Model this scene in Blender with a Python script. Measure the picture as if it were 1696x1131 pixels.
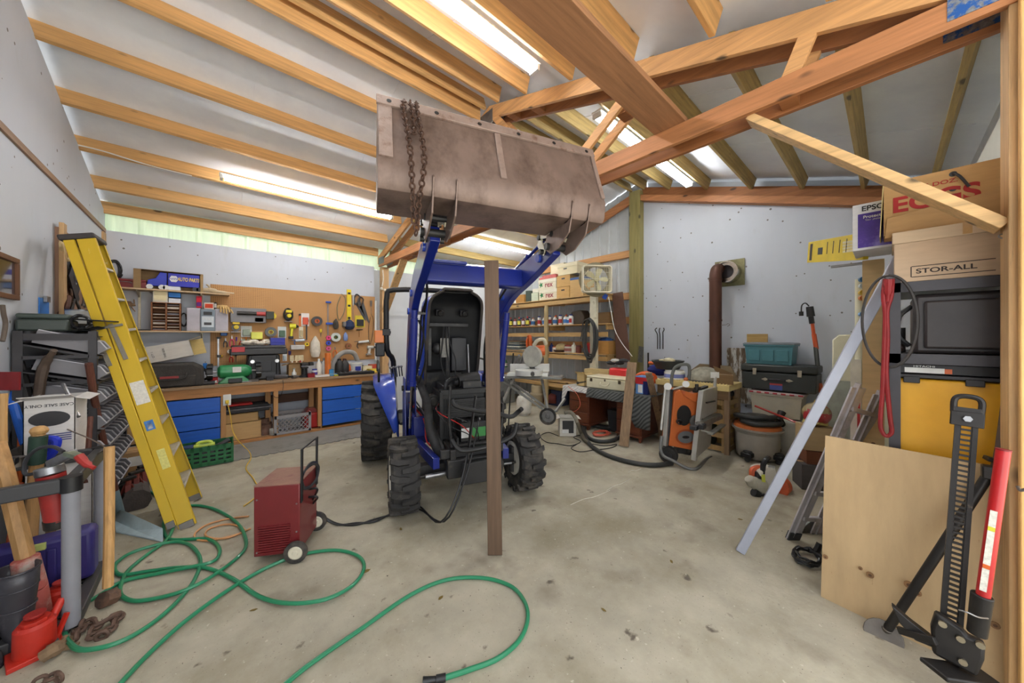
import bpy, bmesh, math, random
from mathutils import Vector, Matrix, Euler
random.seed(7)
S = bpy.context.scene
for o in list(bpy.data.objects): bpy.data.objects.remove(o)
C = S.collection

# ---------------------------------------------------------------- camera, world, exposure
PF, PCX, PCY, CAMH = 558.0, 848.0, 558.0, 1.595
TH = math.atan((1472 - PCX) / PF)
FW = Vector((math.cos(TH), math.sin(TH), 0)); RT = Vector((math.sin(TH), -math.cos(TH), 0)); EYE = Vector((0, 0, CAMH))
cd = bpy.data.cameras.new('camera'); cam = bpy.data.objects.new('camera', cd); C.objects.link(cam)
cam.location = EYE; cam.rotation_euler = (math.pi/2, 0, TH - math.pi/2)
cd.sensor_width = 36; cd.sensor_fit = 'HORIZONTAL'; cd.lens = 36*PF/1696; cd.shift_y = -(565.5-PCY)/1696; cd.clip_start = 0.05; cd.clip_end = 100
S.camera = cam
S.view_settings.view_transform = 'Standard'; S.view_settings.look = 'None'
S.view_settings.exposure = 0.2; S.view_settings.gamma = 1.0
W = bpy.data.worlds.new('sky'); S.world = W; W.use_nodes = True
bg = W.node_tree.nodes['Background']; bg.inputs[0].default_value = (0.93, 0.97, 1.0, 1); bg.inputs[1].default_value = 2.8

sd_ = bpy.data.lights.new('sun', 'SUN'); sd_.energy = 18; sd_.angle = .01; sd_.color = (1, .98, .95); sun = bpy.data.objects.new('sun', sd_); C.objects.link(sun); sun.rotation_euler = Vector((.62, -.30, -.75)).to_track_quat('-Z', 'Y').to_euler()  # sun added to strike the ground outside, so its bounce brightens the ceiling

def at(px, py, X=None, Y=None, z=None, d=None):
    """a point of the place, from where the photograph shows it and one known coordinate"""
    r = FW + RT*((px-PCX)/PF) + Vector((0, 0, (PCY-py)/PF))
    if z is not None: t = (z-CAMH)/r.z
    elif X is not None: t = X/r.x
    elif Y is not None: t = Y/r.y
    else: t = d
    return EYE + r*t

# ---------------------------------------------------------------- materials
MATS = {}
def lin(c):
    o = []
    for v in c[:3]:
        v = v/255.0
        o.append(v/12.92 if v <= 0.04045 else ((v+0.055)/1.055)**2.4)
    return (*o, 1)
def M(name, col, rough=.6, metal=0, var=.12, vs=8, col2=None, cs=5, cth=.6, csoft=.08, bump=0, bs=40, stretch=None, emit=0, alpha=1, coat=0, trans=0, specks=0):
    if name in MATS: return MATS[name]
    m = bpy.data.materials.new(name); m.use_nodes = True; nt = m.node_tree; N = nt.nodes; Lk = nt.links
    b = N['Principled BSDF']; b.inputs['Roughness'].default_value = rough; b.inputs['Metallic'].default_value = metal
    if coat: b.inputs['Coat Weight'].default_value = coat
    if trans: b.inputs['Transmission Weight'].default_value = trans
    tc = N.new('ShaderNodeTexCoord'); mp = N.new('ShaderNodeMapping'); Lk.new(tc.outputs['Object'], mp.inputs[0])
    if stretch: mp.inputs['Scale'].default_value = stretch
    nz = N.new('ShaderNodeTexNoise'); nz.inputs['Scale'].default_value = vs; nz.inputs['Detail'].default_value = 5; nz.inputs['Roughness'].default_value = .62
    Lk.new(mp.outputs[0], nz.inputs['Vector'])
    rp = N.new('ShaderNodeValToRGB'); c = lin(col)
    rp.color_ramp.elements[0].position = .3; rp.color_ramp.elements[1].position = .7
    rp.color_ramp.elements[0].color = tuple(max(0, v*(1-var*1.6)) for v in c[:3]) + (1,)
    rp.color_ramp.elements[1].color = tuple(min(1, v*(1+var*1.2)) for v in c[:3]) + (1,)
    Lk.new(nz.outputs[0], rp.inputs[0]); out = rp.outputs[0]
    if col2:
        n2 = N.new('ShaderNodeTexNoise'); n2.inputs['Scale'].default_value = cs; n2.inputs['Detail'].default_value = 7; n2.inputs['Roughness'].default_value = .68
        Lk.new(mp.outputs[0], n2.inputs['Vector'])
        r2 = N.new('ShaderNodeValToRGB'); r2.color_ramp.elements[0].position = cth-csoft; r2.color_ramp.elements[1].position = cth+csoft
        Lk.new(n2.outputs[0], r2.inputs[0])
        mx = N.new('ShaderNodeMix'); mx.data_type = 'RGBA'; Lk.new(r2.outputs[0], mx.inputs[0]); Lk.new(out, mx.inputs[6]); mx.inputs[7].default_value = lin(col2)
        out = mx.outputs[2]
    if specks:
        n3 = N.new('ShaderNodeTexVoronoi'); n3.inputs['Scale'].default_value = specks; Lk.new(tc.outputs['Object'], n3.inputs['Vector'])
        n4 = N.new('ShaderNodeTexNoise'); n4.inputs['Scale'].default_value = 1.3; Lk.new(tc.outputs['Object'], n4.inputs['Vector'])
        ms_ = N.new('ShaderNodeMath'); ms_.operation = 'MULTIPLY'; ms_.inputs[1].default_value = .16; Lk.new(n4.outputs[0], ms_.inputs[0])
        lt_ = N.new('ShaderNodeMath'); lt_.operation = 'LESS_THAN'; Lk.new(n3.outputs['Distance'], lt_.inputs[0]); Lk.new(ms_.outputs[0], lt_.inputs[1])
        m3 = N.new('ShaderNodeMix'); m3.data_type = 'RGBA'; Lk.new(lt_.outputs[0], m3.inputs[0]); Lk.new(out, m3.inputs[6]); m3.inputs[7].default_value = lin((112, 108, 104)); out = m3.outputs[2]
    Lk.new(out, b.inputs['Base Color'])
    if bump:
        bn = N.new('ShaderNodeTexNoise'); bn.inputs['Scale'].default_value = bs; bn.inputs['Detail'].default_value = 4
        Lk.new(mp.outputs[0], bn.inputs['Vector'])
        bp = N.new('ShaderNodeBump'); bp.inputs['Strength'].default_value = bump; bp.inputs['Distance'].default_value = .01
        Lk.new(bn.outputs[0], bp.inputs['Height']); Lk.new(bp.outputs[0], b.inputs['Normal'])
    if emit:
        b.inputs['Emission Color'].default_value = lin(col); b.inputs['Emission Strength'].default_value = emit
    if alpha < 1: b.inputs['Alpha'].default_value = alpha
    MATS[name] = m; return m
def wood(name, col, axis, knots=True, rough=.62, var=.16, dark=None):
    st = {'x': (.8, 14, 14), 'y': (14, .8, 14), 'z': (14, 14, .8)}[axis]
    m = M(name, col, rough, var=var, vs=2.2, stretch=st, bump=.12, bs=6, col2=dark or tuple(v*.62 for v in col), cs=1.7, cth=.70, csoft=.12)
    if knots and not m.get('k'):
        m['k'] = 1; nt = m.node_tree; N = nt.nodes; Lk = nt.links; b = N['Principled BSDF']
        src = b.inputs['Base Color'].links[0].from_socket
        tc = N.new('ShaderNodeTexCoord'); mp = N.new('ShaderNodeMapping'); Lk.new(tc.outputs['Object'], mp.inputs[0])
        mp.inputs['Scale'].default_value = {'x': (.45, 1, 1), 'y': (1, .45, 1), 'z': (1, 1, .45)}[axis]
        v = N.new('ShaderNodeTexVoronoi'); v.inputs['Scale'].default_value = 5; Lk.new(mp.outputs[0], v.inputs['Vector'])
        r = N.new('ShaderNodeValToRGB'); r.color_ramp.elements[0].position = .07; r.color_ramp.elements[0].color = (1, 1, 1, 1)
        r.color_ramp.elements[1].position = .13; r.color_ramp.elements[1].color = (0, 0, 0, 1)
        Lk.new(v.outputs['Distance'], r.inputs[0])
        mx = N.new('ShaderNodeMix'); mx.data_type = 'RGBA'; Lk.new(r.outputs[0], mx.inputs[0]); Lk.new(src, mx.inputs[6])
        mx.inputs[7].default_value = lin(tuple(v_*.5 for v_ in col)); Lk.new(mx.outputs[2], b.inputs['Base Color'])
    return m
def plas(col, rough=.45): return M('plastic_%d_%d_%d' % tuple(col), col, rough, var=.08, vs=6, bump=.03)
def paint(col, rough=.35): return M('paint_%d_%d_%d' % tuple(col), col, rough, var=.07, vs=5, coat=.2)
def metal(col=(150, 150, 152), rough=.35): return M('metal_%d_%d_%d_%d' % (*col, int(rough*100)), col, rough, metal=.85, var=.15, vs=12)
def card(col=(196, 158, 108)): return M('card_%d_%d_%d' % tuple(col), col, .85, var=.06, vs=5, stretch=(1, 1, 6), bump=.05)
def cloth(col): return M('cloth_%d_%d_%d' % tuple(col), col, .9, var=.15, vs=14, bump=.35, bs=60)

# ---------------------------------------------------------------- mesh builder
def frame(d, up=(0, 0, 1)):
    d = Vector(d).normalized(); up = Vector(up)
    if abs(d.dot(up)) > .98: up = Vector((1, 0, 0)) if abs(d.x) < .9 else Vector((0, 1, 0))
    x = up.cross(d).normalized(); y = d.cross(x).normalized()
    return x, y, d
class MB:
    def __init__(s): s.v = []; s.f = []; s.mi = []; s.m = 0
    def add(s, vs, fs):
        n = len(s.v); s.v += [tuple(v) for v in vs]; s.f += [tuple(i+n for i in f) for f in fs]; s.mi += [s.m]*len(fs); return s
    def box(s, c, sz, R=None):
        c = Vector(c); hx, hy, hz = [q/2 for q in sz]; vs = []
        for x, y, z in ((-1,-1,-1),(1,-1,-1),(1,1,-1),(-1,1,-1),(-1,-1,1),(1,-1,1),(1,1,1),(-1,1,1)):
            p = Vector((x*hx, y*hy, z*hz))
            if R is not None: p = R @ p
            vs.append(c+p)
        return s.add(vs, [(0,3,2,1),(4,5,6,7),(0,1,5,4),(1,2,6,5),(2,3,7,6),(3,0,4,7)])
    def bb(s, x0, x1, y0, y1, z0, z1): return s.box(((x0+x1)/2, (y0+y1)/2, (z0+z1)/2), (abs(x1-x0), abs(y1-y0), abs(z1-z0)))
    def bar(s, p0, p1, w, h, up=(0, 0, 1)):
        p0 = Vector(p0); p1 = Vector(p1); x, y, d = frame(p1-p0, up); vs = []
        for p in (p0, p1):
            for a, b in ((-1,-1),(1,-1),(1,1),(-1,1)): vs.append(p + x*(a*w/2) + y*(b*h/2))
        return s.add(vs, [(0,3,2,1),(4,5,6,7),(0,1,5,4),(1,2,6,5),(2,3,7,6),(3,0,4,7)])
    def cyl(s, p0, p1, r0, r1=None, n=16, cap=True):
        r1 = r0 if r1 is None else r1; p0 = Vector(p0); p1 = Vector(p1); x, y, d = frame(p1-p0); vs = []
        for p, r in ((p0, r0), (p1, r1)):
            for i in range(n):
                a = 2*math.pi*i/n; vs.append(p + x*math.cos(a)*r + y*math.sin(a)*r)
        fs = [(i, (i+1) % n, n+(i+1) % n, n+i) for i in range(n)]
        if cap: fs += [tuple(range(n-1, -1, -1)), tuple(range(n, 2*n))]
        return s.add(vs, fs)
    def lathe(s, o, ax, prof, n=20):
        o = Vector(o); x, y, d = frame(ax); vs = []; k = len(prof)
        for i in range(n):
            a = 2*math.pi*i/n; q = x*math.cos(a) + y*math.sin(a)
            for r, h in prof: vs.append(o + q*r + d*h)
        fs = []
        for i in range(n):
            j = (i+1) % n
            for t in range(k-1): fs.append((i*k+t, j*k+t, j*k+t+1, i*k+t+1))
        if prof[0][0] > 1e-5 and prof[-1][0] > 1e-5:
            if k > 2: fs += [(i*k+k-1, (i+1) % n*k+k-1, (i+1) % n*k, i*k) for i in range(n)]
        elif prof[0][0] > 1e-5: fs.append(tuple(i*k for i in range(n-1, -1, -1)))
        elif prof[-1][0] > 1e-5: fs.append(tuple(i*k+k-1 for i in range(n)))
        return s.add(vs, fs)
    def tube(s, pts, r, n=8, closed=False, smooth=4):
        P = [Vector(p) for p in pts]
        if smooth > 1 and len(P) > 2: P = spline(P, smooth, closed)
        m = len(P); vs = []; x = None
        for i, p in enumerate(P):
            if closed: d = (P[(i+1) % m]-P[i-1])
            else: d = P[min(i+1, m-1)]-P[max(i-1, 0)]
            if d.length < 1e-9: d = Vector((0, 0, 1))
            d.normalize()
            if x is None: x, y, _ = frame(d)
            else:
                x = (x - d*x.dot(d)); 
                if x.length < 1e-6: x, y, _ = frame(d)
                x.normalize(); y = d.cross(x)
            rr = r[min(i*len(r)//m, len(r)-1)] if isinstance(r, (list, tuple)) else r
            for k in range(n):
                a = 2*math.pi*k/n; vs.append(p + x*math.cos(a)*rr + y*math.sin(a)*rr)
        fs = []
        for i in range(m if closed else m-1):
            j = (i+1) % m
            for k in range(n): fs.append((i*n+k, i*n+(k+1) % n, j*n+(k+1) % n, j*n+k))
        if not closed: fs += [tuple(range(n-1, -1, -1)), tuple(range((m-1)*n, m*n))]
        return s.add(vs, fs)
    def prism(s, prof, o, u, v, w):
        """closed outline prof (a, b) in the plane (u, v) at o, swept by vector w"""
        o = Vector(o); u = Vector(u); v = Vector(v); w = Vector(w); n = len(prof)
        A = [o + u*a + v*b for a, b in prof]; B = [p + w for p in A]
        return s.add(A+B, [tuple(range(n-1, -1, -1)), tuple(range(n, 2*n))] + [(i, (i+1) % n, n+(i+1) % n, n+i) for i in range(n)])
    def ball(s, c, r, n=12, sc=(1, 1, 1)):
        c = Vector(c); vs = []; fs = []; k = n//2
        for i in range(1, k):
            t = math.pi*i/k
            for j in range(n):
                a = 2*math.pi*j/n; vs.append(c + Vector((math.sin(t)*math.cos(a)*r*sc[0], math.sin(t)*math.sin(a)*r*sc[1], math.cos(t)*r*sc[2])))
        vs += [c+Vector((0, 0, r*sc[2])), c-Vector((0, 0, r*sc[2]))]
        for i in range(k-2):
            for j in range(n): fs.append((i*n+j, (i+1)*n+j, (i+1)*n+(j+1) % n, i*n+(j+1) % n))
        t = len(vs)-2
        for j in range(n): fs.append((j, (j+1) % n, t)); fs.append(((k-2)*n+(j+1) % n, (k-2)*n+j, t+1))
        return s.add(vs, fs)
    def xf(s, m): s.v = [tuple(m @ Vector(v)) for v in s.v]; return s
def spline(P, k, closed=False):
    out = []; n = len(P)
    for i in range(n if closed else n-1):
        a = P[i-1] if (i > 0 or closed) else P[0]*2-P[1]; b = P[i]; c = P[(i+1) % n]
        d = P[(i+2) % n] if (closed or i+2 < n) else P[-1]*2-P[-2]
        for j in range(k):
            t = j/k; out.append(.5*((2*b)+(c-a)*t+(2*a-5*b+4*c-d)*t*t+(3*b-a-3*c+d)*t**3))
    if not closed: out.append(P[-1].copy())
    return out
def rng(a, b): return random.uniform(a, b)

# ---------------------------------------------------------------- objects
def mesh_obj(name, mb, mat, bevel=0, ang=35):
    me = bpy.data.meshes.new(name); me.from_pydata(mb.v, [], mb.f)
    for m in (mat if isinstance(mat, (list, tuple)) else [mat]): me.materials.append(m)
    if any(mb.mi): me.polygons.foreach_set('material_index', mb.mi)
    bm = bmesh.new(); bm.from_mesh(me); bmesh.ops.recalc_face_normals(bm, faces=bm.faces); bm.to_mesh(me); bm.free()
    me.polygons.foreach_set('use_smooth', [True]*len(me.polygons)); me.set_sharp_from_angle(angle=math.radians(ang))
    o = bpy.data.objects.new(name, me); C.objects.link(o)
    if bevel:
        b = o.modifiers.new('bevel', 'BEVEL'); b.width = bevel; b.segments = 2; b.limit_method = 'ANGLE'; b.angle_limit = math.radians(40)
    return o
def tag(o, label=None, cat=None, group=None, kind=None):
    if label: o['label'] = label
    if cat: o['category'] = cat
    if group: o['group'] = group
    if kind: o['kind'] = kind
    return o
def recenter(o):
    """origin of a world-built mesh to the middle of its base"""
    vs = o.data.vertices; n = max(1, len(vs))
    xs = [v.co.x for v in vs]; ys = [v.co.y for v in vs]; zs = [v.co.z for v in vs]
    c = Vector(((min(xs)+max(xs))/2, (min(ys)+max(ys))/2, min(zs))); o.data.transform(Matrix.Translation(-c)); o.location = c; return o
def solo(name, mb, mat, label, cat, group=None, bevel=0, kind=None, center=True):
    o = mesh_obj(name, mb, mat, bevel)
    if center: recenter(o)
    return tag(o, label, cat, group, kind)
def struct(name, mb, mat, bevel=0):
    o = mesh_obj(name, mb, mat, bevel); o['kind'] = 'structure'; return o
def thing(name, label, cat, loc=(0, 0, 0), rz=0, group=None, rot=None, kind=None):
    o = bpy.data.objects.new(name, None); o.empty_display_size = .1; C.objects.link(o); o.location = loc
    o.rotation_euler = rot if rot is not None else (0, 0, rz); return tag(o, label, cat, group, kind)
def part(name, mb, mat, parent, bevel=0, world=False, label=None, ang=35, kind=None):
    o = mesh_obj(name, mb, mat, bevel, ang)
    if world:
        p = parent; m = Matrix.Identity(4)
        while p: m = (Matrix.Translation(p.location) @ p.rotation_euler.to_matrix().to_4x4()) @ m; p = p.parent
        o.data.transform(m.inverted())
    o.parent = parent
    if label: o['label'] = label
    if kind: o['kind'] = kind
    return o
def kids(o): return [c for c in C.objects if c.parent == o]
def dup(o, loc=None, rz=None, label=None, group=None, parent=None, rot=None):
    c = o.copy(); C.objects.link(c)
    if parent: c.parent = parent
    if loc is not None: c.location = loc
    if rz is not None: c.rotation_euler = (0, 0, rz)
    if rot is not None: c.rotation_euler = rot
    if label: c['label'] = label
    if group: c['group'] = group
    for k in kids(o): dup(k, parent=c)
    return c
def text(name, s, size, parent, loc, rot, mat, sx=1, ext=.0008, bold=0, align='CENTER', shear=0):
    cu = bpy.data.curves.new(name, 'FONT'); cu.body = s; cu.size = size; cu.extrude = ext; cu.align_x = align; cu.align_y = 'CENTER'; cu.offset = bold*size; cu.shear = shear
    t = bpy.data.objects.new(name, cu); C.objects.link(t); bpy.context.view_layer.update()
    me = bpy.data.meshes.new_from_object(t.evaluated_get(bpy.context.evaluated_depsgraph_get())); bpy.data.objects.remove(t)
    me.transform(Matrix.Diagonal((sx, 1, 1, 1))); me.materials.clear(); me.materials.append(mat); me.name = name
    o = bpy.data.objects.new(name, me); C.objects.link(o); o.parent = parent; o.location = loc
    o.rotation_euler = rot if not isinstance(rot, Matrix) else rot.to_euler(); return o
# text rotations: facing -Y, facing -X, facing +X
T_MY = (math.pi/2, 0, 0); T_MX = (math.pi/2, 0, -math.pi/2); T_PX = (math.pi/2, 0, math.pi/2); T_UP = (0, 0, 0)
BLK = plas((24, 24, 26)); DK = plas((45, 45, 48)); WHT = plas((226, 226, 222)); RED = paint((168, 30, 28)); YEL = paint((222, 190, 30)); ORG = plas((214, 100, 40))
BLU = paint((30, 66, 170)); GRY = plas((128, 130, 134)); STEEL = metal(); DSTEEL = metal((70, 68, 66), .5)
# ================================================================ THE ROOM
LX, FX, EY, RY, RIDGE = -1.08, 6.27, 7.1, -.5, 3.35
def zb(y): return 4.50 - .324*abs(y-RIDGE)        # underside of the purlins
DK_T = .175
m_floor = M('concrete', (172, 165, 147), .78, var=.10, vs=3.2, col2=(140, 131, 108), cs=.9, cth=.56, csoft=.12, bump=.25, bs=25)
def floor_extra(m):
    nt = m.node_tree; N = nt.nodes; Lk = nt.links; b = N['Principled BSDF']; src = b.inputs['Base Color'].links[0].from_socket
    tc = N.new('ShaderNodeTexCoord')
    for sc, th, soft, col, det in ((7, .70, .03, (95, 86, 74), 9), (2.3, .68, .10, (120, 110, 96), 5), (30, .70, .03, (190, 184, 166), 4), (95, .70, .03, (110, 102, 90), 3), (45, .73, .02, (70, 62, 52), 3)):
        n = N.new('ShaderNodeTexNoise'); n.inputs['Scale'].default_value = sc; n.inputs['Detail'].default_value = det; Lk.new(tc.outputs['Object'], n.inputs['Vector'])
        r = N.new('ShaderNodeValToRGB'); r.color_ramp.elements[0].position = th-soft; r.color_ramp.elements[1].position = th+soft; Lk.new(n.outputs[0], r.inputs[0])
        mx = N.new('ShaderNodeMix'); mx.data_type = 'RGBA'; Lk.new(r.outputs[0], mx.inputs[0]); Lk.new(src, mx.inputs[6]); mx.inputs[7].default_value = lin(col); src = mx.outputs[2]
    Lk.new(src, b.inputs['Base Color'])
floor_extra(m_floor)
fl = MB().bb(-1.2, 6.5, -3.0, 7.3, -.12, 0); struct('floor', fl, m_floor)
m_wall = M('painted_sheathing', (200, 205, 214), .6, var=.02, vs=1.2, stretch=(2, 2, .8), col2=(190, 193, 197), cs=1.6, cth=.70, csoft=.1, specks=7)
m_ins = M('foil_insulation', (240, 244, 252), .5, var=.06, vs=1.4, col2=(228, 232, 240), cs=1.1, cth=.62, csoft=.12, bump=.3, bs=3)
m_cor = M('corrugated_steel', (196, 202, 206), .45, metal=.1, var=.04, vs=3)
# far wall sheathing right of the ridge post, with its sloping top; the corrugated part left of it
w = MB().prism([(RY-.1, 0), (RIDGE-.16, 0), (RIDGE-.16, zb(RIDGE-.16)-.05), (RY-.1, zb(RY-.1)-.05)], (FX, 0, 0), (0, 1, 0), (0, 0, 1), (.03, 0, 0))
struct('wall_far', w, m_wall)
w = MB(); y = RIDGE-.2; ys = []
while y < 7.3:
    ys += [(y, 0), (y+.13, 0), (y+.15, .022), (y+.19, .022), (y+.21, 0)]; y += .23
w = MB()
for (ya, da), (yb, dc) in zip(ys[:-1], ys[1:]):
    if yb-ya < 1e-6: continue
    w.add([(FX+.09-da, ya, 0), (FX+.09-dc, yb, 0), (FX+.09-dc, yb, 4.66-.324*(yb-RIDGE) if yb > RIDGE else 4.6), (FX+.09-da, ya, 4.66-.324*(ya-RIDGE) if ya > RIDGE else 4.6)], [(0, 1, 2, 3)])
struct('wall_corrugated', w, m_cor)
w = MB().prism([(RY-.1, 0), (EY+.1, 0), (EY+.1, zb(EY)), (RIDGE, zb(RIDGE)), (RY-.1, zb(RY))], (LX, 0, 0), (0, 1, 0), (0, 0, 1), (-.03, 0, 0))
struct('wall_left', w, m_wall)
w = MB().bb(LX, 2.52, EY, EY+.03, 0, 3.05); struct('wall_eave', w, m_wall)
w = MB().bb(2.74, FX+.1, EY, EY+.03, 0, 3.0); struct('wall_eave.001', w, M('white_sheet_lining', (206, 209, 212), .5, var=.04, vs=2))
w = MB().bb(2.62, FX+.1, RY-.03, RY, 0, 3.08); struct('wall_right', w, M('cream_sheathing', (226, 224, 212), .6, var=.05, vs=2))
w = MB().bb(LX-.3, FX+.3, EY+.06, EY+.1, 0, 3.0); struct('wall_eave.002', w, m_cor)
struct('floor.001', MB().bb(-14, 16, -22, -3.0, -.14, -.02), M('bounce_ground', (200, 196, 186), .9, var=.08, vs=2))  # unseen pale ground outside, added to reflect light up to the ceiling
# pale wave-edged panels that let daylight in above the eave wall
m_fib = M('fibreglass_panel', (222, 238, 205), .5, var=.05, vs=3, stretch=(8, 1, 1), col2=(120, 128, 92), cs=2.2, cth=.70, csoft=.03)
nt = m_fib.node_tree; tr = nt.nodes.new('ShaderNodeBsdfTranslucent'); ad = nt.nodes.new('ShaderNodeMixShader'); ad.inputs[0].default_value = .16
nt.links.new(nt.nodes['Principled BSDF'].inputs['Base Color'].links[0].from_socket, tr.inputs[0])
nt.links.new(nt.nodes['Principled BSDF'].outputs[0], ad.inputs[1]); nt.links.new(tr.outputs[0], ad.inputs[2]); nt.links.new(ad.outputs[0], nt.nodes['Material Output'].inputs[0])
w = MB(); x = LX
while x < FX:
    q = [(0, 0), (.03, .02), (.06, .02), (.09, 0), (.3, 0)]
    for (a, b), (c, d) in zip(q[:-1], q[1:]): w.add([(x+a, EY+.06-b, 3.0), (x+c, EY+.06-d, 3.0), (x+c, EY+.06-d, 3.5), (x+a, EY+.06-b, 3.5)], [(0, 1, 2, 3)])
    x += .3
struct('window_1', w, m_fib)
# roof deck with foil insulation: two slopes
w = MB()
for (y0, y1) in ((RY-.15, RIDGE), (RIDGE, EY+.25)):
    z0, z1 = zb(y0)+DK_T, zb(y1)+DK_T
    w.prism([(y0, z0), (y1, z1), (y1, z1+.05), (y0, z0+.05)], (LX-.25, 0, 0), (0, 1, 0), (0, 0, 1), (FX-LX+.45, 0, 0))
struct('ceiling', w, m_ins)
# seams of the insulation rolls
w = MB()
for x in (.35, 1.62, 3.6, 4.9):
    for (y0, y1) in ((RY, RIDGE), (RIDGE, EY)): w.prism([(y0, zb(y0)+DK_T-.006), (y1, zb(y1)+DK_T-.006), (y1, zb(y1)+DK_T+.01), (y0, zb(y0)+DK_T+.01)], (x, 0, 0), (0, 1, 0), (0, 0, 1), (.03, 0, 0))
struct('trim_1', w, m_ins)
# ---------------------------------------------------------------- purlins
m_wall2 = m_wall
w = MB().prism([(RY-.1, 2.8), (RIDGE, 4.2), (EY+.2, 2.9), (EY+.2, zb(EY+.2)+.25), (RIDGE, zb(RIDGE)+.25), (RY-.1, zb(RY-.1)+.25)], (LX-.15, 0, 0), (0, 1, 0), (0, 0, 1), (-.03, 0, 0))
struct('wall_left.001', w, m_cor)
w = MB().prism([(RY-.1, 2.8), (RIDGE-.2, 4.2), (RIDGE-.2, zb(RIDGE)+.25), (RY-.1, zb(RY-.1)+.25)], (FX+.12, 0, 0), (0, 1, 0), (0, 0, 1), (.03, 0, 0))
struct('wall_far.001', w, m_cor)
struct('wall_right.002', MB().bb(2.5, FX+.2, RY-.1, RY-.07, 2.9, 3.7), m_ins)
W_OR = wood('orange_fir', (212, 164, 104), 'x'); W_YE = wood('old_treated_fir', (176, 150, 92), 'x', var=.22, dark=(96, 74, 34))
W_ORy = wood('orange_fir_rafter', (205, 154, 100), 'y'); W_RDy = wood('reddish_fir_chord', (176, 118, 74), 'y'); W_BRy = wood('brown_fir_chord', (150, 96, 54), 'y')
W_ORz = wood('orange_fir_post', (200, 162, 114), 'z'); W_GRz = wood('green_treated_post', (138, 128, 78), 'z', dark=(110, 96, 40))
YL = [3.43, 4.08, 4.71, 5.35, 5.96, 6.60]; YR = [3.18, 2.70, 2.07, 1.44, .84, .24, -.30]
ord_ = ['lowest', 'second', 'third', 'fourth', 'fifth', 'sixth', 'seventh', 'eighth']
def purlin(x0, x1, y, mat, label, group):
    s = -1 if y > RIDGE else 1; n = Vector((0, -s*.308, .951)); t = Vector((0, .951, s*.308))
    p = Vector((0, y-.02, zb(y-.02))); o = p + n*.083
    b = MB().bar((x0, o.y, o.z), (x1, o.y, o.z), .04, .166, up=n)
    return solo('roof_purlin', b, mat, label, 'roof beam', group, bevel=.003)
for i, y in enumerate(reversed(YL)):
    purlin(LX-.12, 2.6, y, W_OR, 'orange roof purlin over the workbench, %s up from the pale green strip' % ord_[i], 'purlins over the bench bay')
    purlin(2.85, FX-.02, y, W_YE, 'yellowed roof purlin in the far bay behind the truss, %s up from the eave' % ord_[i], 'purlins of the far bay, eave side')
for i, y in enumerate(reversed(YR)):
    if y > -.2: purlin(LX-.12, 2.6, y, W_OR, 'orange near-slope roof purlin before the truss, %s up from the door side' % ord_[i], 'purlins of the near slope')
    purlin(2.85, FX-.02, y, W_YE, 'yellow-brown roof purlin over the stovepipe wall, %s from the right' % ord_[i], 'purlins over the stovepipe wall')
# eave header above the pale green strip
solo('eave_beam', MB().bar((LX-.05, EY+.0, 3.355), (2.6, EY+.0, 3.355), .04, .16), W_OR, 'orange beam along the eave just above the pale green daylight strip', 'roof beam', bevel=.003)
solo('eave_beam', MB().bar((2.85, EY+.0, 3.355), (FX, EY+.0, 3.355), .04, .16), W_YE, 'yellowed eave beam in the far bay behind the raised bucket', 'roof beam', bevel=.003)
# ---------------------------------------------------------------- far wall rake beams and ridge post
def rake(y0, y1, mat, label, off=0, dep=.14, x=FX, low=0, th=.05):
    b = MB().prism([(y0, zb(y0)-low-dep), (y1, zb(y1)-low-dep), (y1, zb(y1)-low), (y0, zb(y0)-low)], (x-off-th, 0, 0), (0, 1, 0), (0, 0, 1), (th, 0, 0))
    return solo('rake_beam', b, mat, label, 'beam', bevel=.003)
rake(RY, RIDGE-.16, W_RDy, 'lower brown beam sloping along the top of the stovepipe wall', 0, .11, low=.12, th=.14)
rake(RY, RIDGE-.16, W_BRy, 'upper brown beam behind the purlin ends above the stovepipe wall', 0, .16, low=-.05, th=.04)
rake(RIDGE+.05, EY, W_RDy, 'reddish beam sloping down over the corrugated wall left of the post', 0, .17, low=.06)
solo('ridge_post', MB().bb(FX-.16, FX-.005, RIDGE-.18, RIDGE+.04, 0, 4.42), W_GRz, 'greenish treated post at the ridge between corrugated and white wall', 'post', bevel=.004)
for z in (3.27, 2.42, 1.93, 1.42):
    solo('wall_girt', MB().bb(FX-.01, FX+.07, RIDGE+.04, EY, z-.07, z+.07), W_ORy, {3.27: 'uppermost horizontal girt on the corrugated wall', 2.42: 'horizontal wood girt behind the box fan on the corrugated wall', 1.93: 'wood girt behind the bottle shelf on the corrugated wall', 1.42: 'lowest wood girt on the corrugated wall behind the lower shelf'}[z], 'girt', bevel=.003)
# ---------------------------------------------------------------- truss: two plies and what joins them
PLATE = M('nail_plate', (150, 158, 168), .35, metal=.9, var=.25, vs=60, col2=(60, 110, 190), cs=22, cth=.52, csoft=.04)
tr = thing('roof_truss', 'double-ply wooden roof truss crossing the shop above the tractor bucket', 'truss', (2.61, RIDGE, 3.055))
TXN, TXF = 2.61, 2.79
def chord(pts, x0, mat, nm, label=None, th=.038):
    b = MB().prism(pts, (x0, 0, 0), (0, 1, 0), (0, 0, 1), (th, 0, 0)); return part(nm, b, mat, tr, bevel=.003, world=True, label=label)
def slab(p0, p1, w, x0, mat, nm, label=None, th=.038):
    p0 = Vector((0,)+p0); p1 = Vector((0,)+p1); d = (p1-p0).normalized(); n = Vector((0, -d.z, d.y))*w/2
    return chord([((q.y), (q.z)) for q in (p0-n, p1-n, p1+n, p0+n)], x0, mat, nm, label, th)
ze = zb(RY)-.0
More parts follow.
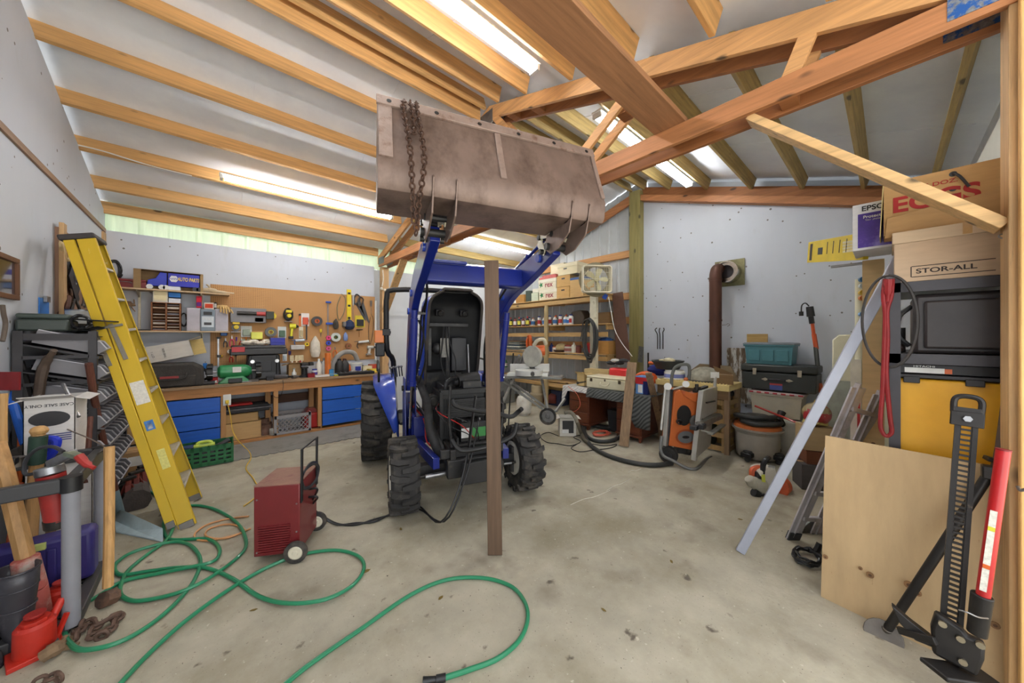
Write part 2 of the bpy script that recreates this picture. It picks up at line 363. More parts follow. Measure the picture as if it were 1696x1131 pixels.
for k, x0 in enumerate((TXN, TXF)):
    chord([(-.55, 3.055), (7.1, 3.055), (7.1, 3.19), (-.55, 3.19)], x0, (W_RDy, W_BRy)[k], 'bottom_chord', ('near bottom chord', 'far bottom chord')[k])
    chord([(-.55, zb(-.55)-.15), (RIDGE, zb(RIDGE)-.15), (RIDGE, zb(RIDGE)), (-.55, zb(-.55))], x0, (W_ORy, W_BRy)[k], 'top_chord')
    chord([(RIDGE, zb(RIDGE)-.15), (7.15, zb(7.15)-.15), (7.15, zb(7.15)), (RIDGE, zb(RIDGE))], x0, W_ORy, 'top_chord')
    xx = x0+(.04 if k == 0 else -.04)
    for a, b in (((2.25, 3.12), (1.25, 3.80)), ((2.25, 3.12), (3.3, 4.38)), ((4.45, 3.12), (3.4, 4.38)), ((4.45, 3.12), (5.45, 3.76)), ((.42, 3.12), (.28, 3.47))):
        slab(a, b, .09, x0+.002, W_ORy, 'web', th=.034)
for y, z, w, h in ((3.42, 4.36, .28, .16), (2.25, 3.12, .2, .08), (-.35, 3.165, .33, .15), (6.95, 3.17, .3, .14)):
    for x in (TXN-.003, TXF-.003):
        part('nail_plate', MB().bb(x, x+.003, y-w/2, y+w/2, z-h/2, z+h/2), PLATE if y < 0 else metal((120, 126, 136), .5), tr, world=True)
for y, z in ((.42, 3.14), (1.55, 3.6), (2.6, 4.18), (3.0, 4.3), (5.6, 3.1), (4.6, 3.1)):
    part('spacer_block', MB().bb(TXN+.038, TXF, y-.045, y+.045, z-.07, z+.07), W_BRy, tr, bevel=.003, world=True)
for s in (1, -1):
    y0, y1 = (-.36, .62) if s == 1 else (7.05, 6.1)
    p0 = Vector((2.718, y0+.01*s, 2.10)); p1 = Vector((2.718, y1, 3.06))
    solo('knee_brace', MB().bar(p0, p1, .14 if s == 1 else .14, .045, up=(0, -.7*s, .7)), wood('brace_fir', (216, 176, 122), 'y'), 'diagonal wooden knee brace from the right post up to the truss chord' if s == 1 else 'diagonal wooden knee brace beside the left truss post behind the roll bar', 'brace', bevel=.003)
solo('truss_post', MB().bb(2.65, 2.79, 7.0, 7.14, 0, 3.05), W_ORz, 'square wooden post at the eave wall between pegboard and white wall', 'post', bevel=.004)
solo('truss_post', MB().bb(2.62, 2.79, -.49, -.352, 0, 3.4), W_ORz, 'rough wooden post at the right edge beside the stacked boxes', 'post', bevel=.004)
solo('trim_board', MB().bb(2.575, 2.615, -.56, -.374, 0, 3.5), wood('pale_fir_post', (226, 178, 112), 'z'), 'pale wooden board nailed on the near face of the right post', 'board', bevel=.004)
solo('plank', MB().bb(-.9, 2.83, 1.0, 1.235, 3.19, 3.23), wood('knotty_plank', (152, 108, 74), 'x'), 'wide knotty plank lying flat across the truss chords under the roof', 'plank', bevel=.003)
# second beam of the doubled ridge purlin
solo('roof_purlin', MB().bar((LX-.12, 3.54, zb(3.5)+.03), (2.6, 3.54, zb(3.5)+.03), .04, .18), W_OR, 'orange purlin doubled beside the ridge with a dark gap between', 'roof beam', 'purlins over the bench bay', bevel=.003)
# wall trims
struct('trim_2', MB().bb(LX, LX+.018, RY, EY, 3.015, 3.065), wood('grey_lath', (150, 118, 92), 'y', knots=False))
struct('trim_3', MB().bb(LX, LX+.02, EY-.14, EY, 0, 3.0), W_ORz)
# ---------------------------------------------------------------- fluorescent lights
TUBE = bpy.data.materials.new('lit_tube'); TUBE.use_nodes = True
tb = TUBE.node_tree.nodes['Principled BSDF']; tb.inputs['Base Color'].default_value = (1, 1, 1, 1); tb.inputs['Emission Color'].default_value = (.97, .985, 1, 1); tb.inputs['Emission Strength'].default_value = 46
def fixture(p0, p1, label):
    p0 = Vector(p0); p1 = Vector(p1); d = (p1-p0); L = d.length; d.normalize()
    t = thing('fluorescent_light', label, 'ceiling light', p0, 0, 'four foot tube lights under the roof')
    x, y, _ = frame(d); up = Vector((0, 0, 1)); sd = d.cross(up)
    b = MB(); b.prism([(-.062, .012), (-.055, .03), (.055, .03), (.062, .012)], p0-d*.05+up*.03, sd, up, d*(L+.1)); part('housing', b, WHT, t, world=True)
    for s in (-.036, .036):
        part('tube', MB().cyl(p0+sd*s+up*.012, p1+sd*s+up*.012, .016, n=10), TUBE, t, world=True)
    for q in (p0-d*.03, p1+d*.03): part('end_cap', MB().box(q+up*.012, (.03, .10, .05), Matrix.Rotation(math.atan2(d.y, d.x), 3, 'Z')), WHT, t, world=True)
    return t
fixture((.13, 5.62, 3.60), (2.25, 5.62, 3.60), 'left lit tube light hanging over the workbench')
fixture((-.1, 2.20, 4.07), (2.22, 2.20, 4.07), 'lit tube light at the top centre of the picture')
fixture((3.20, 2.14, 4.02), (5.70, 2.14, 4.02), 'right lit tube light seen behind the truss webs')
fixture((3.55, 5.72, 3.58), (5.75, 5.72, 3.58), 'far lit tube light seen under the raised bucket')
# ================================================================ TRACTOR (local: x across, y to its rear, z up)
PHI = -.33; T0 = Vector((1.884, 2.783, 0)); TA = Vector((math.cos(PHI), math.sin(PHI), 0)); TB = Vector((-math.sin(PHI), math.cos(PHI), 0))
def tl(px, py, y=None, x=None):
    """tractor-local point seen at a pixel, on a plane of constant local y or x"""
    r = FW + RT*((px-PCX)/PF) + Vector((0, 0, (PCY-py)/PF))
    if y is not None: t = ((T0+TB*y-EYE).dot(TB))/r.dot(TB)
    else: t = ((T0+TA*x-EYE).dot(TA))/r.dot(TA)
    p = EYE + r*t - T0; return Vector((p.dot(TA), p.dot(TB), p.z))
TBLUE = M('tractor_blue', (20, 36, 120), .32, var=.05, vs=3, col2=(58, 60, 82), cs=6, cth=.70, csoft=.06, coat=.35)
TBL2 = M('tractor_blue_light', (44, 74, 176), .25, var=.04, vs=3, coat=.5)
TBLK = M('tractor_black', (34, 33, 34), .5, var=.2, vs=9, col2=(84, 76, 66), cs=7, cth=.66, bump=.05)
RUB = M('tyre_rubber', (44, 42, 41), .8, var=.15, vs=8, col2=(98, 90, 80), cs=5, cth=.60, csoft=.12, bump=.1)
CREAM = paint((222, 216, 190), .4); RUST = M('rusty_steel', (112, 84, 66), .75, var=.2, vs=14, col2=(70, 54, 46), cs=9, cth=.55)
BKT = M('worn_bucket_steel', (132, 112, 102), .55, metal=.25, var=.12, vs=4, col2=(84, 66, 56), cs=3.2, cth=.60, csoft=.12, bump=.08, bs=60, stretch=(1, 1, .6))
BKT2 = M('bucket_edge_steel', (158, 138, 128), .5, metal=.3, var=.12, vs=10, col2=(110, 76, 60), cs=7, cth=.62, bump=.1)
trac = thing('tractor', 'blue compact tractor with hood raised and front loader bucket lifted high', 'tractor', T0, PHI)
def wheel(nm, x, y, R, Wd, rim, nl, side):
    h = Wd/2; t = MB(); c = Vector((x, y, R))
    t.lathe(c-Vector((h, 0, 0)), (1, 0, 0), [(rim, .02), (rim+.03, 0), (R*.82, -.004), (R*.89, .02), (R*.905, h*.5), (R*.91, h), (R*.905, Wd-h*.5), (R*.89, Wd-.02), (R*.82, Wd+.004), (rim+.03, Wd), (rim, Wd-.02), (rim-.004, h)], n=48)
    for i in range(nl*2):
        sd = 1 if i % 2 else -1; a = math.pi*i/nl + .1
        Rx = Matrix.Rotation(a, 3, 'X'); 
        prof = [(sd*-.03, -.06*R), (sd*(h*.55), -.06*R-.0), (sd*(h*1.03), .02*R), (sd*(h*1.03), .17*R), (sd*(h*.5), .10*R), (sd*-.03, .05*R)]
        lo = [c + Rx @ Vector((p[0], p[1], R*.89)) for p in prof]; hi = [c + Rx @ Vector((p[0]*.98, p[1]*.9, R*(1.0 if abs(p[0]) < h*.8 else .985))) for p in prof]
        if sd < 0: lo.reverse(); hi.reverse()
        t.add(lo+hi, [(5,4,3,2,1,0), (6,7,8,9,10,11)] + [(k, (k+1) % 6, 6+(k+1) % 6, 6+k) for k in range(6)])
        # shoulder block down the sidewall
        t.add([c+Rx @ Vector((sd*(h+dx), dy*R, rr*R)) for dx, dy, rr in ((-.01,.03,.985),(.006,.03,.97),(.012,.05,.80),(-.01,.05,.80),(-.01,.16,.985),(.006,.16,.97),(.012,.13,.80),(-.01,.13,.80))], [(0,1,2,3),(7,6,5,4),(0,4,5,1),(1,5,6,2),(2,6,7,3),(3,7,4,0)])
    w = part(nm, t, RUB, trac, ang=28)
    r = MB(); s = side
    r.lathe(c, (s, 0, 0), [(0, .02), (rim*.3, .02), (rim*.34, .05), (rim*.8, .035), (rim*.86, h*.6), (rim*.99, h*.75), (rim*1.03, h*.98), (rim*1.0, h*.9), (rim*.9, h*.2), (rim*.9, -h*.6), (rim*1.0, -h*.95)], n=36)
    part('rim', r, paint((206, 202, 190), .45), w)
    b = MB()
    for i in range(6): a = math.pi*i/3; q = c+Vector((s*.03, math.cos(a)*rim*.5, math.sin(a)*rim*.5)); b.cyl(q, q+Vector((s*.03, 0, 0)), .014, n=6)
    b.cyl(c, c+Vector((s*.09, 0, 0)), rim*.24); part('hub', b, DSTEEL, w); return w
wheel('front_wheel', -.60, 0, .335, .23, .17, 15, -1); wheel('front_wheel', .60, 0, .335, .23, .17, 15, 1)
wheel('rear_wheel', -.80, 1.56, .51, .34, .27, 17, -1); wheel('rear_wheel', .68, 1.56, .51, .34, .27, 17, 1)
# chassis, axles
part('front_axle', MB().bar((-.50, 0, .34), (.50, 0, .34), .10, .12).cyl((-.5, 0, .2), (-.5, 0, .46), .05).cyl((.5, 0, .2), (.5, 0, .46), .05).box((0, .02, .42), (.22, .26, .2)), TBLK, trac, bevel=.006)
part('rear_axle', MB().cyl((-.66, 1.56, .51), (.66, 1.56, .51), .10).box((0, 1.5, .5), (.36, .6, .42)), TBLK, trac, bevel=.01)
part('chassis', MB().bb(-.22, -.17, -.28, 1.3, .40, .58).bb(.17, .22, -.28, 1.3, .40, .58).bb(-.17, .17, .25, 1.3, .36, .62), TBLK, trac, bevel=.005)
part('front_frame', MB().bb(-.25, .25, -.30, -.20, .34, .50).bb(-.30, .30, -.24, -.20, .50, .58), TBLK, trac, bevel=.008)
part('weight_bracket', MB().prism([(-.16, .32), (.20, .32), (.24, .46), (.20, .52), (-.14, .50)], (0, -.42, 0), (1, 0, 0), (0, 0, 1), (0, .03, 0)).bb(-.1, .12, -.40, -.28, .38, .46), TBLK, trac, bevel=.006)
part('steering_cylinder', MB().cyl((-.42, -.16, .34), (.1, -.16, .36), .022).cyl((.1, -.16, .36), (.42, -.15, .34), .011), STEEL, trac)
part('tie_rod', MB().cyl((-.5, -.09, .32), (.5, -.09, .32), .013), DSTEEL, trac)
# engine bay
e = MB().bb(-.17, .17, .35, .95, .60, .98).bb(-.14, .14, .45, .9, .98, 1.06)
for i in range(4): e.cyl((-.18, .42+i*.14, .8), (-.24, .42+i*.14, .8), .035)
for i in range(5): e.bb(.17, .2, .38+i*.11, .44+i*.11, .68, .9)
part('engine', e, TBLK, trac, bevel=.01)
r = MB().bb(-.235, .235, .10, .16, .56, 1.04)
for i in range(22): r.bb(-.20+i*.019, -.194+i*.019, .085, .10, .60, .98)
r.bb(-.25, -.22, .06, .18, .54, 1.05).bb(.22, .25, .06, .18, .54, 1.05).bb(-.24, .24, .07, .17, 1.02, 1.07)
part('radiator', r, M('radiator_black', (28, 28, 29), .55, var=.2, vs=20, stretch=(12, 1, 1)), trac, bevel=.002)
r = MB().bb(-.16, .2, .02, .07, .80, .98)
for i in range(9): r.bb(-.15, .19, .008, .02, .815+i*.018, .822+i*.018)
part('oil_cooler', r, TBLK, trac, bevel=.002)
part('air_cleaner', MB().cyl((-.02, .30, 1.12), (.22, .34, 1.14), .075).cyl((-.02, .3, 1.12), (-.06, .3, 1.12), .06, .04).box((.1, .2, 1.10), (.2, .14, .07)), TBLK, trac, bevel=.006)
part('coolant_hose', MB().tube([(-.18, .13, 1.06), (-.17, .13, 1.13), (-.08, .2, 1.17), (0, .34, 1.12), (.02, .45, 1.06)], .022), BLK, trac)
part('alternator', MB().cyl((-.27, .34, .92), (-.27, .46, .92), .065).cyl((-.27, .30, .92), (-.27, .34, .92), .045), DSTEEL, trac, bevel=.004)
bt = part('battery', MB().bb(-.09, .16, -.13, .04, .60, .78), BLK, trac, bevel=.006)
part('battery_label', MB().bb(.01, .155, -.134, -.131, .64, .73), paint((58, 140, 70)), bt, label='green and white battery label')
part('battery_label', MB().bb(-.085, .0, -.134, -.131, .64, .73), WHT, bt)
for x in (-.05, .12): part('battery_terminal', MB().cyl((x, -.05, .78), (x, -.05, .80), .012), STEEL, bt)
part('battery_tray', MB().bb(-.14, .2, -.18, .06, .575, .60).bb(-.14, -.12, -.18, .06, .575, .66).bb(.18, .2, -.18, .06, .575, .66), TBLK, trac, bevel=.002)
g = MB().tube([tl(749, 662, -.4), tl(756, 672, -.42), tl(790, 680, -.44), tl(814, 682, -.44), tl(845, 690, -.44), tl(858, 682, -.46), tl(864, 677, -.5)], .021, n=10)
part('brush_guard', g, BLK, trac)
part('brush_guard', MB().tube([tl(748, 728, -.4), tl(758, 742, -.43), tl(772, 746, -.45), tl(812, 738, -.45), tl(848, 722, -.43), tl(856, 700, -.42)], .021, n=10), BLK, trac)
part('guard_upright', MB().bar(tl(788, 655, -.4), tl(774, 760, -.4), .045, .012), TBLK, trac, bevel=.002)
part('guard_upright', MB().bar(tl(832, 668, -.4), tl(826, 770, -.4), .045, .012), TBLK, trac, bevel=.002)
part('grille_bar', MB().tube([tl(746, 640, -.25), tl(744, 690, -.28), tl(748, 740, -.28)], .012), TBLK, trac)
for i in range(3): part('engine_wire', MB().tube([(-.2, .2, 1.0-i*.05), (-.30, -.05, .9), (-.2+i*.1, -.2, .78), (-.05+i*.06, -.2, .70-i*.04), (.02+i*.03, -.1, .62)], .005, n=6), (BLK, RED, BLK)[i], trac)
# hood standing open: a deep shell, hollow side to the front
def hood_ring(t, ins=0):  # one level of the U-shaped shell
    z = 1.02 + t*1.13; y0 = .98 - t*.34; k = math.sqrt(max(0, 1-max(0, (t-.80)/.20)**2.8)); w = (.335 - .02*t)*max(.50, k) - ins; dep = (.20+.12*t)*max(.45, k) - ins
    if t < .12: w *= .98
    pts = []
    for i in range(17):
        a = math.pi*i/16; ca, sa = math.cos(a), math.sin(a)
        pts.append((math.copysign(abs(ca)**.45, ca)*w*(1+.36*min(1, abs(sa)*1.5))+.07 if abs(ca) > 1e-6 else .07, y0 + abs(sa)**.6*dep, z-(ins if t > .9 else 0)))
    return pts
def hood_shell(ins):
    b = MB(); K = [0, .08, .2, .35, .5, .65, .76, .82, .87, .91, .95, .975, .99, 1.0]; vs = []
    for t in K: vs += hood_ring(t, ins)
    n = 17; fs = []
    for i in range(len(K)-1):
        for j in range(n-1): fs.append((i*n+j, i*n+j+1, (i+1)*n+j+1, (i+1)*n+j))
    fs.append(tuple(range((len(K)-1)*n, len(K)*n))); return b.add(vs, fs), K
hs, K = hood_shell(0)
hood = part('hood', hs, TBL2, trac, ang=50)
s_ = hood.modifiers.new('t', 'SOLIDIFY'); s_.thickness = .008
hl, _ = hood_shell(.014); part('hood_liner', hl, M('hood_liner_black', (30, 31, 34), .6, var=.25, vs=4), hood, ang=50)
ed = [Vector(hood_ring(t)[0]) for t in K] + [Vector(hood_ring(t)[-1]) for t in reversed(K)]
part('hood_seal', MB().tube(ed, .017, n=8, smooth=2), M('seal_rubber', (70, 64, 60), .7), hood)
part('inner_brace', MB().bb(-.24, .24, .80, .83, 1.72, 1.76).bb(-.03, .02, .84, .87, 1.1, 1.74).bb(-.24, -.20, .84, .87, 1.25, 1.7), TBLK, hood, bevel=.003)
part('duct', MB().box((.15, .93, 1.38), (.20, .08, .42)), M('duct_black', (38, 38, 42), .5), hood, bevel=.012)
for x in (-.10, .2): part('hood_lamp_back', MB().box((x, .88, 1.89), (.1, .08, .08)).cyl((x, .84, 1.89), (x, .8, 1.87), .035), TBLK, hood, bevel=.01)
part('filter_bowl', MB().ball((-.12, .9, 1.45), .07), TBLK, hood)
for k in range(3): part('hood_wire', MB().tube([(-.05+k*.02, .82, 1.75), (-.08+k*.05, .80, 1.5), (-.1+k*.09, .78, 1.3), (-.04+k*.05, .76, 1.08)], .008), BLK, hood)
part('warning_sticker', MB().bb(-.10, .0, .815, .822, 1.35, 1.58), M('sticker_grey', (120, 118, 112), .6, var=.2, vs=40), hood, label='grey service sticker inside the hood')
n_ = text('lettering', 'New Holland', .085, hood, (-.352, .935, 1.42), Matrix(((0, -.63, -.777), (0, .777, -.63), (1, 0, 0))), WHT, ext=.012)
part('hood_prop', MB().cyl((.2, .6, 1.02), (.25, .85, 1.5), .01), STEEL, trac)
# dash, steering wheel, seat, fenders, roll bar
part('dashboard', MB().prism([(1.08, .7), (1.3, .7), (1.34, 1.12), (1.2, 1.22), (1.08, 1.15)], (-.24, 0, 0), (0, 1, 0), (0, 0, 1), (.48, 0, 0)), TBLK, trac, bevel=.02)
sw = part('steering_wheel', MB().tube([(math.cos(a)*.18, 1.45+math.sin(a)*.16, 1.2+math.sin(a)*-.07) for a in [i*math.pi/10 for i in range(20)]], .014, closed=True, smooth=1).cyl((0, 1.45, 1.2), (0, 1.3, 1.02), .02), BLK, trac)
part('seat', MB().box((0, 1.75, .86), (.46, .44, .12)).box((0, 1.98, 1.12), (.44, .12, .46)), M('seat_vinyl', (88, 90, 96), .5), trac, bevel=.04)
for s, xo in ((-1, -.80), (1, .68)):
    b = MB(); vs = []; n = 12
    for i in range(n+1):
        a = math.radians(182 - i*120/n); yy = 1.56 + math.cos(a)*.60; zz = .51 + math.sin(a)*.60
        if i == 0: zz -= .02
        vs += [(xo - s*.24, yy+.0, zz-.16), (xo - s*.21, yy, zz), (xo + s*(.04-.22*max(0, (6-i)/6)**1.2), yy, zz-.015)]
    f = [(i*3+j, i*3+j+1, i*3+j+4, i*3+j+3) for i in range(n) for j in range(2)]
    o = part('fender', b.add(vs, f), TBL2, trac, ang=50); m_ = o.modifiers.new('t', 'SOLIDIFY'); m_.thickness = .012
    part('grab_rail', MB().tube([(xo-s*.02, 1.15, 1.05), (xo-s*.02, 1.12, 1.20), (xo-s*.02, 1.4, 1.26), (xo-s*.02, 1.75, 1.26), (xo-s*.02, 1.8, 1.12)], .014), BLK, trac)
    part('floor_plate', MB().bb(s*.2, s*.55, .95, 1.5, .55, .58), TBLK, trac, bevel=.004)
part('roll_bar', MB().tube([(-.56, 1.9, .75), (-.57, 1.85, 1.25), (-.66, 1.72, 1.42), (-.67, 1.72, 1.9), (-.66, 1.72, 2.16), (-.58, 1.72, 2.25), (0, 1.72, 2.27), (.52, 1.72, 2.25), (.60, 1.72, 2.16), (.61, 1.72, 1.9), (.60, 1.72, 1.42), (.51, 1.85, 1.25), (.50, 1.9, .75)], .036, n=12, smooth=3), BLK, trac)
part('roll_bar_hinge', MB().box((-.67, 1.72, 1.66), (.10, .10, .09)).cyl((-.73, 1.72, 1.66), (-.61, 1.72, 1.66), .02), BLK, trac, bevel=.005)
part('marker_lamp', MB().box((-.76, 1.70, 1.60), (.12, .05, .17)), M('amber_lens', (222, 120, 30), .3, var=.05), trac, bevel=.008, label='amber marker lamp')
part('work_lamp', MB().box((-.75, 1.70, 1.42), (.12, .08, .18)), BLK, trac, bevel=.015)
lev = MB()
for i in range(5): lev.cyl((-.62+i*.035, 1.3+i*.04, 1.08), (-.64+i*.035, 1.22+i*.04, 1.20), .008).ball((-.64+i*.035, 1.22+i*.04, 1.21), .018, 8)
part('control_levers', lev, STEEL, trac)
# loader
def arm(s):
    x = s*.45 + (.03 if s > 0 else -.02); P = [(.72, 1.02), (.56, 1.45), (.36, 1.84), (.02, 2.08), (-.45, 2.20), (-.92, 2.30)]
    th = [.07, .085, .10, .115, .10, .055]; up = []; lo = []
    SP = spline([Vector((y, z, h_)) for (y, z), h_ in zip(P, th)], 4); P = [(q.x, q.y) for q in SP]; th = [q.z for q in SP]; nP = len(P)-1
    for i, (y, z) in enumerate(P):
        a = Vector(P[max(i-1, 0)]); b = Vector(P[min(i+1, nP)]); d = (b-a).normalized(); n = Vector((d.y, -d.x)) ; q = Vector((y, z))
        up.append(tuple(q+n*th[i])); lo.append(tuple(q-n*th[i]))
    b = part('boom_arm', MB().prism(up+lo[::-1], (x-.035, 0, 0), (0, 1, 0), (0, 0, 1), (.07, 0, 0)), TBLUE, trac, bevel=.006)
    part('pivot_pin', MB().cyl((x-.08, .72, 1.02), (x+.08, .72, 1.02), .03), DSTEEL, b)
    for y, z in ((.36, 1.86), (.14, 2.02), (-.7, 2.26)): part('arm_boss', MB().cyl((x-.055, y, z), (x+.055, y, z), .034, n=14), TBL2, b)
    part('loader_tower', MB().prism([(.50, .38), (.86, .38), (.84, .95), (.80, 1.14), (.64, 1.14), (.60, .95)], (x-.06, 0, 0), (0, 1, 0), (0, 0, 1), (.012, 0, 0)).prism([(.50, .38), (.86, .38), (.84, .95), (.80, 1.14), (.64, 1.14), (.60, .95)], (x+.05, 0, 0), (0, 1, 0), (0, 0, 1), (.012, 0, 0)).bb(x-.06, x+.062, .84, .86, .4, .95), TBLUE, trac, bevel=.003)
    part('side_frame', MB().bar((x-s*.14, -.2, .46), (x-s*.02, .75, .46), .06, .10).box((x-s*.12, .62, .50), (.24, .16, .14)), TBLUE, trac, bevel=.004)
    c = part('lift_cylinder', MB().cyl((x+s*.01, .34, 1.13), (x+s*.01, .16, 1.78), .036, n=14).cyl((x+s*.01, .35, 1.10), (x+s*.01, .34, 1.14), .044).cyl((x+s*.01, .16, 1.78), (x+s*.01, .14, 1.86), .03), TBLUE, trac)
    part('cylinder_rod', MB().cyl((x+s*.01, .34, 1.13), (x+s*.01, .52, .62), .017, n=12), M('chrome', (200, 200, 205), .15, metal=1, var=.02), c, label='chrome cylinder rod')
    t = part('tilt_cylinder', MB().cyl((x, .10, 2.19), (x, -.42, 2.34), .03, n=12).cyl((x, -.42, 2.34), (x, -.74, 2.42), .016), TBLUE, trac)
    # bell-crank links, pale
    for dx in (-.055, .045):
        part('link_plate', MB().prism([(-.84, 2.30), (-.80, 2.26), (-.70, 2.36), (-.74, 2.46), (-.79, 2.47), (-.78, 2.38)], (x+dx, 0, 0), (0, 1, 0), (0, 0, 1), (.010, 0, 0)), CREAM, trac, bevel=.002)
        part('link_plate', MB().prism([(-.78, 2.40), (-.73, 2.46), (-.92, 2.44), (-1.0, 2.38), (-.96, 2.34), (-.9, 2.38)], (x+dx*1.2, 0, 0), (0, 1, 0), (0, 0, 1), (.010, 0, 0)), CREAM, trac, bevel=.002)
    for y, z, l in ((-.80, 2.29, .17), (-.75, 2.42, .15), (-.98, 2.385, .16)):
        part('link_pin', MB().cyl((x-l/2, y, z), (x+l/2, y, z), .022, n=10), TBLK, trac)
    for k in range(2):
        part('hydraulic_hose', MB().tube([(x-s*.06, .7, 1.1), (x-s*.09-s*k*.03, .52, 1.5), (x-s*.08-s*k*.03, .34, 1.8), (x-s*.10, .1, 1.98), (x-s*.07, -.08, 2.12), (x-s*.04, -.02, 2.2)], .011, n=8), BLK, trac)
    part('hose_clamp', MB().box((x-s*.075, .30, 1.84), (.09, .04, .03)), DSTEEL, trac)
    part('hydraulic_hose', MB().tube([(x-s*.07, .55, 1.05), (x-s*.13, .38, 1.35), (x-s*.10, .3, 1.62), (x-s*.04, .22, 1.76)], .010, n=8), BLK, trac)
arm(-1); arm(1)
part('cross_tube', MB().prism([(-.36, 2.07), (-.28, 2.05), (-.14, 2.10), (-.12, 2.22), (-.20, 2.27), (-.34, 2.23)], (-.44, 0, 0), (0, 1, 0), (0, 0, 1), (.89, 0, 0)).bb(-.40, -.1, -.40, -.34, 2.22, 2.25), TBLUE, trac, bevel=.01)
part('wrapped_hose_bundle', MB().tube([(-.37, .68, 1.12), (-.36, .40, 1.02), (-.35, .15, .92), (-.36, .02, .75), (-.32, -.05, .60), (-.26, -.05, .48)], .042, n=12), M('wrap_black', (36, 35, 36), .7, var=.3, vs=20, bump=.4, bs=30), trac)
for i in range(3): part('hydraulic_pipe', MB().tube([(-.42-i*.02, .8, .9-i*.03), (-.30-i*.02, .5, .70), (-.30-i*.025, .2, .58-i*.02), (-.22, 0, .55-i*.03)], .008, n=6), (STEEL, BLK, RED)[i], trac)
part('front_strut', MB().bar((-.34, .25, .80), (-.22, -.22, .42), .05, .03), TBLK, trac, bevel=.004)
part('valve_block', MB().box((-.38, .62, .62), (.14, .22, .22)).cyl((-.44, .55, .5), (-.44, .55, .75), .03).cyl((-.46, .66, .5), (-.46, .66, .7), .03), TBLUE, trac, bevel=.01)
# bucket, curled back: floor plate to the viewer, lip up
BX0, BX1 = -.835, .685; L_ = (-1.10, 3.0); H1 = (-1.255, 2.578); H2 = (-1.257, 2.455); HT = (-.84, 2.42); 
def plate(p, q, th, x0, x1, off=0):
    p = Vector(p); q = Vector(q); d = (q-p).normalized(); n = Vector((-d.y, d.x)); return MB().prism([tuple(p+n*off), tuple(q+n*off), tuple(q+n*(off+th)), tuple(p+n*(off+th))], (x0, 0, 0), (0, 1, 0), (0, 0, 1), (x1-x0, 0, 0))
bm_ = MB(); fl_ = [L_, (-1.245, 2.60), (-1.262, 2.56), (-1.25, 2.455), (-1.225, 2.425), (-.86, 2.405), (-.80, 2.45), (-.74, 2.62)]
inn = [(y+(.012 if i < 4 else 0), z+(0.012 if i >= 4 else 0)) for i, (y, z) in enumerate(fl_)]
bk = part('bucket', MB().prism(fl_+inn[::-1], (BX0, 0, 0), (0, 1, 0), (0, 0, 1), (BX1-BX0, 0, 0)), BKT, trac, bevel=.004)
for x in (BX0-.006, BX1-.004):
    part('side_plate', MB().prism([(-1.085, 3.02), (-1.115, 2.98), fl_[1], fl_[2], fl_[3], fl_[4], fl_[5], fl_[6], fl_[7], (-.78, 2.72)], (x, 0, 0), (0, 1, 0), (0, 0, 1), (.01, 0, 0)), BKT, bk, bevel=.002)
d_ = (Vector(fl_[1])-Vector(L_)).normalized(); nn = Vector((d_.y, -d_.x)); nn = nn if nn.x < 0 else -nn
def onfloor(t, o=0): q = Vector(L_).lerp(Vector(fl_[1]), t)+nn*o; return q
def strip(t0, t1, x0, x1, th): return MB().prism([tuple(onfloor(t0)), tuple(onfloor(t1)), tuple(onfloor(t1, th)), tuple(onfloor(t0, th))], (x0, 0, 0), (0, 1, 0), (0, 0, 1), (x1-x0, 0, 0))
ce = part('cutting_edge', strip(-.06, .105, BX0-.01, BX1+.01, .018), BKT2, bk, bevel=.003)
for i in range(6):
    x = BX0+.06+i*(BX1-BX0-.12)/5; q = onfloor(.03, .0185)
    part('bolt_hole', MB().cyl((x, q.x, q.y), (x, q.x+nn.x*.001, q.y+nn.y*.001), .014), BLK, ce)
part('wear_strip', strip(.10, 1.02, BX0, BX0+.075, .014), BKT2, bk, bevel=.002)
part('wear_strip', strip(.12, 1.0, -.115, -.075, .014), BKT2, bk, bevel=.002)
part('wear_strip', strip(.10, 1.02, BX1-.025, BX1+.004, .014), BKT2, bk, bevel=.002)
for s in (-1, 1):
    xc = s*.45 + (.03 if s > 0 else -.02)
    for dx in (-.075, .065):
        part('pin_bracket', MB().prism([(-1.275, 2.52), (-1.262, 2.54), (-1.25, 2.43), (-1.20, 2.41), (-.90, 2.395), (-.86, 2.30), (-.95, 2.24), (-1.08, 2.255), (-1.22, 2.33)], (xc+dx, 0, 0), (0, 1, 0), (0, 0, 1), (.012, 0, 0)), BKT, bk, bevel=.003)
    part('bucket_pin', MB().cyl((xc-.1, -.93, 2.30), (xc+.1, -.93, 2.30), .028, n=12), TBLK, bk)
# chain hung over the lip
def chain(name, pts, r, L, mat, label, cat='chain', grp=None, closed=False):
    P = spline([Vector(p) for p in pts], 12); t = thing(name, label, cat, P[0], 0, grp)
    acc = 0; i = 0; q = P[0].copy(); k = 0; links = []
    step = L-2*r-.001
    for a, b in zip(P[:-1], P[1:]):
        seg = (b-a).length; 
        while acc <= seg and seg > 1e-6:
            links.append((a+(b-a)*(acc/seg), (b-a).normalized())); acc += step
        acc -= seg
    for k, (c, d) in enumerate(links[:95]):
        x, y, _ = frame(d); s = x if k % 2 else y; h = L/2-r; wd = L*.30
        pts2 = [c+d*h*.55+s*wd, c+d*h, c+d*h*.55-s*wd, c-d*h*.55-s*wd, c-d*h, c-d*h*.55+s*wd]
        part('chain_link', MB().tube(pts2, r, n=6, closed=True, smooth=3), mat, t, world=True)
    return t
CH = M('chain_rust', (84, 60, 48), .7, metal=.4, var=.3, vs=30)
def tw(x, y, z): return T0+TA*x+TB*y+Vector((0, 0, z))
c_ = []
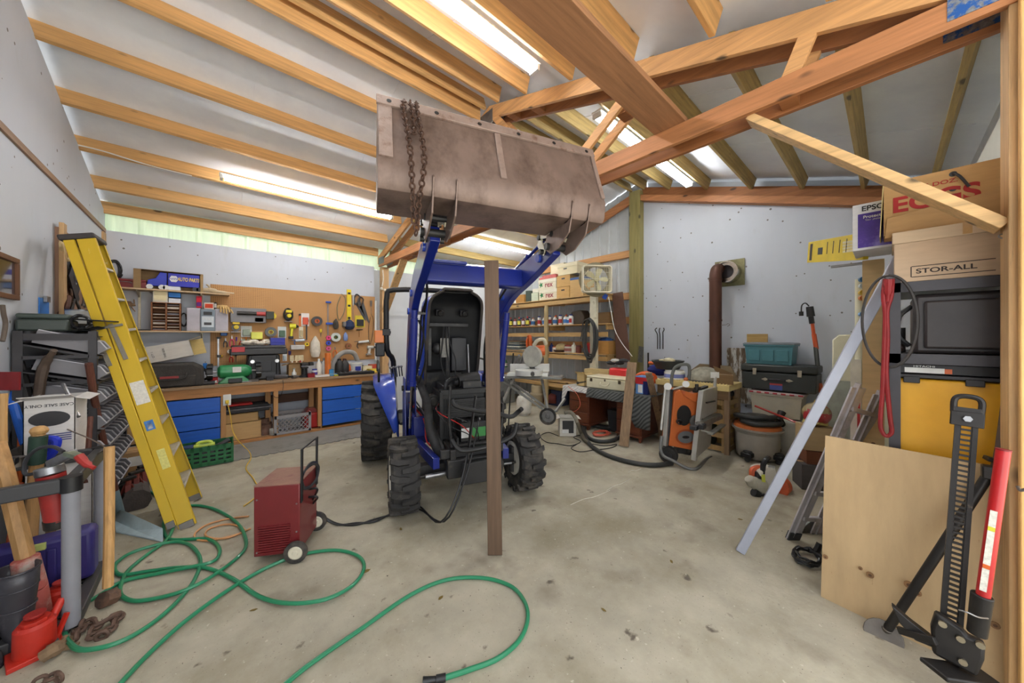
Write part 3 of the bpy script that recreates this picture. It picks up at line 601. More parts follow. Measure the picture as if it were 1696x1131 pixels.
for (x, zz, yy) in ((-.655, 2.24, -1.31), (-.675, 2.62, -1.315), (-.695, 2.93, -1.16), (-.69, 3.03, -1.10), (-.68, 3.02, -1.06)): c_.append(tw(x, yy, zz))
chain('hanging_chain', c_, .0055, .043, CH, 'rusty chain hanging over the bucket lip, left strand down to its hook')
c_ = [tw(-.61, -1.06, 3.02), tw(-.615, -1.10, 3.03), tw(-.62, -1.16, 2.95), tw(-.60, -1.315, 2.60), tw(-.625, -1.31, 2.36), tw(-.645, -1.31, 2.15)]
chain('hanging_chain', c_, .0055, .043, CH, 'rusty chain hanging over the bucket lip, right strand of the two')
c_ = [tw(-.655, -1.07, 3.03), tw(-.655, -1.14, 3.0), tw(-.65, -1.19, 2.9), tw(-.645, -1.22, 2.80), tw(-.65, -1.25, 2.76)]
chain('hanging_chain', c_, .0055, .043, CH, 'short rusty chain loop hanging between two longer strands on the bucket')
solo('prop_board', MB().bar((1.555, 1.925, 0.005), at(814, 432, d=2.50), .105, .04, up=(FW.x, FW.y, .0)), wood('weathered_board', (96, 74, 56), 'z'), 'tall weathered board standing upright to prop the loader cross tube', 'board', bevel=.003)
# ================================================================ BUILDERS FOR THE CLUTTER (local frame: x across, -y to the viewer, z up, origin at the base)
def carton(label, loc, w, d, h, rz=0, col=(196, 158, 108), cat='box', group=None, open_=0, rot=None, name='cardboard_box', stripe=None):
    t = thing(name, label, cat, loc, rz, group, rot); m = card(col); k = .004
    b = MB().bb(-w/2, w/2, -d/2, d/2, 0, k).bb(-w/2, w/2, -d/2, -d/2+k, 0, h).bb(-w/2, w/2, d/2-k, d/2, 0, h).bb(-w/2, -w/2+k, -d/2, d/2, 0, h).bb(w/2-k, w/2, -d/2, d/2, 0, h)
    part('box_body', b, m, t)
    if open_ == 0:
        part('lid', MB().bb(-w/2, w/2, -d/2, d/2, h-.002, h+.003), m, t); part('tape', MB().bb(-w/2-.001, w/2+.001, -.025, .025, h+.003, h+.0036), M('tape', (190, 150, 96), .3), t)
    elif open_ == 1:
        for s in (-1, 1):
            part('flap', MB().prism([(0, 0), (s*w*.30, -.02), (s*w*.30, -.016), (0, .004)], (s*w/2, -d/2, h), (1, 0, 0), (0, 0, 1), (0, d, 0)), m, t)
        part('flap', MB().prism([(0, 0), (-d*.35, .03), (-d*.35, .034), (0, .004)], (-w/2, -d/2, h), (0, 1, 0), (0, 0, 1), (w, 0, 0)), m, t)
    elif open_ == 2:   # separate lid
        part('lid', MB().bb(-w/2-.006, w/2+.006, -d/2-.006, d/2+.006, h-.06, h+.004), m, t, bevel=.002)
    return t
def tote(label, loc, w, d, h, col, lid=None, rz=0, name='storage_tote', cat='storage tote', clear=0):
    t = thing(name, label, cat, loc, rz); a = .9
    def ring(k, z): return [(sx*w/2*k, sy*d/2*k, z) for sx, sy in ((-1,-1),(1,-1),(1,1),(-1,1))]
    vs = ring(.86, 0)+ring(.93, h*.93)+ring(.90, h*.93)+ring(.83, .006); fs = [(3,2,1,0),(12,13,14,15)]
    for i in range(3): fs += [(i*4+j, i*4+(j+1) % 4, (i+1)*4+(j+1) % 4, (i+1)*4+j) for j in range(4)]
    m = col if not isinstance(col, tuple) else plas(col)
    part('tub', MB().add(vs, fs), m, t, bevel=.004)
    part('rim', MB().bb(-w/2*.98, w/2*.98, -d/2*.98, -d/2*.9, h*.86, h*.94).bb(-w/2*.98, w/2*.98, d/2*.9, d/2*.98, h*.86, h*.94).bb(-w/2*.98, -w/2*.92, -d/2*.9, d/2*.9, h*.86, h*.94).bb(w/2*.92, w/2*.98, -d/2*.9, d/2*.9, h*.86, h*.94), m, t, bevel=.004)
    if lid: part('lid', MB().prism([(-w/2, 0), (w/2, 0), (w/2, .018), (w/2*.92, .03), (-w/2*.92, .03), (-w/2, .018)], (0, -d/2, h*.94), (1, 0, 0), (0, 0, 1), (0, d, 0)), plas(lid), t, bevel=.005)
    return t
def crate(label, loc, w, d, h, col, rz=0, round_=False):
    t = thing('milk_crate', label, 'crate', loc, rz); m = plas(col); b = MB(); k = .012
    b.bb(-w/2, w/2, -d/2, d/2, 0, .01)
    for s in (-1, 1):
        b.bb(-w/2, w/2, s*d/2-k/2, s*d/2+k/2, h-.05, h).bb(-w/2, w/2, s*d/2-k/2, s*d/2+k/2, 0, .035)
        b.bb(s*w/2-k/2, s*w/2+k/2, -d/2, d/2, h-.05, h).bb(s*w/2-k/2, s*w/2+k/2, -d/2, d/2, 0, .035)
        if round_:
            nx = 7
            for r in range(4):
                z = .035+(h-.085)*(r)/3; b.bb(-w/2, w/2, s*d/2-k/3, s*d/2+k/3, z-.014, z+.014); b.bb(s*w/2-k/3, s*w/2+k/3, -d/2, d/2, z-.014, z+.014)
            for i in range(nx+1):
                x = -w/2+w*i/nx; b.bb(x-.013, x+.013, s*d/2-k/2, s*d/2+k/2, 0, h)
            for i in range(5):
                y = -d/2+d*i/4; b.bb(s*w/2-k/2, s*w/2+k/2, y-.013, y+.013, 0, h)
        else:
            n = 8; hh = h-.085
            for i in range(-2, n):
                for q in (1, -1):
                    x0, x1 = -w/2+.02+(w-.04)*i/n, -w/2+.02+(w-.04)*(i+3)/n; z0, z1 = .035, .035+hh
                    if q < 0: z0, z1 = z1, z0
                    c0, c1 = max(x0, -w/2), min(x1, w/2); f = lambda x: z0+(z1-z0)*(x-x0)/(x1-x0)
                    b.bar((c0, s*d/2, f(c0)), (c1, s*d/2, f(c1)), .008, .009)
            for i in range(7):
                y = -d/2+d*i/6; b.bb(s*w/2-k/2, s*w/2+k/2, y-.005, y+.005, 0, h)
            b.bb(-w/2, -w/2+.03, s*d/2-k/2, s*d/2+k/2, 0, h).bb(w/2-.03, w/2, s*d/2-k/2, s*d/2+k/2, 0, h)
    part('crate_body', b, m, t); return t
def bottle(label, loc, r, h, col, cap=(200, 30, 30), lab=None, group=None, kind='bottle', name=None, cat=None):
    t = thing(name or kind, label, cat or kind, loc, rng(0, 6), group); m = plas(col)
    if kind == 'jar': p = [(0, 0), (r*.95, 0), (r, .006), (r, h*.78), (r*.8, h*.84), (0, h*.84)]; cp = [(0, h*.82), (r*.9, h*.82), (r*.9, h), (0, h)]
    elif kind == 'spray_can': p = [(0, 0), (r, 0), (r, h*.82), (r*.75, h*.88), (0, h*.88)]; cp = [(0, h*.84), (r*.82, h*.84), (r*.8, h), (0, h)]
    elif kind == 'jug': p = [(0, 0), (r*.95, 0), (r, .01), (r, h*.65), (r*.5, h*.86), (r*.4, h*.9), (0, h*.9)]; cp = [(0, h*.88), (r*.42, h*.88), (r*.42, h), (0, h)]
    else: p = [(0, 0), (r*.95, 0), (r, .008), (r, h*.66), (r*.55, h*.80), (r*.35, h*.86), (0, h*.88)]; cp = [(0, h*.85), (r*.4, h*.85), (r*.34, h), (0, h)]
    part('body', MB().lathe((0, 0, 0), (0, 0, 1), p, 14), m, t); part('cap', MB().lathe((0, 0, 0), (0, 0, 1), cp, 12), plas(cap), t)
    if lab: part('paper_label', MB().lathe((0, 0, 0), (0, 0, 1), [(r+.0008, h*.18), (r+.0008, h*.58)], 14), plas(lab, .6), t)
    return t
def coil(label, c, R, r, mat, n=4, squash=(1, 1), ax='y', name='cable_coil', cat='cable', jit=.15, tail=None):
    c = Vector(c); P = []
    lp = [(rng(.5, 1.05), rng(.75, 1.05), rng(-.12, .12), rng(-.10, .10)) for _ in range(n+1)]
    for i in range(n*14):
        a = 2*math.pi*i/14; f = i/14 % 1; l0, l1 = lp[i//14], lp[i//14+1]; q = [g*(1-f)+h_*f for g, h_ in zip(l0, l1)]; k = 1+rng(-jit, jit)*.22; u = (math.cos(a)*q[0]+q[2])*R*squash[0]*k; v = (math.sin(a)*q[1]+q[3])*R*squash[1]*k; w = rng(-1, 1)*r*1.4+(i/14-n/2)*r*.9
        P.append(c + (Vector((u, w, v)) if ax == 'y' else Vector((w, u, v)) if ax == 'x' else Vector((u, v, abs(w)+r))))
    if tail: P += [Vector(q) for q in tail]
    b = MB().tube(P, r, n=6, smooth=2); return solo(name, b, mat, label, cat)
# --- hand tools; hung flat on a wall that faces -y, w and h are the outline
def T_drill(t, w, h, c, c2=(40, 40, 42)):
    part('body', MB().cyl((-w*.35, -.05, h*.78), (w*.22, -.05, h*.78), h*.16, n=14).bar((-w*.12, -.05, h*.7), (-w*.22, -.05, h*.12), .045, w*.2), plas(c), t, bevel=.004)
    part('chuck', MB().cyl((w*.22, -.05, h*.78), (w*.48, -.05, h*.78), h*.11, h*.06, n=12), DSTEEL, t); part('battery_pack', MB().box((-w*.22, -.05, h*.08), (w*.42, .07, h*.16)), plas(c2), t, bevel=.004)
def T_circ(t, w, h, c, c2=(60, 60, 62)):
    part('blade_guard', MB().cyl((0, -.02, h*.45), (0, -.05, h*.45), min(w, h)*.45, n=20), plas(c2), t, bevel=.003)
    part('motor', MB().cyl((0, -.05, h*.5), (0, -.14, h*.5), min(w, h)*.26, n=16).box((0, -.08, h*.85), (w*.7, .05, h*.2)), plas(c), t, bevel=.005)
    part('shoe', MB().box((0, -.04, h*.08), (w*.95, .08, .008)), STEEL, t)
def T_pack(t, w, h, c, c2=(40, 40, 42)):
    part('card', MB().bb(-w/2, w/2, -.006, -.003, 0, h), plas(c), t); part('blister', MB().box((0, -.022, h*.4), (w*.7, .032, h*.55)), plas(c2), t, bevel=.006)
def T_pliers(t, w, h, c, c2=None):
    part('jaws', MB().prism([(-w*.15, h*.68), (w*.15, h*.68), (w*.08, h), (-w*.08, h)], (0, -.02, 0), (1, 0, 0), (0, 0, 1), (0, .012, 0)), STEEL, t)
    for s in (-1, 1): part('handle', MB().tube([(s*w*.05, -.015, h*.7), (s*w*.42, -.015, h*.45), (s*w*.38, -.015, 0)], .008), plas(c), t)
def T_driver(t, w, h, c, c2=None):
    part('handle', MB().cyl((0, -.02, h*.58), (0, -.02, h), w*.42, w*.5, n=8), plas(c), t); part('shaft', MB().cyl((0, -.02, 0), (0, -.02, h*.6), .004, n=6), STEEL, t)
def T_spool(t, w, h, c, c2=(220, 220, 215)):
    part('roll', MB().lathe((0, -.06, h/2), (0, 1, 0), [(w*.22, 0), (w*.5, 0), (w*.5, .045), (w*.22, .045)], 22), plas(c), t); part('core', MB().lathe((0, -.062, h/2), (0, 1, 0), [(w*.16, 0), (w*.22, 0), (w*.22, .05), (w*.16, .05)], 16), plas(c2), t)
def T_saw(t, w, h, c, c2=None):
    part('blade', MB().prism([(w*.5, 0), (w*.38, -.0), (-w*.36, h*.62), (-w*.05, h*.86)], (0, -.012, 0), (1, 0, 0), (0, 0, 1), (0, .002, 0)), M('saw_steel', (92, 92, 94), .4, metal=.6, var=.2), t)
    part('handle', MB().tube([(-w*.40, -.02, h*.62), (-w*.5, -.02, h*.82), (-w*.32, -.02, h), (-w*.05, -.02, h*.92), (-w*.12, -.02, h*.78)], .014, closed=True), plas(c), t)
def T_bag(t, w, h, c, c2=None):
    part('bag', MB().lathe((0, -.05, 0), (0, 0, 1), [(0, 0), (w*.35, .01), (w*.5, h*.3), (w*.42, h*.7), (w*.12, h*.95), (0, h)], 12), cloth(c), t)
def T_level(t, w, h, c, c2=None):
    part('rail', MB().bb(-w/2, w/2, -.03, -.006, 0, h), plas(c), t, bevel=.002)
    for z in (.12, .5, .88): part('vial', MB().bb(-w*.32, w*.32, -.032, -.03, h*z-.02, h*z+.02), BLK, t)
def T_clamp(t, w, h, c, c2=(30, 30, 32)):
    part('bar', MB().bb(-.010, .010, -.03, -.02, 0, h), STEEL, t); part('head', MB().box((w*.15, -.025, h*.35), (w, .035, .04)), plas(c2), t, bevel=.004); part('grip', MB().cyl((w*.4, -.025, h*.35), (w*1.1, -.025, h*.35), .016, n=10), plas(c), t)
    part('jaw', MB().box((w*.1, -.025, h*.97), (w, .03, .03)), plas(c2), t, bevel=.004)
def T_grind(t, w, h, c, c2=(50, 50, 52)):
    part('body', MB().cyl((-w*.3, -.05, h*.5), (w*.5, -.05, h*.5), h*.26, h*.2, n=14), plas(c), t); part('disc', MB().cyl((-w*.35, -.07, h*.5), (-w*.35, -.085, h*.5), h*.5, n=22), plas(c2), t); part('side_handle', MB().cyl((-w*.25, -.05, h*.5), (-w*.25, -.05, h), .014, n=8), BLK, t)
def T_caulk(t, w, h, c, c2=(60, 60, 62)):
    part('tube', MB().cyl((-w*.28, -.04, h*.6), (w*.3, -.04, h*.7), .024, n=12), plas(c), t); part('frame_rod', MB().tube([(w*.3, -.04, h*.55), (w*.32, -.04, h*.75), (-w*.3, -.04, h*.7), (-w*.5, -.04, h*.66)], .006).tube([(-w*.3, -.04, h*.6), (-w*.36, -.04, h*.2), (-w*.28, -.04, 0)], .008), plas(c2), t)
def T_hammer(t, w, h, c, c2=None):
    part('handle', MB().cyl((0, -.02, 0), (0, -.02, h*.88), .012, .010, n=8), plas(c), t); part('head', MB().box((0, -.02, h*.93), (w, .028, h*.12)), DSTEEL, t, bevel=.004)
def T_square(t, w, h, c, c2=None):
    part('blade', MB().bb(-.012, .012, -.012, -.008, 0, h), plas(c), t); part('stock', MB().bb(-w/2, w/2, -.02, -.004, h*.88, h), plas((40, 40, 42)), t)
def T_case(t, w, h, c, c2=(70, 70, 74)):
    part('case_body', MB().bb(-w/2, w/2, -.10, -.0, 0, h), plas(c), t, bevel=.01)
def T_hook(t, w, h, c, c2=None):
    part('hanger', MB().tube([(0, -.015, h), (w*.5, -.015, h*.8), (w*.3, -.015, h*.3), (-w*.3, -.015, 0), (-w*.5, -.015, h*.5), (-w*.1, -.015, h*.9)], .005), plas(c), t)
def peg(name, cat, fn, box, c, label, c2=None, Y=7.085, group=None, rot=0):
    x0, y0, x1, y1 = box; A = at(x0, y1, Y=Y); B = at(x1, y0, Y=Y); w = abs(B.x-A.x); h = abs(B.z-A.z)
    t = thing(name, label, cat, ((A.x+B.x)/2, Y, min(A.z, B.z)), 0, group, (0, rot, 0)); fn(t, w, h, c, *([c2] if c2 else [])); return t

# ================================================================ WORKBENCH
BY, BZ = 6.43, .905
def bx(px): return at(px, 600, Y=BY).x
W_BT = wood('bench_top', (158, 128, 96), 'x', knots=False, var=.25); W_BN = wood('bench_fir', (178, 124, 72), 'x'); W_BNz = wood('bench_leg_fir', (184, 136, 84), 'z')
bench = thing('workbench', 'long wooden workbench with blue drawers under the pegboard', 'workbench', (.7, 6.75, 0))
part('worktop', MB().bb(-1.05, 2.44, BY-.02, 7.09, BZ-.035, BZ), W_BT, bench, bevel=.003, world=True)
part('apron', MB().bb(-1.05, 2.44, BY, BY+.04, BZ-.165, BZ-.037), W_BN, bench, bevel=.003, world=True)
for px in (271, 370, 457, 530, 602): part('leg', MB().bb(bx(px)-.03, bx(px)+.03, BY+.002, BY+.09, .08, BZ-.166), W_BNz, bench, bevel=.003, world=True)
for px in (448, 522): part('leg', MB().bb(bx(px)-.04, bx(px)+.03, BY+.25, BY+.34, .08, BZ-.04), W_BNz, bench, bevel=.003, world=True)
part('base_plate', MB().bb(bx(270), bx(602), BY+.01, BY+.08, .0, .04), W_BN, bench, bevel=.003, world=True)
part('bottom_shelf', MB().bb(bx(270), bx(602), BY+.08, 7.05, .02, .045), W_BT, bench, world=True)
part('back_rail', MB().bb(-1.0, 2.44, 7.0, 7.05, .46, .60), wood('dark_rail', (92, 58, 36), 'x'), bench, world=True)
DRW = M('blue_painted_wood', (28, 92, 190), .5, var=.08, vs=4, stretch=(1, 1, 10), bump=.05)
def drawers(xa, xb, n=3):
    for i in range(n):
        z1 = .725-i*.218; z0 = z1-.205
        part('drawer', MB().bb(xa, xb, BY-.012, BY+.008, z0, z1).bb(xa+.02, xb-.02, BY+.008, BY+.5, z0+.02, z1-.05), DRW, bench, bevel=.003, world=True)
drawers(bx(270)+.035, bx(370)-.035); drawers(bx(530)+.035, bx(602)-.035)
part('drawer_bank_side', MB().bb(bx(370)-.03, bx(370)-.01, BY+.01, 7.0, .05, BZ-.17).bb(bx(530)+.01, bx(530)+.03, BY+.01, 7.0, .05, BZ-.17), W_BNz, bench, world=True)
o = thing('power_outlet', 'wall outlet box on the bench leg with a yellow cord plugged in', 'outlet', (bx(376), BY-.015, .60)); part('cover_plate', MB().bb(-.045, .045, -.01, .0, 0, .16), WHT, o, bevel=.004); part('plug', MB().bb(-.02, .02, -.05, -.01, .03, .08), YEL, o, bevel=.004)
# pegboard with its grid of holes
m_peg = M('pegboard_tan', (190, 142, 90), .7, var=.06, vs=3)
nt = m_peg.node_tree; N = nt.nodes; Lk = nt.links; b = N['Principled BSDF']; src = b.inputs['Base Color'].links[0].from_socket
tc = N.new('ShaderNodeTexCoord'); sp = N.new('ShaderNodeSeparateXYZ'); Lk.new(tc.outputs['Object'], sp.inputs[0]); dd = []
for ax in (0, 2):
    a = N.new('ShaderNodeMath'); a.operation = 'MULTIPLY'; a.inputs[1].default_value = 1/.0254; Lk.new(sp.outputs[ax], a.inputs[0])
    f = N.new('ShaderNodeMath'); f.operation = 'FRACT'; Lk.new(a.outputs[0], f.inputs[0]); q = N.new('ShaderNodeMath'); q.operation = 'SUBTRACT'; q.inputs[1].default_value = .5; Lk.new(f.outputs[0], q.inputs[0])
    p2 = N.new('ShaderNodeMath'); p2.operation = 'MULTIPLY'; Lk.new(q.outputs[0], p2.inputs[0]); Lk.new(q.outputs[0], p2.inputs[1]); dd.append(p2)
ad = N.new('ShaderNodeMath'); ad.operation = 'ADD'; Lk.new(dd[0].outputs[0], ad.inputs[0]); Lk.new(dd[1].outputs[0], ad.inputs[1])
lt = N.new('ShaderNodeMath'); lt.operation = 'LESS_THAN'; lt.inputs[1].default_value = .030; Lk.new(ad.outputs[0], lt.inputs[0])
mx = N.new('ShaderNodeMix'); mx.data_type = 'RGBA'; Lk.new(lt.outputs[0], mx.inputs[0]); Lk.new(src, mx.inputs[6]); mx.inputs[7].default_value = lin((70, 44, 22)); Lk.new(mx.outputs[2], b.inputs['Base Color'])
solo('pegboard', MB().bb(-.005, 2.53, 7.086, 7.098, 1.14, 2.425), m_peg, 'tan pegboard with a grid of holes covering the wall over the workbench', 'pegboard')
SHW = wood('shelf_pale', (196, 168, 132), 'x', knots=False)
for z, x1, nm in ((2.262, .22, 'upper'), (1.683, .22, 'lower')):
    s_ = thing('wall_shelf', nm + ' wall shelf left of the pegboard on slotted metal brackets', 'shelf', (-.4, 7.0, z)); part('board', MB().bb(-1.04, x1, 6.80, 7.085, z-.02, z), SHW, s_, bevel=.002, world=True)
    for px in (231, 334): x = at(px, 500, Y=7.09).x; part('bracket', MB().prism([(7.08, z-.02), (6.85, z-.02), (6.85, z-.035), (7.08, z-.11)], (x-.006, 0, 0), (0, 1, 0), (0, 0, 1), (.012, 0, 0)), metal((200, 190, 165), .5), s_, world=True)
for px, nm in ((231, 'left'), (334, 'right')):
    x = at(px, 500, Y=7.09).x; solo('slotted_standard', MB().bb(x-.012, x+.012, 7.075, 7.099, 1.55, 2.25), metal((200, 190, 165), .5), nm + ' slotted upright holding the two wall shelves', 'bracket')
# ---- on the upper shelf
def sx(px, Y=6.93): return at(px, 500, Y=Y).x
t = thing('toy_truck', 'blue toy semi truck in its long display box on the upper shelf', 'toy truck', (sx(290, 6.86), 6.9, 2.262))
w = sx(341, 6.86)-sx(245, 6.86)
part('display_box', MB().bb(-w/2-.10, w/2, .06, .065, 0, .27).bb(-w/2-.10, w/2, -.08, .065, 0, .004).bb(w/2-.03, w/2, -.08, .065, 0, .26).bb(-w/2-.10, w/2, -.08, .065, .262, .266), card((150, 122, 84)), t)
part('box_flap', MB().bb(-w/2-.1, -w/2-.095, -.08, .06, 0, .26).bar((-w/2-.10, -.08, .13), (-w/2-.03, -.09, .13), .004, .26), card((150, 122, 84)), t)
part('trailer', MB().bb(-w*.12, w/2-.04, -.06, .04, .06, .245), plas((38, 44, 168)), t, bevel=.004)
part('cab', MB().prism([(-w/2+.02, .05), (-w*.14, .05), (-w*.14, .24), (-w*.25, .25), (-w*.32, .16), (-w/2+.03, .13)], (0, -.055, 0), (1, 0, 0), (0, 0, 1), (0, .09, 0)), plas((44, 60, 178)), t, bevel=.005)
for i, x in enumerate((-w*.42, -w*.22, -w*.15, w*.36, w*.43)): part('wheel', MB().cyl((x, -.065, .035), (x, -.04, .035), .034, n=14), WHT if i < 3 else DK, t)
part('badge', MB().cyl((-w*.02, -.0602, .165), (-w*.02, -.0615, .165), .05, n=6), WHT, t)
text('lettering', 'NAPA', .036, t, (-w*.02, -.0625, .165), T_MY, plas((38, 44, 168)), bold=.01); text('lettering', 'AUTO PARTS', .075, t, (w*.235, -.062, .165), T_MY, YEL, sx=.52, bold=.02, shear=.2)
t = thing('toolbox', 'flat dark red metal toolbox at the left end of the upper shelf', 'toolbox', (sx(208), 6.93, 2.262)); part('box', MB().bb(-.20, .20, -.08, .08, 0, .09), paint((112, 22, 24)), t, bevel=.006); part('lid', MB().bb(-.20, .20, -.08, .08, .092, .12), paint((120, 26, 26)), t, bevel=.006); part('handle', MB().tube([(-.06, -.085, .06), (-.05, -.1, .075), (.05, -.1, .075), (.06, -.085, .06)], .005), STEEL, t)
coil('bundle of dark wire hanging above the left end of the upper shelf', at(190, 446, Y=7.0), .13, .010, BLK, 4, (.7, 1), name='wire_bundle')
t = thing('driftwood', 'piece of pale driftwood at the right end of the upper shelf', 'driftwood', (sx(357), 6.92, 2.262)); part('stem', MB().tube([(-.22, 0, .03), (-.08, 0, .05), (.06, -.02, .03), (.22, -.03, .02)], [.03, .035, .02, .012]).tube([(-.05, 0, .05), (-.08, 0, .11), (-.1, .02, .13)], .012), M('driftwood', (198, 180, 150), .8, var=.2), t)
# ---- on the lower shelf
t = thing('card_organizer', 'wooden pigeonhole organizer with thin papers on the lower shelf', 'organizer', (sx(276, 6.9), 6.92, 1.683)); w = (sx(300, 6.84)-sx(253, 6.84)); h = .40
OW = wood('organizer_wood', (134, 84, 46), 'x', knots=False)
b = MB().bb(-w/2, w/2, .06, .07, 0, h)
for x in (-w/2, 0, w/2): b.bb(x-.008, x+.008, -.1, .07, 0, h)
b.bb(-w/2, w/2, -.1, .07, 0, .012).bb(-w/2, w/2, -.1, .07, h-.012, h)
for i in range(1, 9): b.bb(-w/2, w/2, -.095, .07, i*h/9-.002, i*h/9+.002)
part('frame', b, OW, t)
for i in range(18):
    s = -1 if i % 2 else 1; k = i//2
    if k in (6, 8) and s < 0: continue
    part('paper_stack', MB().bb(s*w/4-w*.21, s*w/4+w*.21, -.085+rng(0, .02), .05, k*h/9+.004, k*h/9+rng(.010, .030)), M('paper_%d' % (i % 3), [(206, 186, 160), (120, 118, 124), (226, 220, 208)][i % 3], .8), t)
def lbox(label, x0, y0, x1, y1, z, cols, Y=6.92, dep=.14, name='small_box', cat='box', grp=None):
    A = at(x0, y1, Y=Y-dep/2); B = at(x1, y0, Y=Y-dep/2); t = thing(name, label, cat, ((A.x+B.x)/2, Y, z), 0, grp); w = B.x-A.x; h = B.z-A.z; n = len(cols); 
    part('box_body', MB().bb(-w/2, w/2, -dep/2, dep/2, 0, h), card(cols[0]), t, bevel=.002)
    for i, c in enumerate(cols[1:]): part('printed_panel', MB().bb(-w*.42, w*.42, -dep/2-.001, -dep/2, h*(.15+.7*i/max(1, n-1)), h*(.15+.7*(i+1)/max(1, n-1))-.004), card(c), t)
    return t
zt = 1.683+.40
lbox('off-white box on top of the wooden organizer, the larger one', 253, 489, 278, 510, zt, [(214, 208, 190), (236, 224, 180)])
lbox('small white carton under the blue one on the organizer', 279, 504.5, 299, 511, zt, [(228, 232, 238)]); lbox('small blue carton between two white ones on the organizer', 279, 497.5, 299, 504, zt+.085, [(58, 122, 196)]); lbox('small white carton topmost on the organizer', 279, 488, 299, 497, zt+.168, [(232, 236, 242)])
for a, b, nm in ((309, 332, 'left'), (356, 378, 'right')):
    A = at(a, 547, Y=6.82).x; B = at(b, 547, Y=6.82).x; t = thing('speaker', nm + ' grey stereo speaker on the lower shelf', 'speaker', ((A+B)/2, 6.92, 1.683)); w = B-A
    part('cabinet', MB().bb(-w/2, w/2, -.1, .1, 0, .34), plas((196, 192, 198)), t, bevel=.006); part('grille', MB().bb(-w*.46, w*.46, -.106, -.1, .02, .32), plas((186, 182, 190), .9), t, bevel=.003)
A = at(332, 547, Y=6.8).x; B = at(356, 547, Y=6.8).x; w = B-A
t = thing('stereo', 'silver-grey stereo player between the two grey speakers', 'stereo', ((A+B)/2, 6.9, 1.683)); part('cabinet', MB().bb(-w/2, w/2, -.1, .1, 0, .33), plas((120, 132, 142)), t, bevel=.006)
part('display', MB().bb(-w*.3, w*.3, -.103, -.1, .24, .29), BLK, t); part('front_panel', MB().bb(-w*.42, w*.42, -.102, -.1, .06, .22), plas((206, 214, 220)), t); part('cassette_door', MB().bb(-w*.26, w*.26, -.106, -.102, .09, .13), DK, t)
for i in range(4): part('button', MB().cyl((-w*.3+i*w*.2, -.102, .18), (-w*.3+i*w*.2, -.108, .18), .009, n=8), WHT, t)
lbox('red and purple box standing on the left speaker', 325, 500, 334, 519, 1.683+.345, [(176, 36, 52), (92, 40, 120), (206, 40, 60)]); lbox('white and red box lying on the stereo', 338, 510, 354, 520, 1.683+.335, [(222, 214, 200), (206, 72, 44)]); lbox('thin black box next to the white and red one', 354.5, 511, 359, 521, 1.683+.345, [(30, 30, 34), (200, 190, 180)])
t = thing('work_gloves', 'tan leather work gloves draped on the right speaker', 'gloves', (at(368, 521, Y=6.9).x, 6.9, 1.683+.34)); g = MB()
g.ball((0, 0, .03), .07, 10, (1.3, 1, .6))
for i in range(5): g.tube([(-.03+i*.02, -.05, .03), (-.02+i*.03, -.11, .03-.01*i), (-.02+i*.035, -.12, -.05-.012*(i % 3))], .012)
part('glove', g, M('leather_tan', (206, 170, 112), .8, var=.15), t)
coil('black cord bunched beside the wooden organizer', at(304, 530, Y=6.95), .10, .006, BLK, 3, (.5, 1), name='cord_bundle', cat='cord')
solo('wrench', MB().bb(-.82, -.5, 6.86, 6.90, 1.684, 1.70).bb(-.54, -.46, 6.85, 6.92, 1.684, 1.71), DSTEEL, 'dark wrench lying on the lower shelf left of the organizer', 'wrench', bevel=.003)
solo('dried_plant', MB().tube([at(222, 496, Y=7.06), at(222, 505, Y=7.0), at(212, 503, Y=7.0), at(205, 508, Y=7.0), at(214, 512, Y=7.0)], [.006, .02, .04, .03, .008]).tube([at(216, 506, Y=7.0), at(224, 516, Y=7.0)], .006), M('dry_brown', (156, 128, 98), .9), 'small dry brown root hanging under the upper shelf', 'root')
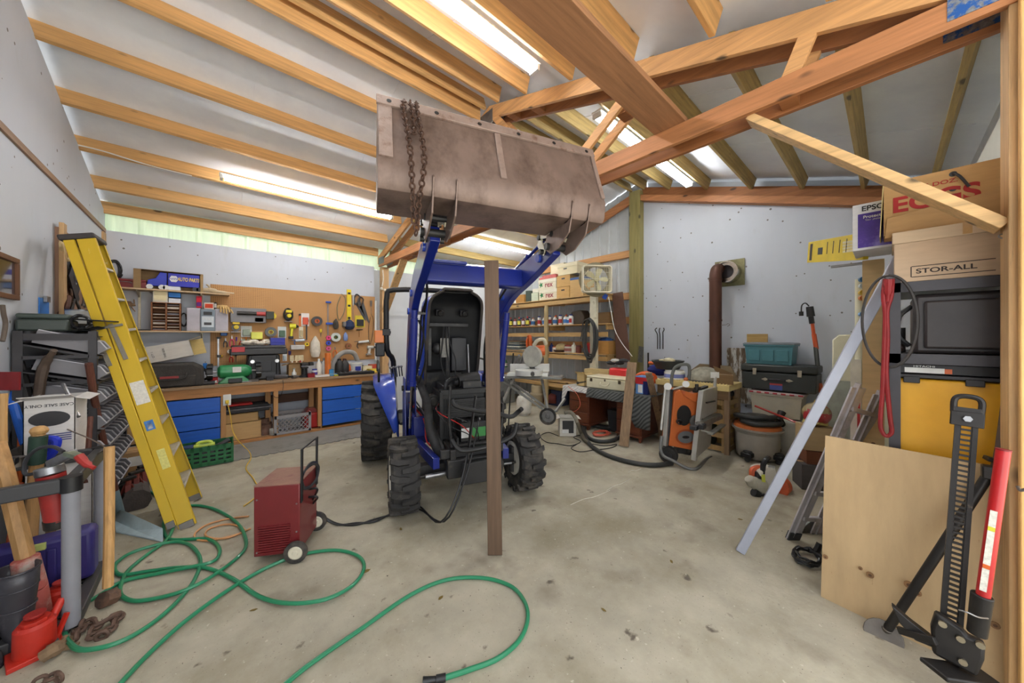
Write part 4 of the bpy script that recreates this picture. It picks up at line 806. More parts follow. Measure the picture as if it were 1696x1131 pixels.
# ---- hung on the pegboard
P_ = [
('reciprocating_saw', 'power saw', T_case, (381, 512, 440, 534), (128, 126, 128), 'grey open case holding a reciprocating saw, top left of the pegboard', None),
('tape_measure', 'tape measure', T_spool, (444, 516, 457, 531), (222, 196, 30), 'yellow and black tape measure right of the grey saw case', (40, 40, 40)),
('circular_saw', 'power saw', T_circ, (470, 513, 484, 534), (226, 206, 40), 'yellow circular saw under a loop of black cord, top row of pegboard', (60, 58, 56)),
('blister_pack', 'packet', T_pack, (499, 519, 512, 540), (232, 228, 224), 'white packet with a red top on the pegboard, next to the orange strip', (216, 90, 60)),
('orange_strip', 'strap', T_square, (495, 520, 498, 541), (216, 110, 40), 'narrow orange strip hanging left of the white packet', None),
('palm_sander', 'sander', T_spool, (515, 521, 533, 543), (70, 68, 68), 'round dark sander with an orange centre on the pegboard', (226, 96, 40)),
('bolt_cutter', 'bolt cutter', T_clamp, (538, 499, 547, 556), (32, 84, 190), 'tall blue tool with a black tip in the middle of the pegboard', (34, 80, 184)),
('hacksaw', 'saw', T_hook, (558, 487, 572, 530), (76, 110, 92), 'thin green wire saw frame hanging left of the yellow level', None),
('spirit_level', 'level', T_level, (574, 480, 581, 533), (232, 206, 40), 'yellow spirit level hanging upright on the pegboard', None),
('steel_rod', 'rod', T_driver, (583, 490, 586, 528), (180, 180, 178), 'thin steel rod between the yellow level and the handsaws', None),
('hand_saw', 'saw', T_saw, (586, 489, 606, 530), (48, 40, 36), 'wide handsaw with dark handle near the right end of the pegboard', None),
('hand_saw', 'saw', T_saw, (592, 493, 612, 534), (66, 50, 38), 'second handsaw partly behind the first one on the pegboard', None),
('blade_pack', 'packet', T_pack, (588, 523, 604, 542), (222, 200, 60), 'yellow and black striped packet hanging below the handsaws', (40, 40, 40)),
('hand_brace', 'brace', T_hook, (610, 520, 618, 570), (58, 48, 42), 'dark hand brace hanging at the right edge of the pegboard', None),
('auger_bit', 'drill bit', T_driver, (612, 498, 616, 520), (110, 100, 92), 'long thin auger bit above the hand brace', None),
('tool_pouch', 'pouch', T_bag, (569, 529, 586, 546), (40, 52, 84), 'dark blue pouch hanging under the yellow level', None),
('pale_disc', 'saw blade', T_spool, (547, 546, 563, 571), (206, 210, 204), 'round pale circular saw blade hanging right of the blue tool', (70, 120, 84)),
('spray_bottle', 'bottle', T_bag, (567, 550, 575, 565), (128, 150, 200), 'small pale blue spray bottle on the pegboard', None),
('caulking_gun', 'caulking gun', T_caulk, (586, 560, 615, 577), (220, 220, 216), 'caulking gun with a white tube low on the right of the pegboard', (50, 50, 52)),
('heat_gun', 'power tool', T_drill, (604, 571, 622, 588), (210, 206, 196), 'off-white heat gun hanging at the lower right of the pegboard', (160, 156, 148)),
('work_light', 'lamp', T_circ, (382, 533, 399, 551), (216, 186, 36), 'round grey tool with a yellow body under the grey saw case', (120, 118, 116)),
('parts_bag', 'packet', T_pack, (399, 540, 417, 558), (206, 208, 200), 'clear packet of fittings left of the yellow-green box', (150, 160, 140)),
('yellow_box', 'box', T_case, (415, 550, 434, 562), (226, 226, 96), 'pale yellow-green box fixed on the pegboard', None),
('hose_coil', 'hose', T_spool, (438, 539, 458, 561), (96, 98, 96), 'dark coiled tube in a packet, centre row of the pegboard', (206, 190, 60)),
('parts_bag', 'packet', T_pack, (460, 541, 474, 560), (206, 208, 206), 'clear and green packet right of the dark coiled tube', (80, 110, 88)),
('impact_driver', 'drill', T_drill, (476, 535, 494, 561), (230, 222, 50), 'bright yellow drill hanging at a slant in the centre of the pegboard', (36, 36, 38)),
('packet', 'packet', T_pack, (495, 541, 502, 560), (214, 206, 180), 'narrow cream packet right of the yellow drill', (190, 170, 130)),
('try_square', 'square', T_square, (504, 529, 511, 563), (46, 44, 44), 'black T-shaped square hanging above the white dust bag', None),
('dust_bag', 'dust bag', T_bag, (512, 556, 530, 592), (224, 214, 196), 'white cloth dust bag hanging in the middle of the pegboard', None),
('spray_can', 'spray can', T_caulk, (483, 560, 508, 570), (206, 218, 230), 'white and blue spray can lying on a peg rail', (60, 110, 180)),
('socket_rail', 'socket set', T_case, (480, 571, 503, 579), (196, 192, 186), 'pale rail of sockets under the white and blue can', None),
('bar_clamp', 'clamp', T_clamp, (358, 558, 365, 607), (214, 170, 40), 'tall steel bar clamp at the left end of the pegboard', None),
('pliers', 'pliers', T_pliers, (370, 560, 377, 575), (90, 84, 84), 'grey-handled pliers right of the bar clamp', None),
('pliers', 'pliers', T_pliers, (380, 556, 388, 574), (222, 80, 110), 'pink-red handled pliers in the left of the pegboard', None),
('screwdriver', 'screwdriver', T_driver, (390, 558, 393, 574), (90, 60, 160), 'purple-handled screwdriver on the pegboard', None),
('pliers', 'pliers', T_pliers, (396, 560, 403, 576), (180, 36, 34), 'red-handled pliers left of the white rag', None),
('screwdriver', 'screwdriver', T_driver, (406, 558, 409, 576), (200, 120, 40), 'orange-handled screwdriver on the pegboard', None),
('tape_roll', 'tape roll', T_spool, (376, 578, 385, 586), (232, 230, 224), 'white tape roll hanging low on the left of the pegboard', (90, 80, 70)),
('tin_snips', 'snips', T_pliers, (380, 586, 386, 600), (200, 46, 40), 'small red snips under the white tape roll', None),
('screwdriver', 'screwdriver', T_driver, (389, 583, 392, 600), (60, 50, 44), 'black-handled screwdriver under the white tape roll', None),
('hammer', 'hammer', T_hammer, (388, 575, 404, 583), (196, 120, 60), 'small hammer with tan handle beside the tape roll', None),
('packet', 'packet', T_pack, (468, 584, 475, 598), (232, 236, 238), 'white packet with a teal foot low on the pegboard', (200, 214, 220)),
('tape_roll', 'tape roll', T_spool, (539, 556, 547, 563), (226, 70, 130), 'upper pink tape roll below the blue tool', (200, 60, 110)),
('tape_roll', 'tape roll', T_spool, (539, 564, 547, 572), (50, 74, 190), 'dark blue tape roll between two pink ones', (60, 60, 120)),
('tape_roll', 'tape roll', T_spool, (539, 573, 547, 581), (216, 90, 140), 'lower pink tape roll above the orange tube', (200, 90, 110)),
('chisel_roll', 'tool roll', T_bag, (550, 528, 560, 545), (66, 60, 52), 'dark tools bunched beside the green wire saw frame', None),
('pliers', 'pliers', T_pliers, (420, 562, 428, 580), (50, 80, 150), 'blue-handled pliers below the yellow-green box', None),
('pliers', 'pliers', T_pliers, (431, 563, 439, 582), (170, 50, 40), 'red-handled pliers below the coiled tube packet', None),
('wrench', 'wrench', T_hammer, (442, 563, 448, 582), (150, 150, 150), 'short steel wrench above the blue box', None),
('file', 'file', T_driver, (452, 563, 456, 582), (210, 140, 50), 'file with an orange handle over the blue box', None),
('packet', 'packet', T_pack, (461, 562, 472, 580), (198, 176, 130), 'tan packet left of the socket rail', (120, 100, 70)),
('putty_knife', 'putty knife', T_driver, (477, 581, 482, 596), (60, 50, 120), 'putty knife with dark blue handle under the socket rail', None),
('scissors', 'scissors', T_pliers, (551, 574, 558, 592), (226, 110, 40), 'orange-handled scissors above the black jugs', None),
('sanding_belt', 'belt', T_spool, (571, 567, 581, 579), (140, 84, 52), 'brown sanding belt roll under the pale blue bottle', (190, 142, 90)),
('tape_measure', 'tape measure', T_spool, (504, 566, 511, 574), (222, 196, 30), 'small yellow tape measure beside the black square', (40, 40, 40)),
('wire_brush', 'brush', T_hammer, (590, 545, 600, 558), (170, 120, 70), 'wire brush hanging below the striped packet', None),
('chalk_box', 'tool', T_case, (365, 545, 376, 556), (60, 110, 180), 'small blue box left of the grey round tool', None),
('cutter', 'knife', T_driver, (529, 545, 533, 558), (230, 200, 60), 'yellow-handled knife left of the tall blue tool', None),
('drill_index', 'case', T_case, (420, 526, 436, 534), (50, 50, 54), 'small black case under the red grip of the saw', None),
('mesh_bag', 'packet', T_pack, (400, 562, 412, 576), (176, 190, 170), 'pale green packet above the white tape roll', (60, 60, 60)),
('sharpening_stone', 'stone', T_case, (566, 533, 571, 541), (120, 116, 110), 'small grey block beside the dark blue pouch', None),
]
for nm, ct, fn, bxx, c, lb, c2 in P_:
    o = peg(nm, ct, fn, bxx, c, lb, c2)
    if nm == 'reciprocating_saw':
        part('saw_body', MB().cyl((-.15, -.11, .15), (.1, -.11, .15), .03, n=12), DSTEEL, o); part('saw_grip', MB().cyl((.1, -.11, .15), (.22, -.11, .15), .035, n=12), plas((176, 60, 56)), o); part('battery_pack', MB().box((.28, -.12, .13), (.11, .06, .13)), plas((50, 52, 40)), o, bevel=.006)
coil('black power cord looped over the yellow circular saw', at(477, 521, Y=7.02), .10, .010, BLK, 3, (.8, 1.1), name='cord_bundle', cat='cord')
solo('conduit', MB().cyl(at(622, 498, Y=7.04), at(622, 596, Y=7.04), .018), WHT, 'white vertical pipe at the right end of the pegboard', 'pipe')
# ================================================================ ON AND UNDER THE WORKBENCH
def bt(px, Y=6.7): return Vector((at(px, 600, Y=Y).x, Y, BZ))
t = thing('tool_bag', 'black fabric tool bag with open mouth at the left of the bench', 'tool bag', bt(284, 6.62)); bagm = cloth((62, 58, 54))
part('bag_body', MB().prism([(-.34, 0), (.34, 0), (.33, .26), (.22, .33), (-.26, .33), (-.35, .24)], (0, -.14, 0), (1, 0, 0), (0, 0, 1), (0, .28, 0)), bagm, t, bevel=.03)
part('handle', MB().tube([(-.14, -.15, .2), (-.12, -.17, .12), (.12, -.17, .12), (.16, -.15, .2)], .012), bagm, t); part('badge', MB().bb(-.1, .08, -.18, -.165, .13, .16), M('badge_red', (150, 50, 48), .5), t); part('pocket', MB().box((0, -.15, .09), (.5, .03, .14)), bagm, t, bevel=.01)
t = thing('open_carton', 'tilted white carton with an open end lying on the black tool bag', 'box', bt(276, 6.66)+Vector((-.02, 0, .36)), rot=(0, -.22, 0))
part('box_body', MB().bb(-.42, .30, -.12, .12, 0, .008).bb(-.42, .30, -.12, .12, .22, .228).bb(-.42, .30, -.12, -.112, 0, .22).bb(-.42, .30, .112, .12, 0, .22).bb(-.42, -.412, -.12, .12, 0, .22), card((206, 200, 190)), t)
part('flap', MB().bb(.30, .44, .11, .118, 0, .22).bar((.30, 0, .224), (.42, 0, .25), .24, .004, up=(0, 0, 1)), card((202, 176, 112)), t)
for i in range(4): text('lettering', ['SERVICE', 'VALVE ASSY', 'QTY 1', 'THIS SIDE'][i], .03, t, (-.30+i*.11, -.122, .11), (math.pi/2, -math.pi/2, 0), DK)
coil('tangled black air hose on the bench behind the black bag', bt(333, 6.75)+Vector((0, 0, .14)), .13, .012, BLK, 3, (1, .8), name='air_hose', cat='hose'); coil('black wire coil on the bench right of the tool bag', bt(323, 6.58)+Vector((0, 0, .01)), .09, .008, BLK, 4, (1, 1), 'z', name='wire_coil')
coil('pale tangled cables heaped on the bench left of the green grinder', bt(344, 6.6)+Vector((0, 0, .01)), .10, .009, WHT, 5, (1.3, .9), 'z', name='cable_heap', jit=.5)
solo('cordless_stick', MB().cyl(bt(308, 6.52)+Vector((0, 0, .03)), bt(356, 6.52)+Vector((0, 0, .03)), .024, .03), DK, 'long dark grey tube lying along the front edge of the bench', 'tube')
lbox('blue cap sitting on the black hose tangle', 336, 598, 343, 607, BZ+.22, [(40, 110, 180)], Y=6.8, dep=.06, name='hose_fitting', cat='fitting')
t = thing('bench_grinder', 'green bench grinder with a white label at the front of the bench', 'bench grinder', bt(389, 6.62)); gm = paint((40, 132, 78), .35)
part('motor', MB().lathe((-.2, 0, .17), (1, 0, 0), [(0, 0), (.06, .0), (.095, .03), (.10, .06), (.10, .30), (.085, .36), (.05, .40), (0, .40)], 24), gm, t)
part('base', MB().prism([(-.20, 0), (.20, 0), (.10, .10), (-.10, .10)], (0, -.1, 0), (1, 0, 0), (0, 0, 1), (0, .2, 0)), gm, t, bevel=.01); part('name_plate', MB().bb(-.03, .07, -.105, -.099, .16, .24), WHT, t)
for s in (-1, 1): part('grinding_wheel', MB().lathe((s*.30-.02, 0, .17), (1, 0, 0), [(0, 0), (.11, 0), (.11, .04), (0, .04)], 24), DSTEEL, t); part('wheel_guard', MB().lathe((s*.28-.03, .02, .17), (1, 0, 0), [(.115, 0), (.125, 0), (.125, .06), (.115, .06)], 20).box((s*.28, -.02, .26), (.07, .2, .03)), BLK, t); part('tool_rest', MB().box((s*.28, -.13, .14), (.06, .08, .006)), STEEL, t); part('spindle', MB().cyl((s*.19, 0, .17), (s*.29, 0, .17), .014), STEEL, t)
part('switch_box', MB().box((.0, -.12, .04), (.16, .05, .06)), BLK, t, bevel=.005)
t = thing('jobsite_radio', 'black boxy jobsite radio with two knobs behind the green grinder', 'radio', bt(436, 6.82)); part('cabinet', MB().prism([(-.23, 0), (.23, 0), (.21, .40), (-.21, .40)], (0, -.12, 0), (1, 0, 0), (0, 0, 1), (0, .24, 0)), plas((36, 36, 38)), t, bevel=.02)
part('speaker_grille', MB().box((-.02, -.125, .22), (.24, .01, .16)), DK, t, bevel=.01); part('tape_door', MB().box((0, -.13, .07), (.3, .015, .09)), plas((58, 58, 60)), t, bevel=.005)
for x in (-.15, .17): part('knob', MB().cyl((x, -.12, .30), (x, -.15, .30), .028, n=12), metal((210, 210, 210)), t)
for x in (-.18, .18): part('corner_bumper', MB().box((x, -.12, .2), (.04, .04, .38)), BLK, t, bevel=.01)
t = thing('tool_case', 'black plastic tool case with a red corner lying on the radio', 'tool case', bt(433, 6.82)+Vector((-.02, 0, .405))); part('case_body', MB().bb(-.38, .36, -.13, .13, 0, .10), plas((48, 47, 48)), t, bevel=.015); part('lid', MB().bb(-.36, .34, -.12, .12, .102, .15), plas((60, 58, 58)), t, bevel=.012); part('corner_latch', MB().bb(-.36, -.20, -.135, -.12, .05, .13), plas((178, 40, 46)), t, bevel=.004)
solo('blue_caddy', MB().bb(-.08, .12, -.09, .09, 0, .12).bb(-.07, .11, -.095, -.09, .05, .065).xf(Matrix.Translation(bt(459, 6.8)+Vector((-.02, 0, .556)))), plas((38, 46, 150)), 'small dark blue box on the right end of the black tool case', 'box', bevel=.008)
t = thing('shop_rag', 'pale crumpled rags heaped on top of the black tool case', 'rag', bt(436, 6.84)+Vector((-.04, 0, .556))); rg = MB(); 
for i in range(9): rg.ball((-.18+.045*i, rng(-.05, .05), .03+rng(0, .04)), .05, 8, (1.5, 1.1, .7))
part('cloth', rg, cloth((224, 214, 196)), t)
t = thing('rotary_tool', 'small grey corded rotary tool lying on the bench', 'power tool', bt(468, 6.62), -.5); part('body', MB().cyl((-.10, 0, .045), (.08, 0, .04), .042, .03), plas((88, 86, 88)), t); part('nose', MB().cyl((.08, 0, .04), (.17, 0, .035), .02, .008), BLK, t); part('cord', MB().tube([(-.1, 0, .04), (-.16, -.06, .02), (-.12, -.16, .01), (-.08, -.20, -.02), (-.06, -.23, -.15), (-.02, -.24, -.25), (.06, -.24, -.24), (.10, -.23, -.1), (.08, -.2, .01)], .004), BLK, t)
t = thing('funnel_cup', 'small white bottle standing on the bench behind the rotary tool', 'bottle', bt(487, 6.75)); part('body', MB().lathe((0, 0, 0), (0, 0, 1), [(0, 0), (.035, 0), (.035, .08), (.016, .11), (.016, .14), (0, .14)], 14), WHT, t); part('cap', MB().cyl((.0, 0, .14), (0, 0, .16), .02), plas((170, 168, 160)), t)
solo('steel_pipe_fitting', MB().cyl(bt(484, 6.55)+Vector((0, 0, .03)), bt(494, 6.62)+Vector((0, 0, .03)), .03, .02), STEEL, 'grey metal fitting lying near the front of the bench', 'fitting')
c = carton('small open brown carton full of paint brushes against the wall', bt(492, 6.92), .28, .2, .22, col=(186, 150, 104), open_=1)
for i in range(5):
    q = bt(485+i*4, 6.92)+Vector((0, rng(-.04, .04), .06)); tt = thing('paint_brush', ['white-handled brush leftmost in the brown carton', 'cream brush second in the brown carton', 'tan brush in the middle of the brown carton', 'red-handled brush in the brown carton', 'white brush rightmost in the brown carton'][i], 'brush', q, 0, 'brushes in the brown carton', rot=(rng(-.1, .1), rng(-.2, .2), 0)); part('handle', MB().cyl((0, 0, 0), (0, 0, .22), .012), plas([(230, 226, 214), (226, 210, 180), (190, 150, 100), (180, 50, 44), (236, 234, 228)][i]), tt); part('bristles', MB().box((0, 0, .26), (.06, .015, .10)), cloth((210, 196, 160)), tt)
t = thing('drill_press_vise', 'black bench vise standing on the bench beside the brown carton', 'vise', bt(504, 6.7)); part('base', MB().lathe((0, 0, 0), (0, 0, 1), [(0, 0), (.085, 0), (.08, .02), (.045, .05), (.045, .16), (0, .16)], 16), BLK, t); part('jaw', MB().box((0, 0, .2), (.10, .16, .09)).box((.1, 0, .22), (.06, .14, .07)), DSTEEL, t, bevel=.006); part('screw_handle', MB().cyl((.02, -.2, .2), (.02, -.05, .2), .012).cyl((-.08, -.19, .2), (.12, -.19, .2), .007), STEEL, t)
for px, Y, r, h, c, cap, lb, kd, lab in ((521, 6.72, .045, .13, (232, 232, 236), (60, 70, 150), 'white tub with a blue lid at the foot of the white dust bag', 'jar', (80, 60, 140)), (528, 6.8, .05, .30, (226, 222, 210), (240, 240, 235), 'tall white bottle left of the grey one on the bench', 'bottle', None), (537, 6.82, .055, .31, (176, 172, 168), (120, 120, 118), 'tall grey bottle left of the orange tube', 'bottle', None), (562, 6.86, .075, .28, (40, 38, 38), (30, 30, 30), 'left black oil jug under the grey hose', 'jug', None), (571, 6.86, .075, .28, (44, 42, 42), (60, 30, 30), 'right black oil jug under the grey hose', 'jug', None), (579, 6.88, .05, .2, (226, 104, 40), (220, 220, 210), 'orange bottle between the black jugs and the white bucket', 'bottle', None)):
    bottle(lb, bt(px, Y), r, h, c, cap, lab, kind=kd)
t = thing('bucket', 'small white bucket with a blue label on the bench', 'bucket', bt(590, 6.84)); part('pail', MB().lathe((0, 0, 0), (0, 0, 1), [(0, 0), (.09, 0), (.11, .17), (.115, .17), (.115, .19), (0, .19)], 22), WHT, t); part('paper_label', MB().bb(-.05, .05, -.115, -.105, .05, .13), plas((50, 60, 150)), t)
solo('orange_tube', MB().cyl(bt(543, 6.74), bt(543, 6.74)+Vector((0, 0, .40)), .05, n=16), plas((216, 116, 44)), 'tall orange cardboard tube standing on the bench', 'tube')
solo('flexible_duct', MB().tube([bt(550, 6.9)+Vector((0, 0, .08)), bt(556, 6.9)+Vector((0, 0, .28)), bt(570, 6.9)+Vector((0, 0, .40)), bt(585, 6.92)+Vector((0, 0, .38)), bt(592, 6.95)+Vector((0, 0, .24))], .045, n=14), M('duct_grey', (150, 146, 140), .5, var=.1), 'grey flexible hose arching over the black jugs on the bench', 'hose')
t = thing('tool_tray', 'long black tray at the right end of the bench', 'tray', bt(590, 6.56)); part('tray', MB().bb(-.32, .30, -.10, .10, 0, .05), BLK, t, bevel=.008)
for i in range(8): part('bit', MB().cyl((-.27+i*.075, -.06, .055), (-.25+i*.075, .07, .055), .008, n=6), STEEL, t)
for px, Y, w, h, c, nm in ((607, 6.9, .18, .12, (226, 216, 180), 'cream box at the right end of the bench'), (618, 6.7, .2, .07, (232, 200, 70), 'flat yellow box at the right end of the bench'), (618, 6.92, .16, .14, (180, 70, 50), 'rusty red box in the corner of the bench'), (612, 6.8, .12, .04, (236, 232, 220), 'white flat carton at the right end of the bench'), (552, 6.62, .14, .03, (90, 160, 200), 'pale blue packet lying on the bench'), (562, 6.66, .12, .025, (240, 240, 236), 'white packet lying on the bench by the orange tube'), (560, 6.56, .14, .02, (214, 206, 60), 'yellow packet at the front of the bench'), (533, 6.58, .22, .03, (236, 234, 228), 'flat white paper box at the front edge of the bench')):
    carton(nm, bt(px, Y), w, .12, h, col=c, name='small_box')
for i, (px, lb, col) in enumerate(((400, 'silver wrench lying in front of the radio', STEEL), (606, 'red-handled screwdriver lying on the bench tray', RED), (576, 'blue marker lying near the black tray', plas((40, 90, 190))))):
    q = bt(px, 6.50)+Vector((0, 0, .01)); solo('hand_tool', MB().cyl(q, q+Vector((.16, .03, 0)), .009, n=8), col, lb, 'hand tool')
# below the bench
UY = 6.78
def ub(px, Y=UY): return Vector((at(px, 700, Y=Y).x, Y, .046))
carton('brown carton at the floor of the first open bench bay, lower of two', ub(400, 6.7), .46, .4, .25, col=(190, 154, 104)); carton('brown carton stacked upper in the first open bench bay', ub(398, 6.7)+Vector((0, 0, .26)), .42, .36, .13, col=(184, 148, 98))
t = thing('folded_tarp', 'black and red folded jackets on the cartons under the bench', 'cloth', ub(405, 6.66)+Vector((0, 0, .40)))
for i, (c, w) in enumerate((((44, 42, 44), .28), ((90, 88, 90), .30), ((40, 40, 42), .27))): part('fold', MB().box((rng(-.02, .04), 0, .02+i*.035), (w*2, .36, .034)), cloth(c), t, bevel=.015)
part('fold', MB().box((-.06, -.05, .125), (.3, .2, .03)), cloth((170, 40, 36)), t, bevel=.012)
solo('tree_stump', MB().tube([ub(437, 6.7)+Vector((-.02, 0, 0)), ub(437, 6.7)+Vector((0, 0, .12)), ub(436, 6.7)+Vector((0, 0, .24))], [.16, .14, .08], n=10), M('stump_brown', (112, 84, 70), .9, var=.25, bump=.5), 'brown lumpy bag standing right of the cartons under the bench', 'bag')
cr = crate('grey plastic milk crate with diamond mesh under the bench', ub(482, 6.62), .50, .38, .30, (150, 146, 146))
t = thing('fuel_can', 'red fuel can under the bench right of the grey crate', 'fuel can', ub(514, 6.66)); part('can_body', MB().bb(-.12, .12, -.15, .15, 0, .26), RED, t, bevel=.03); part('neck', MB().prism([(-.1, 0), (.1, 0), (.05, .08), (-.05, .08)], (0, -.12, .26), (1, 0, 0), (0, 0, 1), (0, .2, 0)), paint((140, 60, 56)), t, bevel=.01)
t = bottle('glass jar on the ledge between the bench bays', ub(452, 6.5), .05, .10, (170, 166, 156), (190, 188, 180), kind='jar')
# rubber mat
m_mat = M('rubber_mat', (128, 124, 118), .85, var=.06, vs=5, col2=(104, 100, 94), cs=3, cth=.6); pr = [(-1.0, BY-.02), (-1.0, 5.61)]; x = -1.0
while x < 2.3: pr += [(x+.02, 5.60), (x+.05, 5.585), (x+.08, 5.60), (x+.10, 5.625)]; x += .10
pr += [(2.32, 5.61), (2.32, BY-.02)]
solo('rubber_mat', MB().prism(pr, (0, 0, .001), (1, 0, 0), (0, 1, 0), (0, 0, .010)), m_mat, 'grey rubber floor mat with a jagged edge along the bench', 'floor mat')
gc = at(340, 772, z=.012); cr = crate('green plastic crate with round holes on the mat in front of the bench', (gc.x, gc.y+.16, .012), .52, .32, .24, (34, 104, 60), -.03, True)
g0 = Vector((gc.x, gc.y+.16, .03))
t = thing('angle_grinder', 'angle grinder with grey disc sticking out of the green crate', 'angle grinder', g0+Vector((.14, -.02, .12)), rot=(0, -.5, 0)); T_grind(t, .28, .13, (70, 68, 70), (96, 94, 96))
t = thing('stapler', 'lime-green power tool lying in the green crate', 'power tool', g0+Vector((-.01, -.02, .14))); part('body', MB().box((0, 0, .05), (.20, .09, .07)).tube([(-.08, 0, .06), (-.05, 0, .11), (.05, 0, .11), (.08, 0, .06)], .018), plas((196, 214, 90)), t, bevel=.012); part('blade_plate', MB().box((-.05, -.05, .03), (.05, .01, .05)), DK, t)
solo('paint_pad', MB().bb(-.07, .07, -.06, .06, 0, .03).xf(Matrix.Translation(g0+Vector((-.17, 0, .19)))), plas((50, 66, 100)), 'dark blue pad lying in the left of the green crate', 'pad', bevel=.006)
solo('roller_tray', MB().bb(-.22, .22, -.12, .12, 0, .12).xf(Matrix.Translation(g0)), DK, 'dark tray filling the bottom of the green crate', 'tray', bevel=.006)
# yellow cord from the outlet and tan cord coil
def onfl(pts, z=.012): return [at(a, b, z=z) for a, b in pts]
q0 = o_out = Vector((bx(376), BY-.07, .655))
solo('extension_cord', MB().tube([q0, at(382, 690, Y=BY-.1), at(385, 712, Y=BY-.1)] + [at(393, 728, z=.15), at(405, 740, z=.02)] + onfl([(414, 750), (415, 760), (409, 770), (408, 778), (418, 790), (424, 800), (432, 812), (420, 826), (404, 838)]), .006, n=6), plas((226, 186, 70)), 'yellow extension cord running from the bench outlet to the red welder', 'cord')
solo('extension_cord', MB().tube(onfl([(412, 855), (385, 858), (350, 866), (328, 878), (322, 888), (332, 895), (360, 893), (395, 884), (405, 876), (380, 868), (350, 874), (340, 884), (350, 891), (380, 890), (415, 875)], .010), .007, n=6), plas((206, 148, 96)), 'tan extension cord coiled on the floor left of the red welder', 'cord')
# ================================================================ WELDER
def camxy(r, f, z=0): p = RT*r + FW*f; return Vector((p.x, p.y, z))
A_ = camxy(-1.81, 2.36); B_ = camxy(-1.525, 2.42); wx = (B_-A_).normalized(); rzw = math.atan2(wx.y, wx.x); wl = (B_-A_).length; wy = Vector((-wx.y, wx.x, 0))
MRN = M('maroon_enamel', (112, 30, 34), .4, var=.08, vs=4, col2=(150, 110, 100), cs=8, cth=.74, csoft=.03, coat=.2)
wd = thing('welder', 'dark red wheeled welding machine with black handle on the floor', 'welder', A_+(B_-A_)/2+wy*.17, rzw); hw = wl/2
part('cabinet', MB().prism([(-hw, .05), (hw, .05), (hw, .54), (-hw, .54)], (0, -.17, 0), (1, 0, 0), (0, 0, 1), (0, .34, 0)), MRN, wd, bevel=.006)
part('top_panel', MB().bb(-hw, hw, -.17, .17, .540, .546), M('dusty_top', (140, 104, 88), .8, var=.15, vs=6, col2=(110, 60, 54), cs=4), wd)
for k in range(12): part('louvre', MB().bar((-hw+.03, -.176, .075+k*.0165), (hw-.06, -.176, .078+k*.0165), .010, .008), MRN, wd)
for s in (0, 1): part('handle_bar', MB().bb(hw+.002, hw+.012, -.165+s*.30, -.135+s*.30, .40, .78), BLK, wd, bevel=.002)
part('handle_grip', MB().bb(hw+.002, hw+.012, -.165, .165, .775, .785), BLK, wd, bevel=.002)
for yy in (-.21, .20):
    w_ = part('wheel', MB().lathe((hw-.01, yy-.015, .075), (0, 1, 0), [(.048, 0), (.075, .003), (.075, .027), (.048, .03)], 28), RUB, wd); part('hub', MB().lathe((hw-.01, yy-.018, .075), (0, 1, 0), [(0, 0), (.016, 0), (.02, .006), (.04, .004), (.05, .01), (.05, .026), (0, .026)], 24), paint((208, 200, 178)), w_)
part('axle', MB().cyl((hw-.01, -.21, .075), (hw-.01, .21, .075), .008), STEEL, wd)
for (x, z) in ((-hw+.02, .45), (-hw+.02, .08), (hw-.02, .40), (hw-.02, .20)): part('screw', MB().cyl((x, -.1701, z), (x, -.173, z), .006, n=8), STEEL, wd)
cP = []
for i in range(40): a = i*.55; cP.append((hw-.01+math.cos(a)*.02+rng(-.004, .004)+.03, -.02+math.cos(a)*.11, .53+math.sin(a)*.085+i*.0005))
part('power_lead', MB().tube(cP, .008, n=6, smooth=2), DK, wd)
wo = wd.location
for k, (h0, lb) in enumerate(((.44, 'upper black welding cable running from the welder to the tractor'), (.38, 'lower black welding cable running from the welder to the tractor'))):
    s_ = wo + wx*(hw+.01) + Vector((0, 0, h0)) - wy*.03
    off = .012*k
    P = [s_, s_+wx*.06+Vector((0, 0, -.01)), at(516, 838+k*4, z=.22-.03*k), at(540, 858+k*3, z=.06)] + onfl([(562, 868+k), (590, 869-k*3), (620, 860+k*4), (650, 852-k*2), (668, 848+k*4)], .010) + [at(694, 838+k*5, z=.03), tw(-.36+k*.03, -.55, .12), tw(-.18+k*.03, -.50, .40), tw(-.04+k*.07, -.28, .78), tw(-.04+k*.14, -.06, .80)]
    solo('welding_cable', MB().tube(P, .008, n=7, smooth=5), BLK, lb, 'cable')
# ================================================================ GREEN HOSE
HOSE = M('green_hose', (34, 128, 88), .4, var=.05, vs=3, coat=.2)
h1 = [(205, 798), (232, 808), (262, 822), (290, 850), (287, 873), (275, 895), (244, 918), (212, 945), (199, 972), (203, 988), (226, 995), (271, 988), (307, 977), (345, 958), (385, 930), (405, 910), (407, 893), (398, 872), (380, 856), (355, 843), (328, 837), (299, 840), (278, 850), (271, 868), (273, 885), (284, 893), (312, 893), (340, 892), (358, 900), (364, 915), (352, 930), (310, 940), (260, 950), (205, 962), (172, 981), (135, 1004), (113, 1026), (107, 1049), (115, 1065), (135, 1076), (181, 1069), (226, 1049), (271, 1017), (307, 981), (325, 954), (332, 927), (318, 905), (293, 897), (253, 904), (212, 918), (190, 937), (200, 952), (245, 946), (293, 940), (340, 940), (385, 958), (430, 988), (480, 999), (540, 992), (585, 968), (603, 940), (592, 920), (555, 911), (500, 918), (450, 936), (400, 963), (350, 996), (300, 1034), (250, 1079), (200, 1131), (150, 1190)]
P = []
for i, (a, b) in enumerate(h1): P.append(at(a, b, z=.014+(.010 if i % 9 in (3, 4) else 0)))
solo('garden_hose', MB().tube(P, .0115, n=10, smooth=5), HOSE, 'long green garden hose looped on the floor at the left', 'hose')
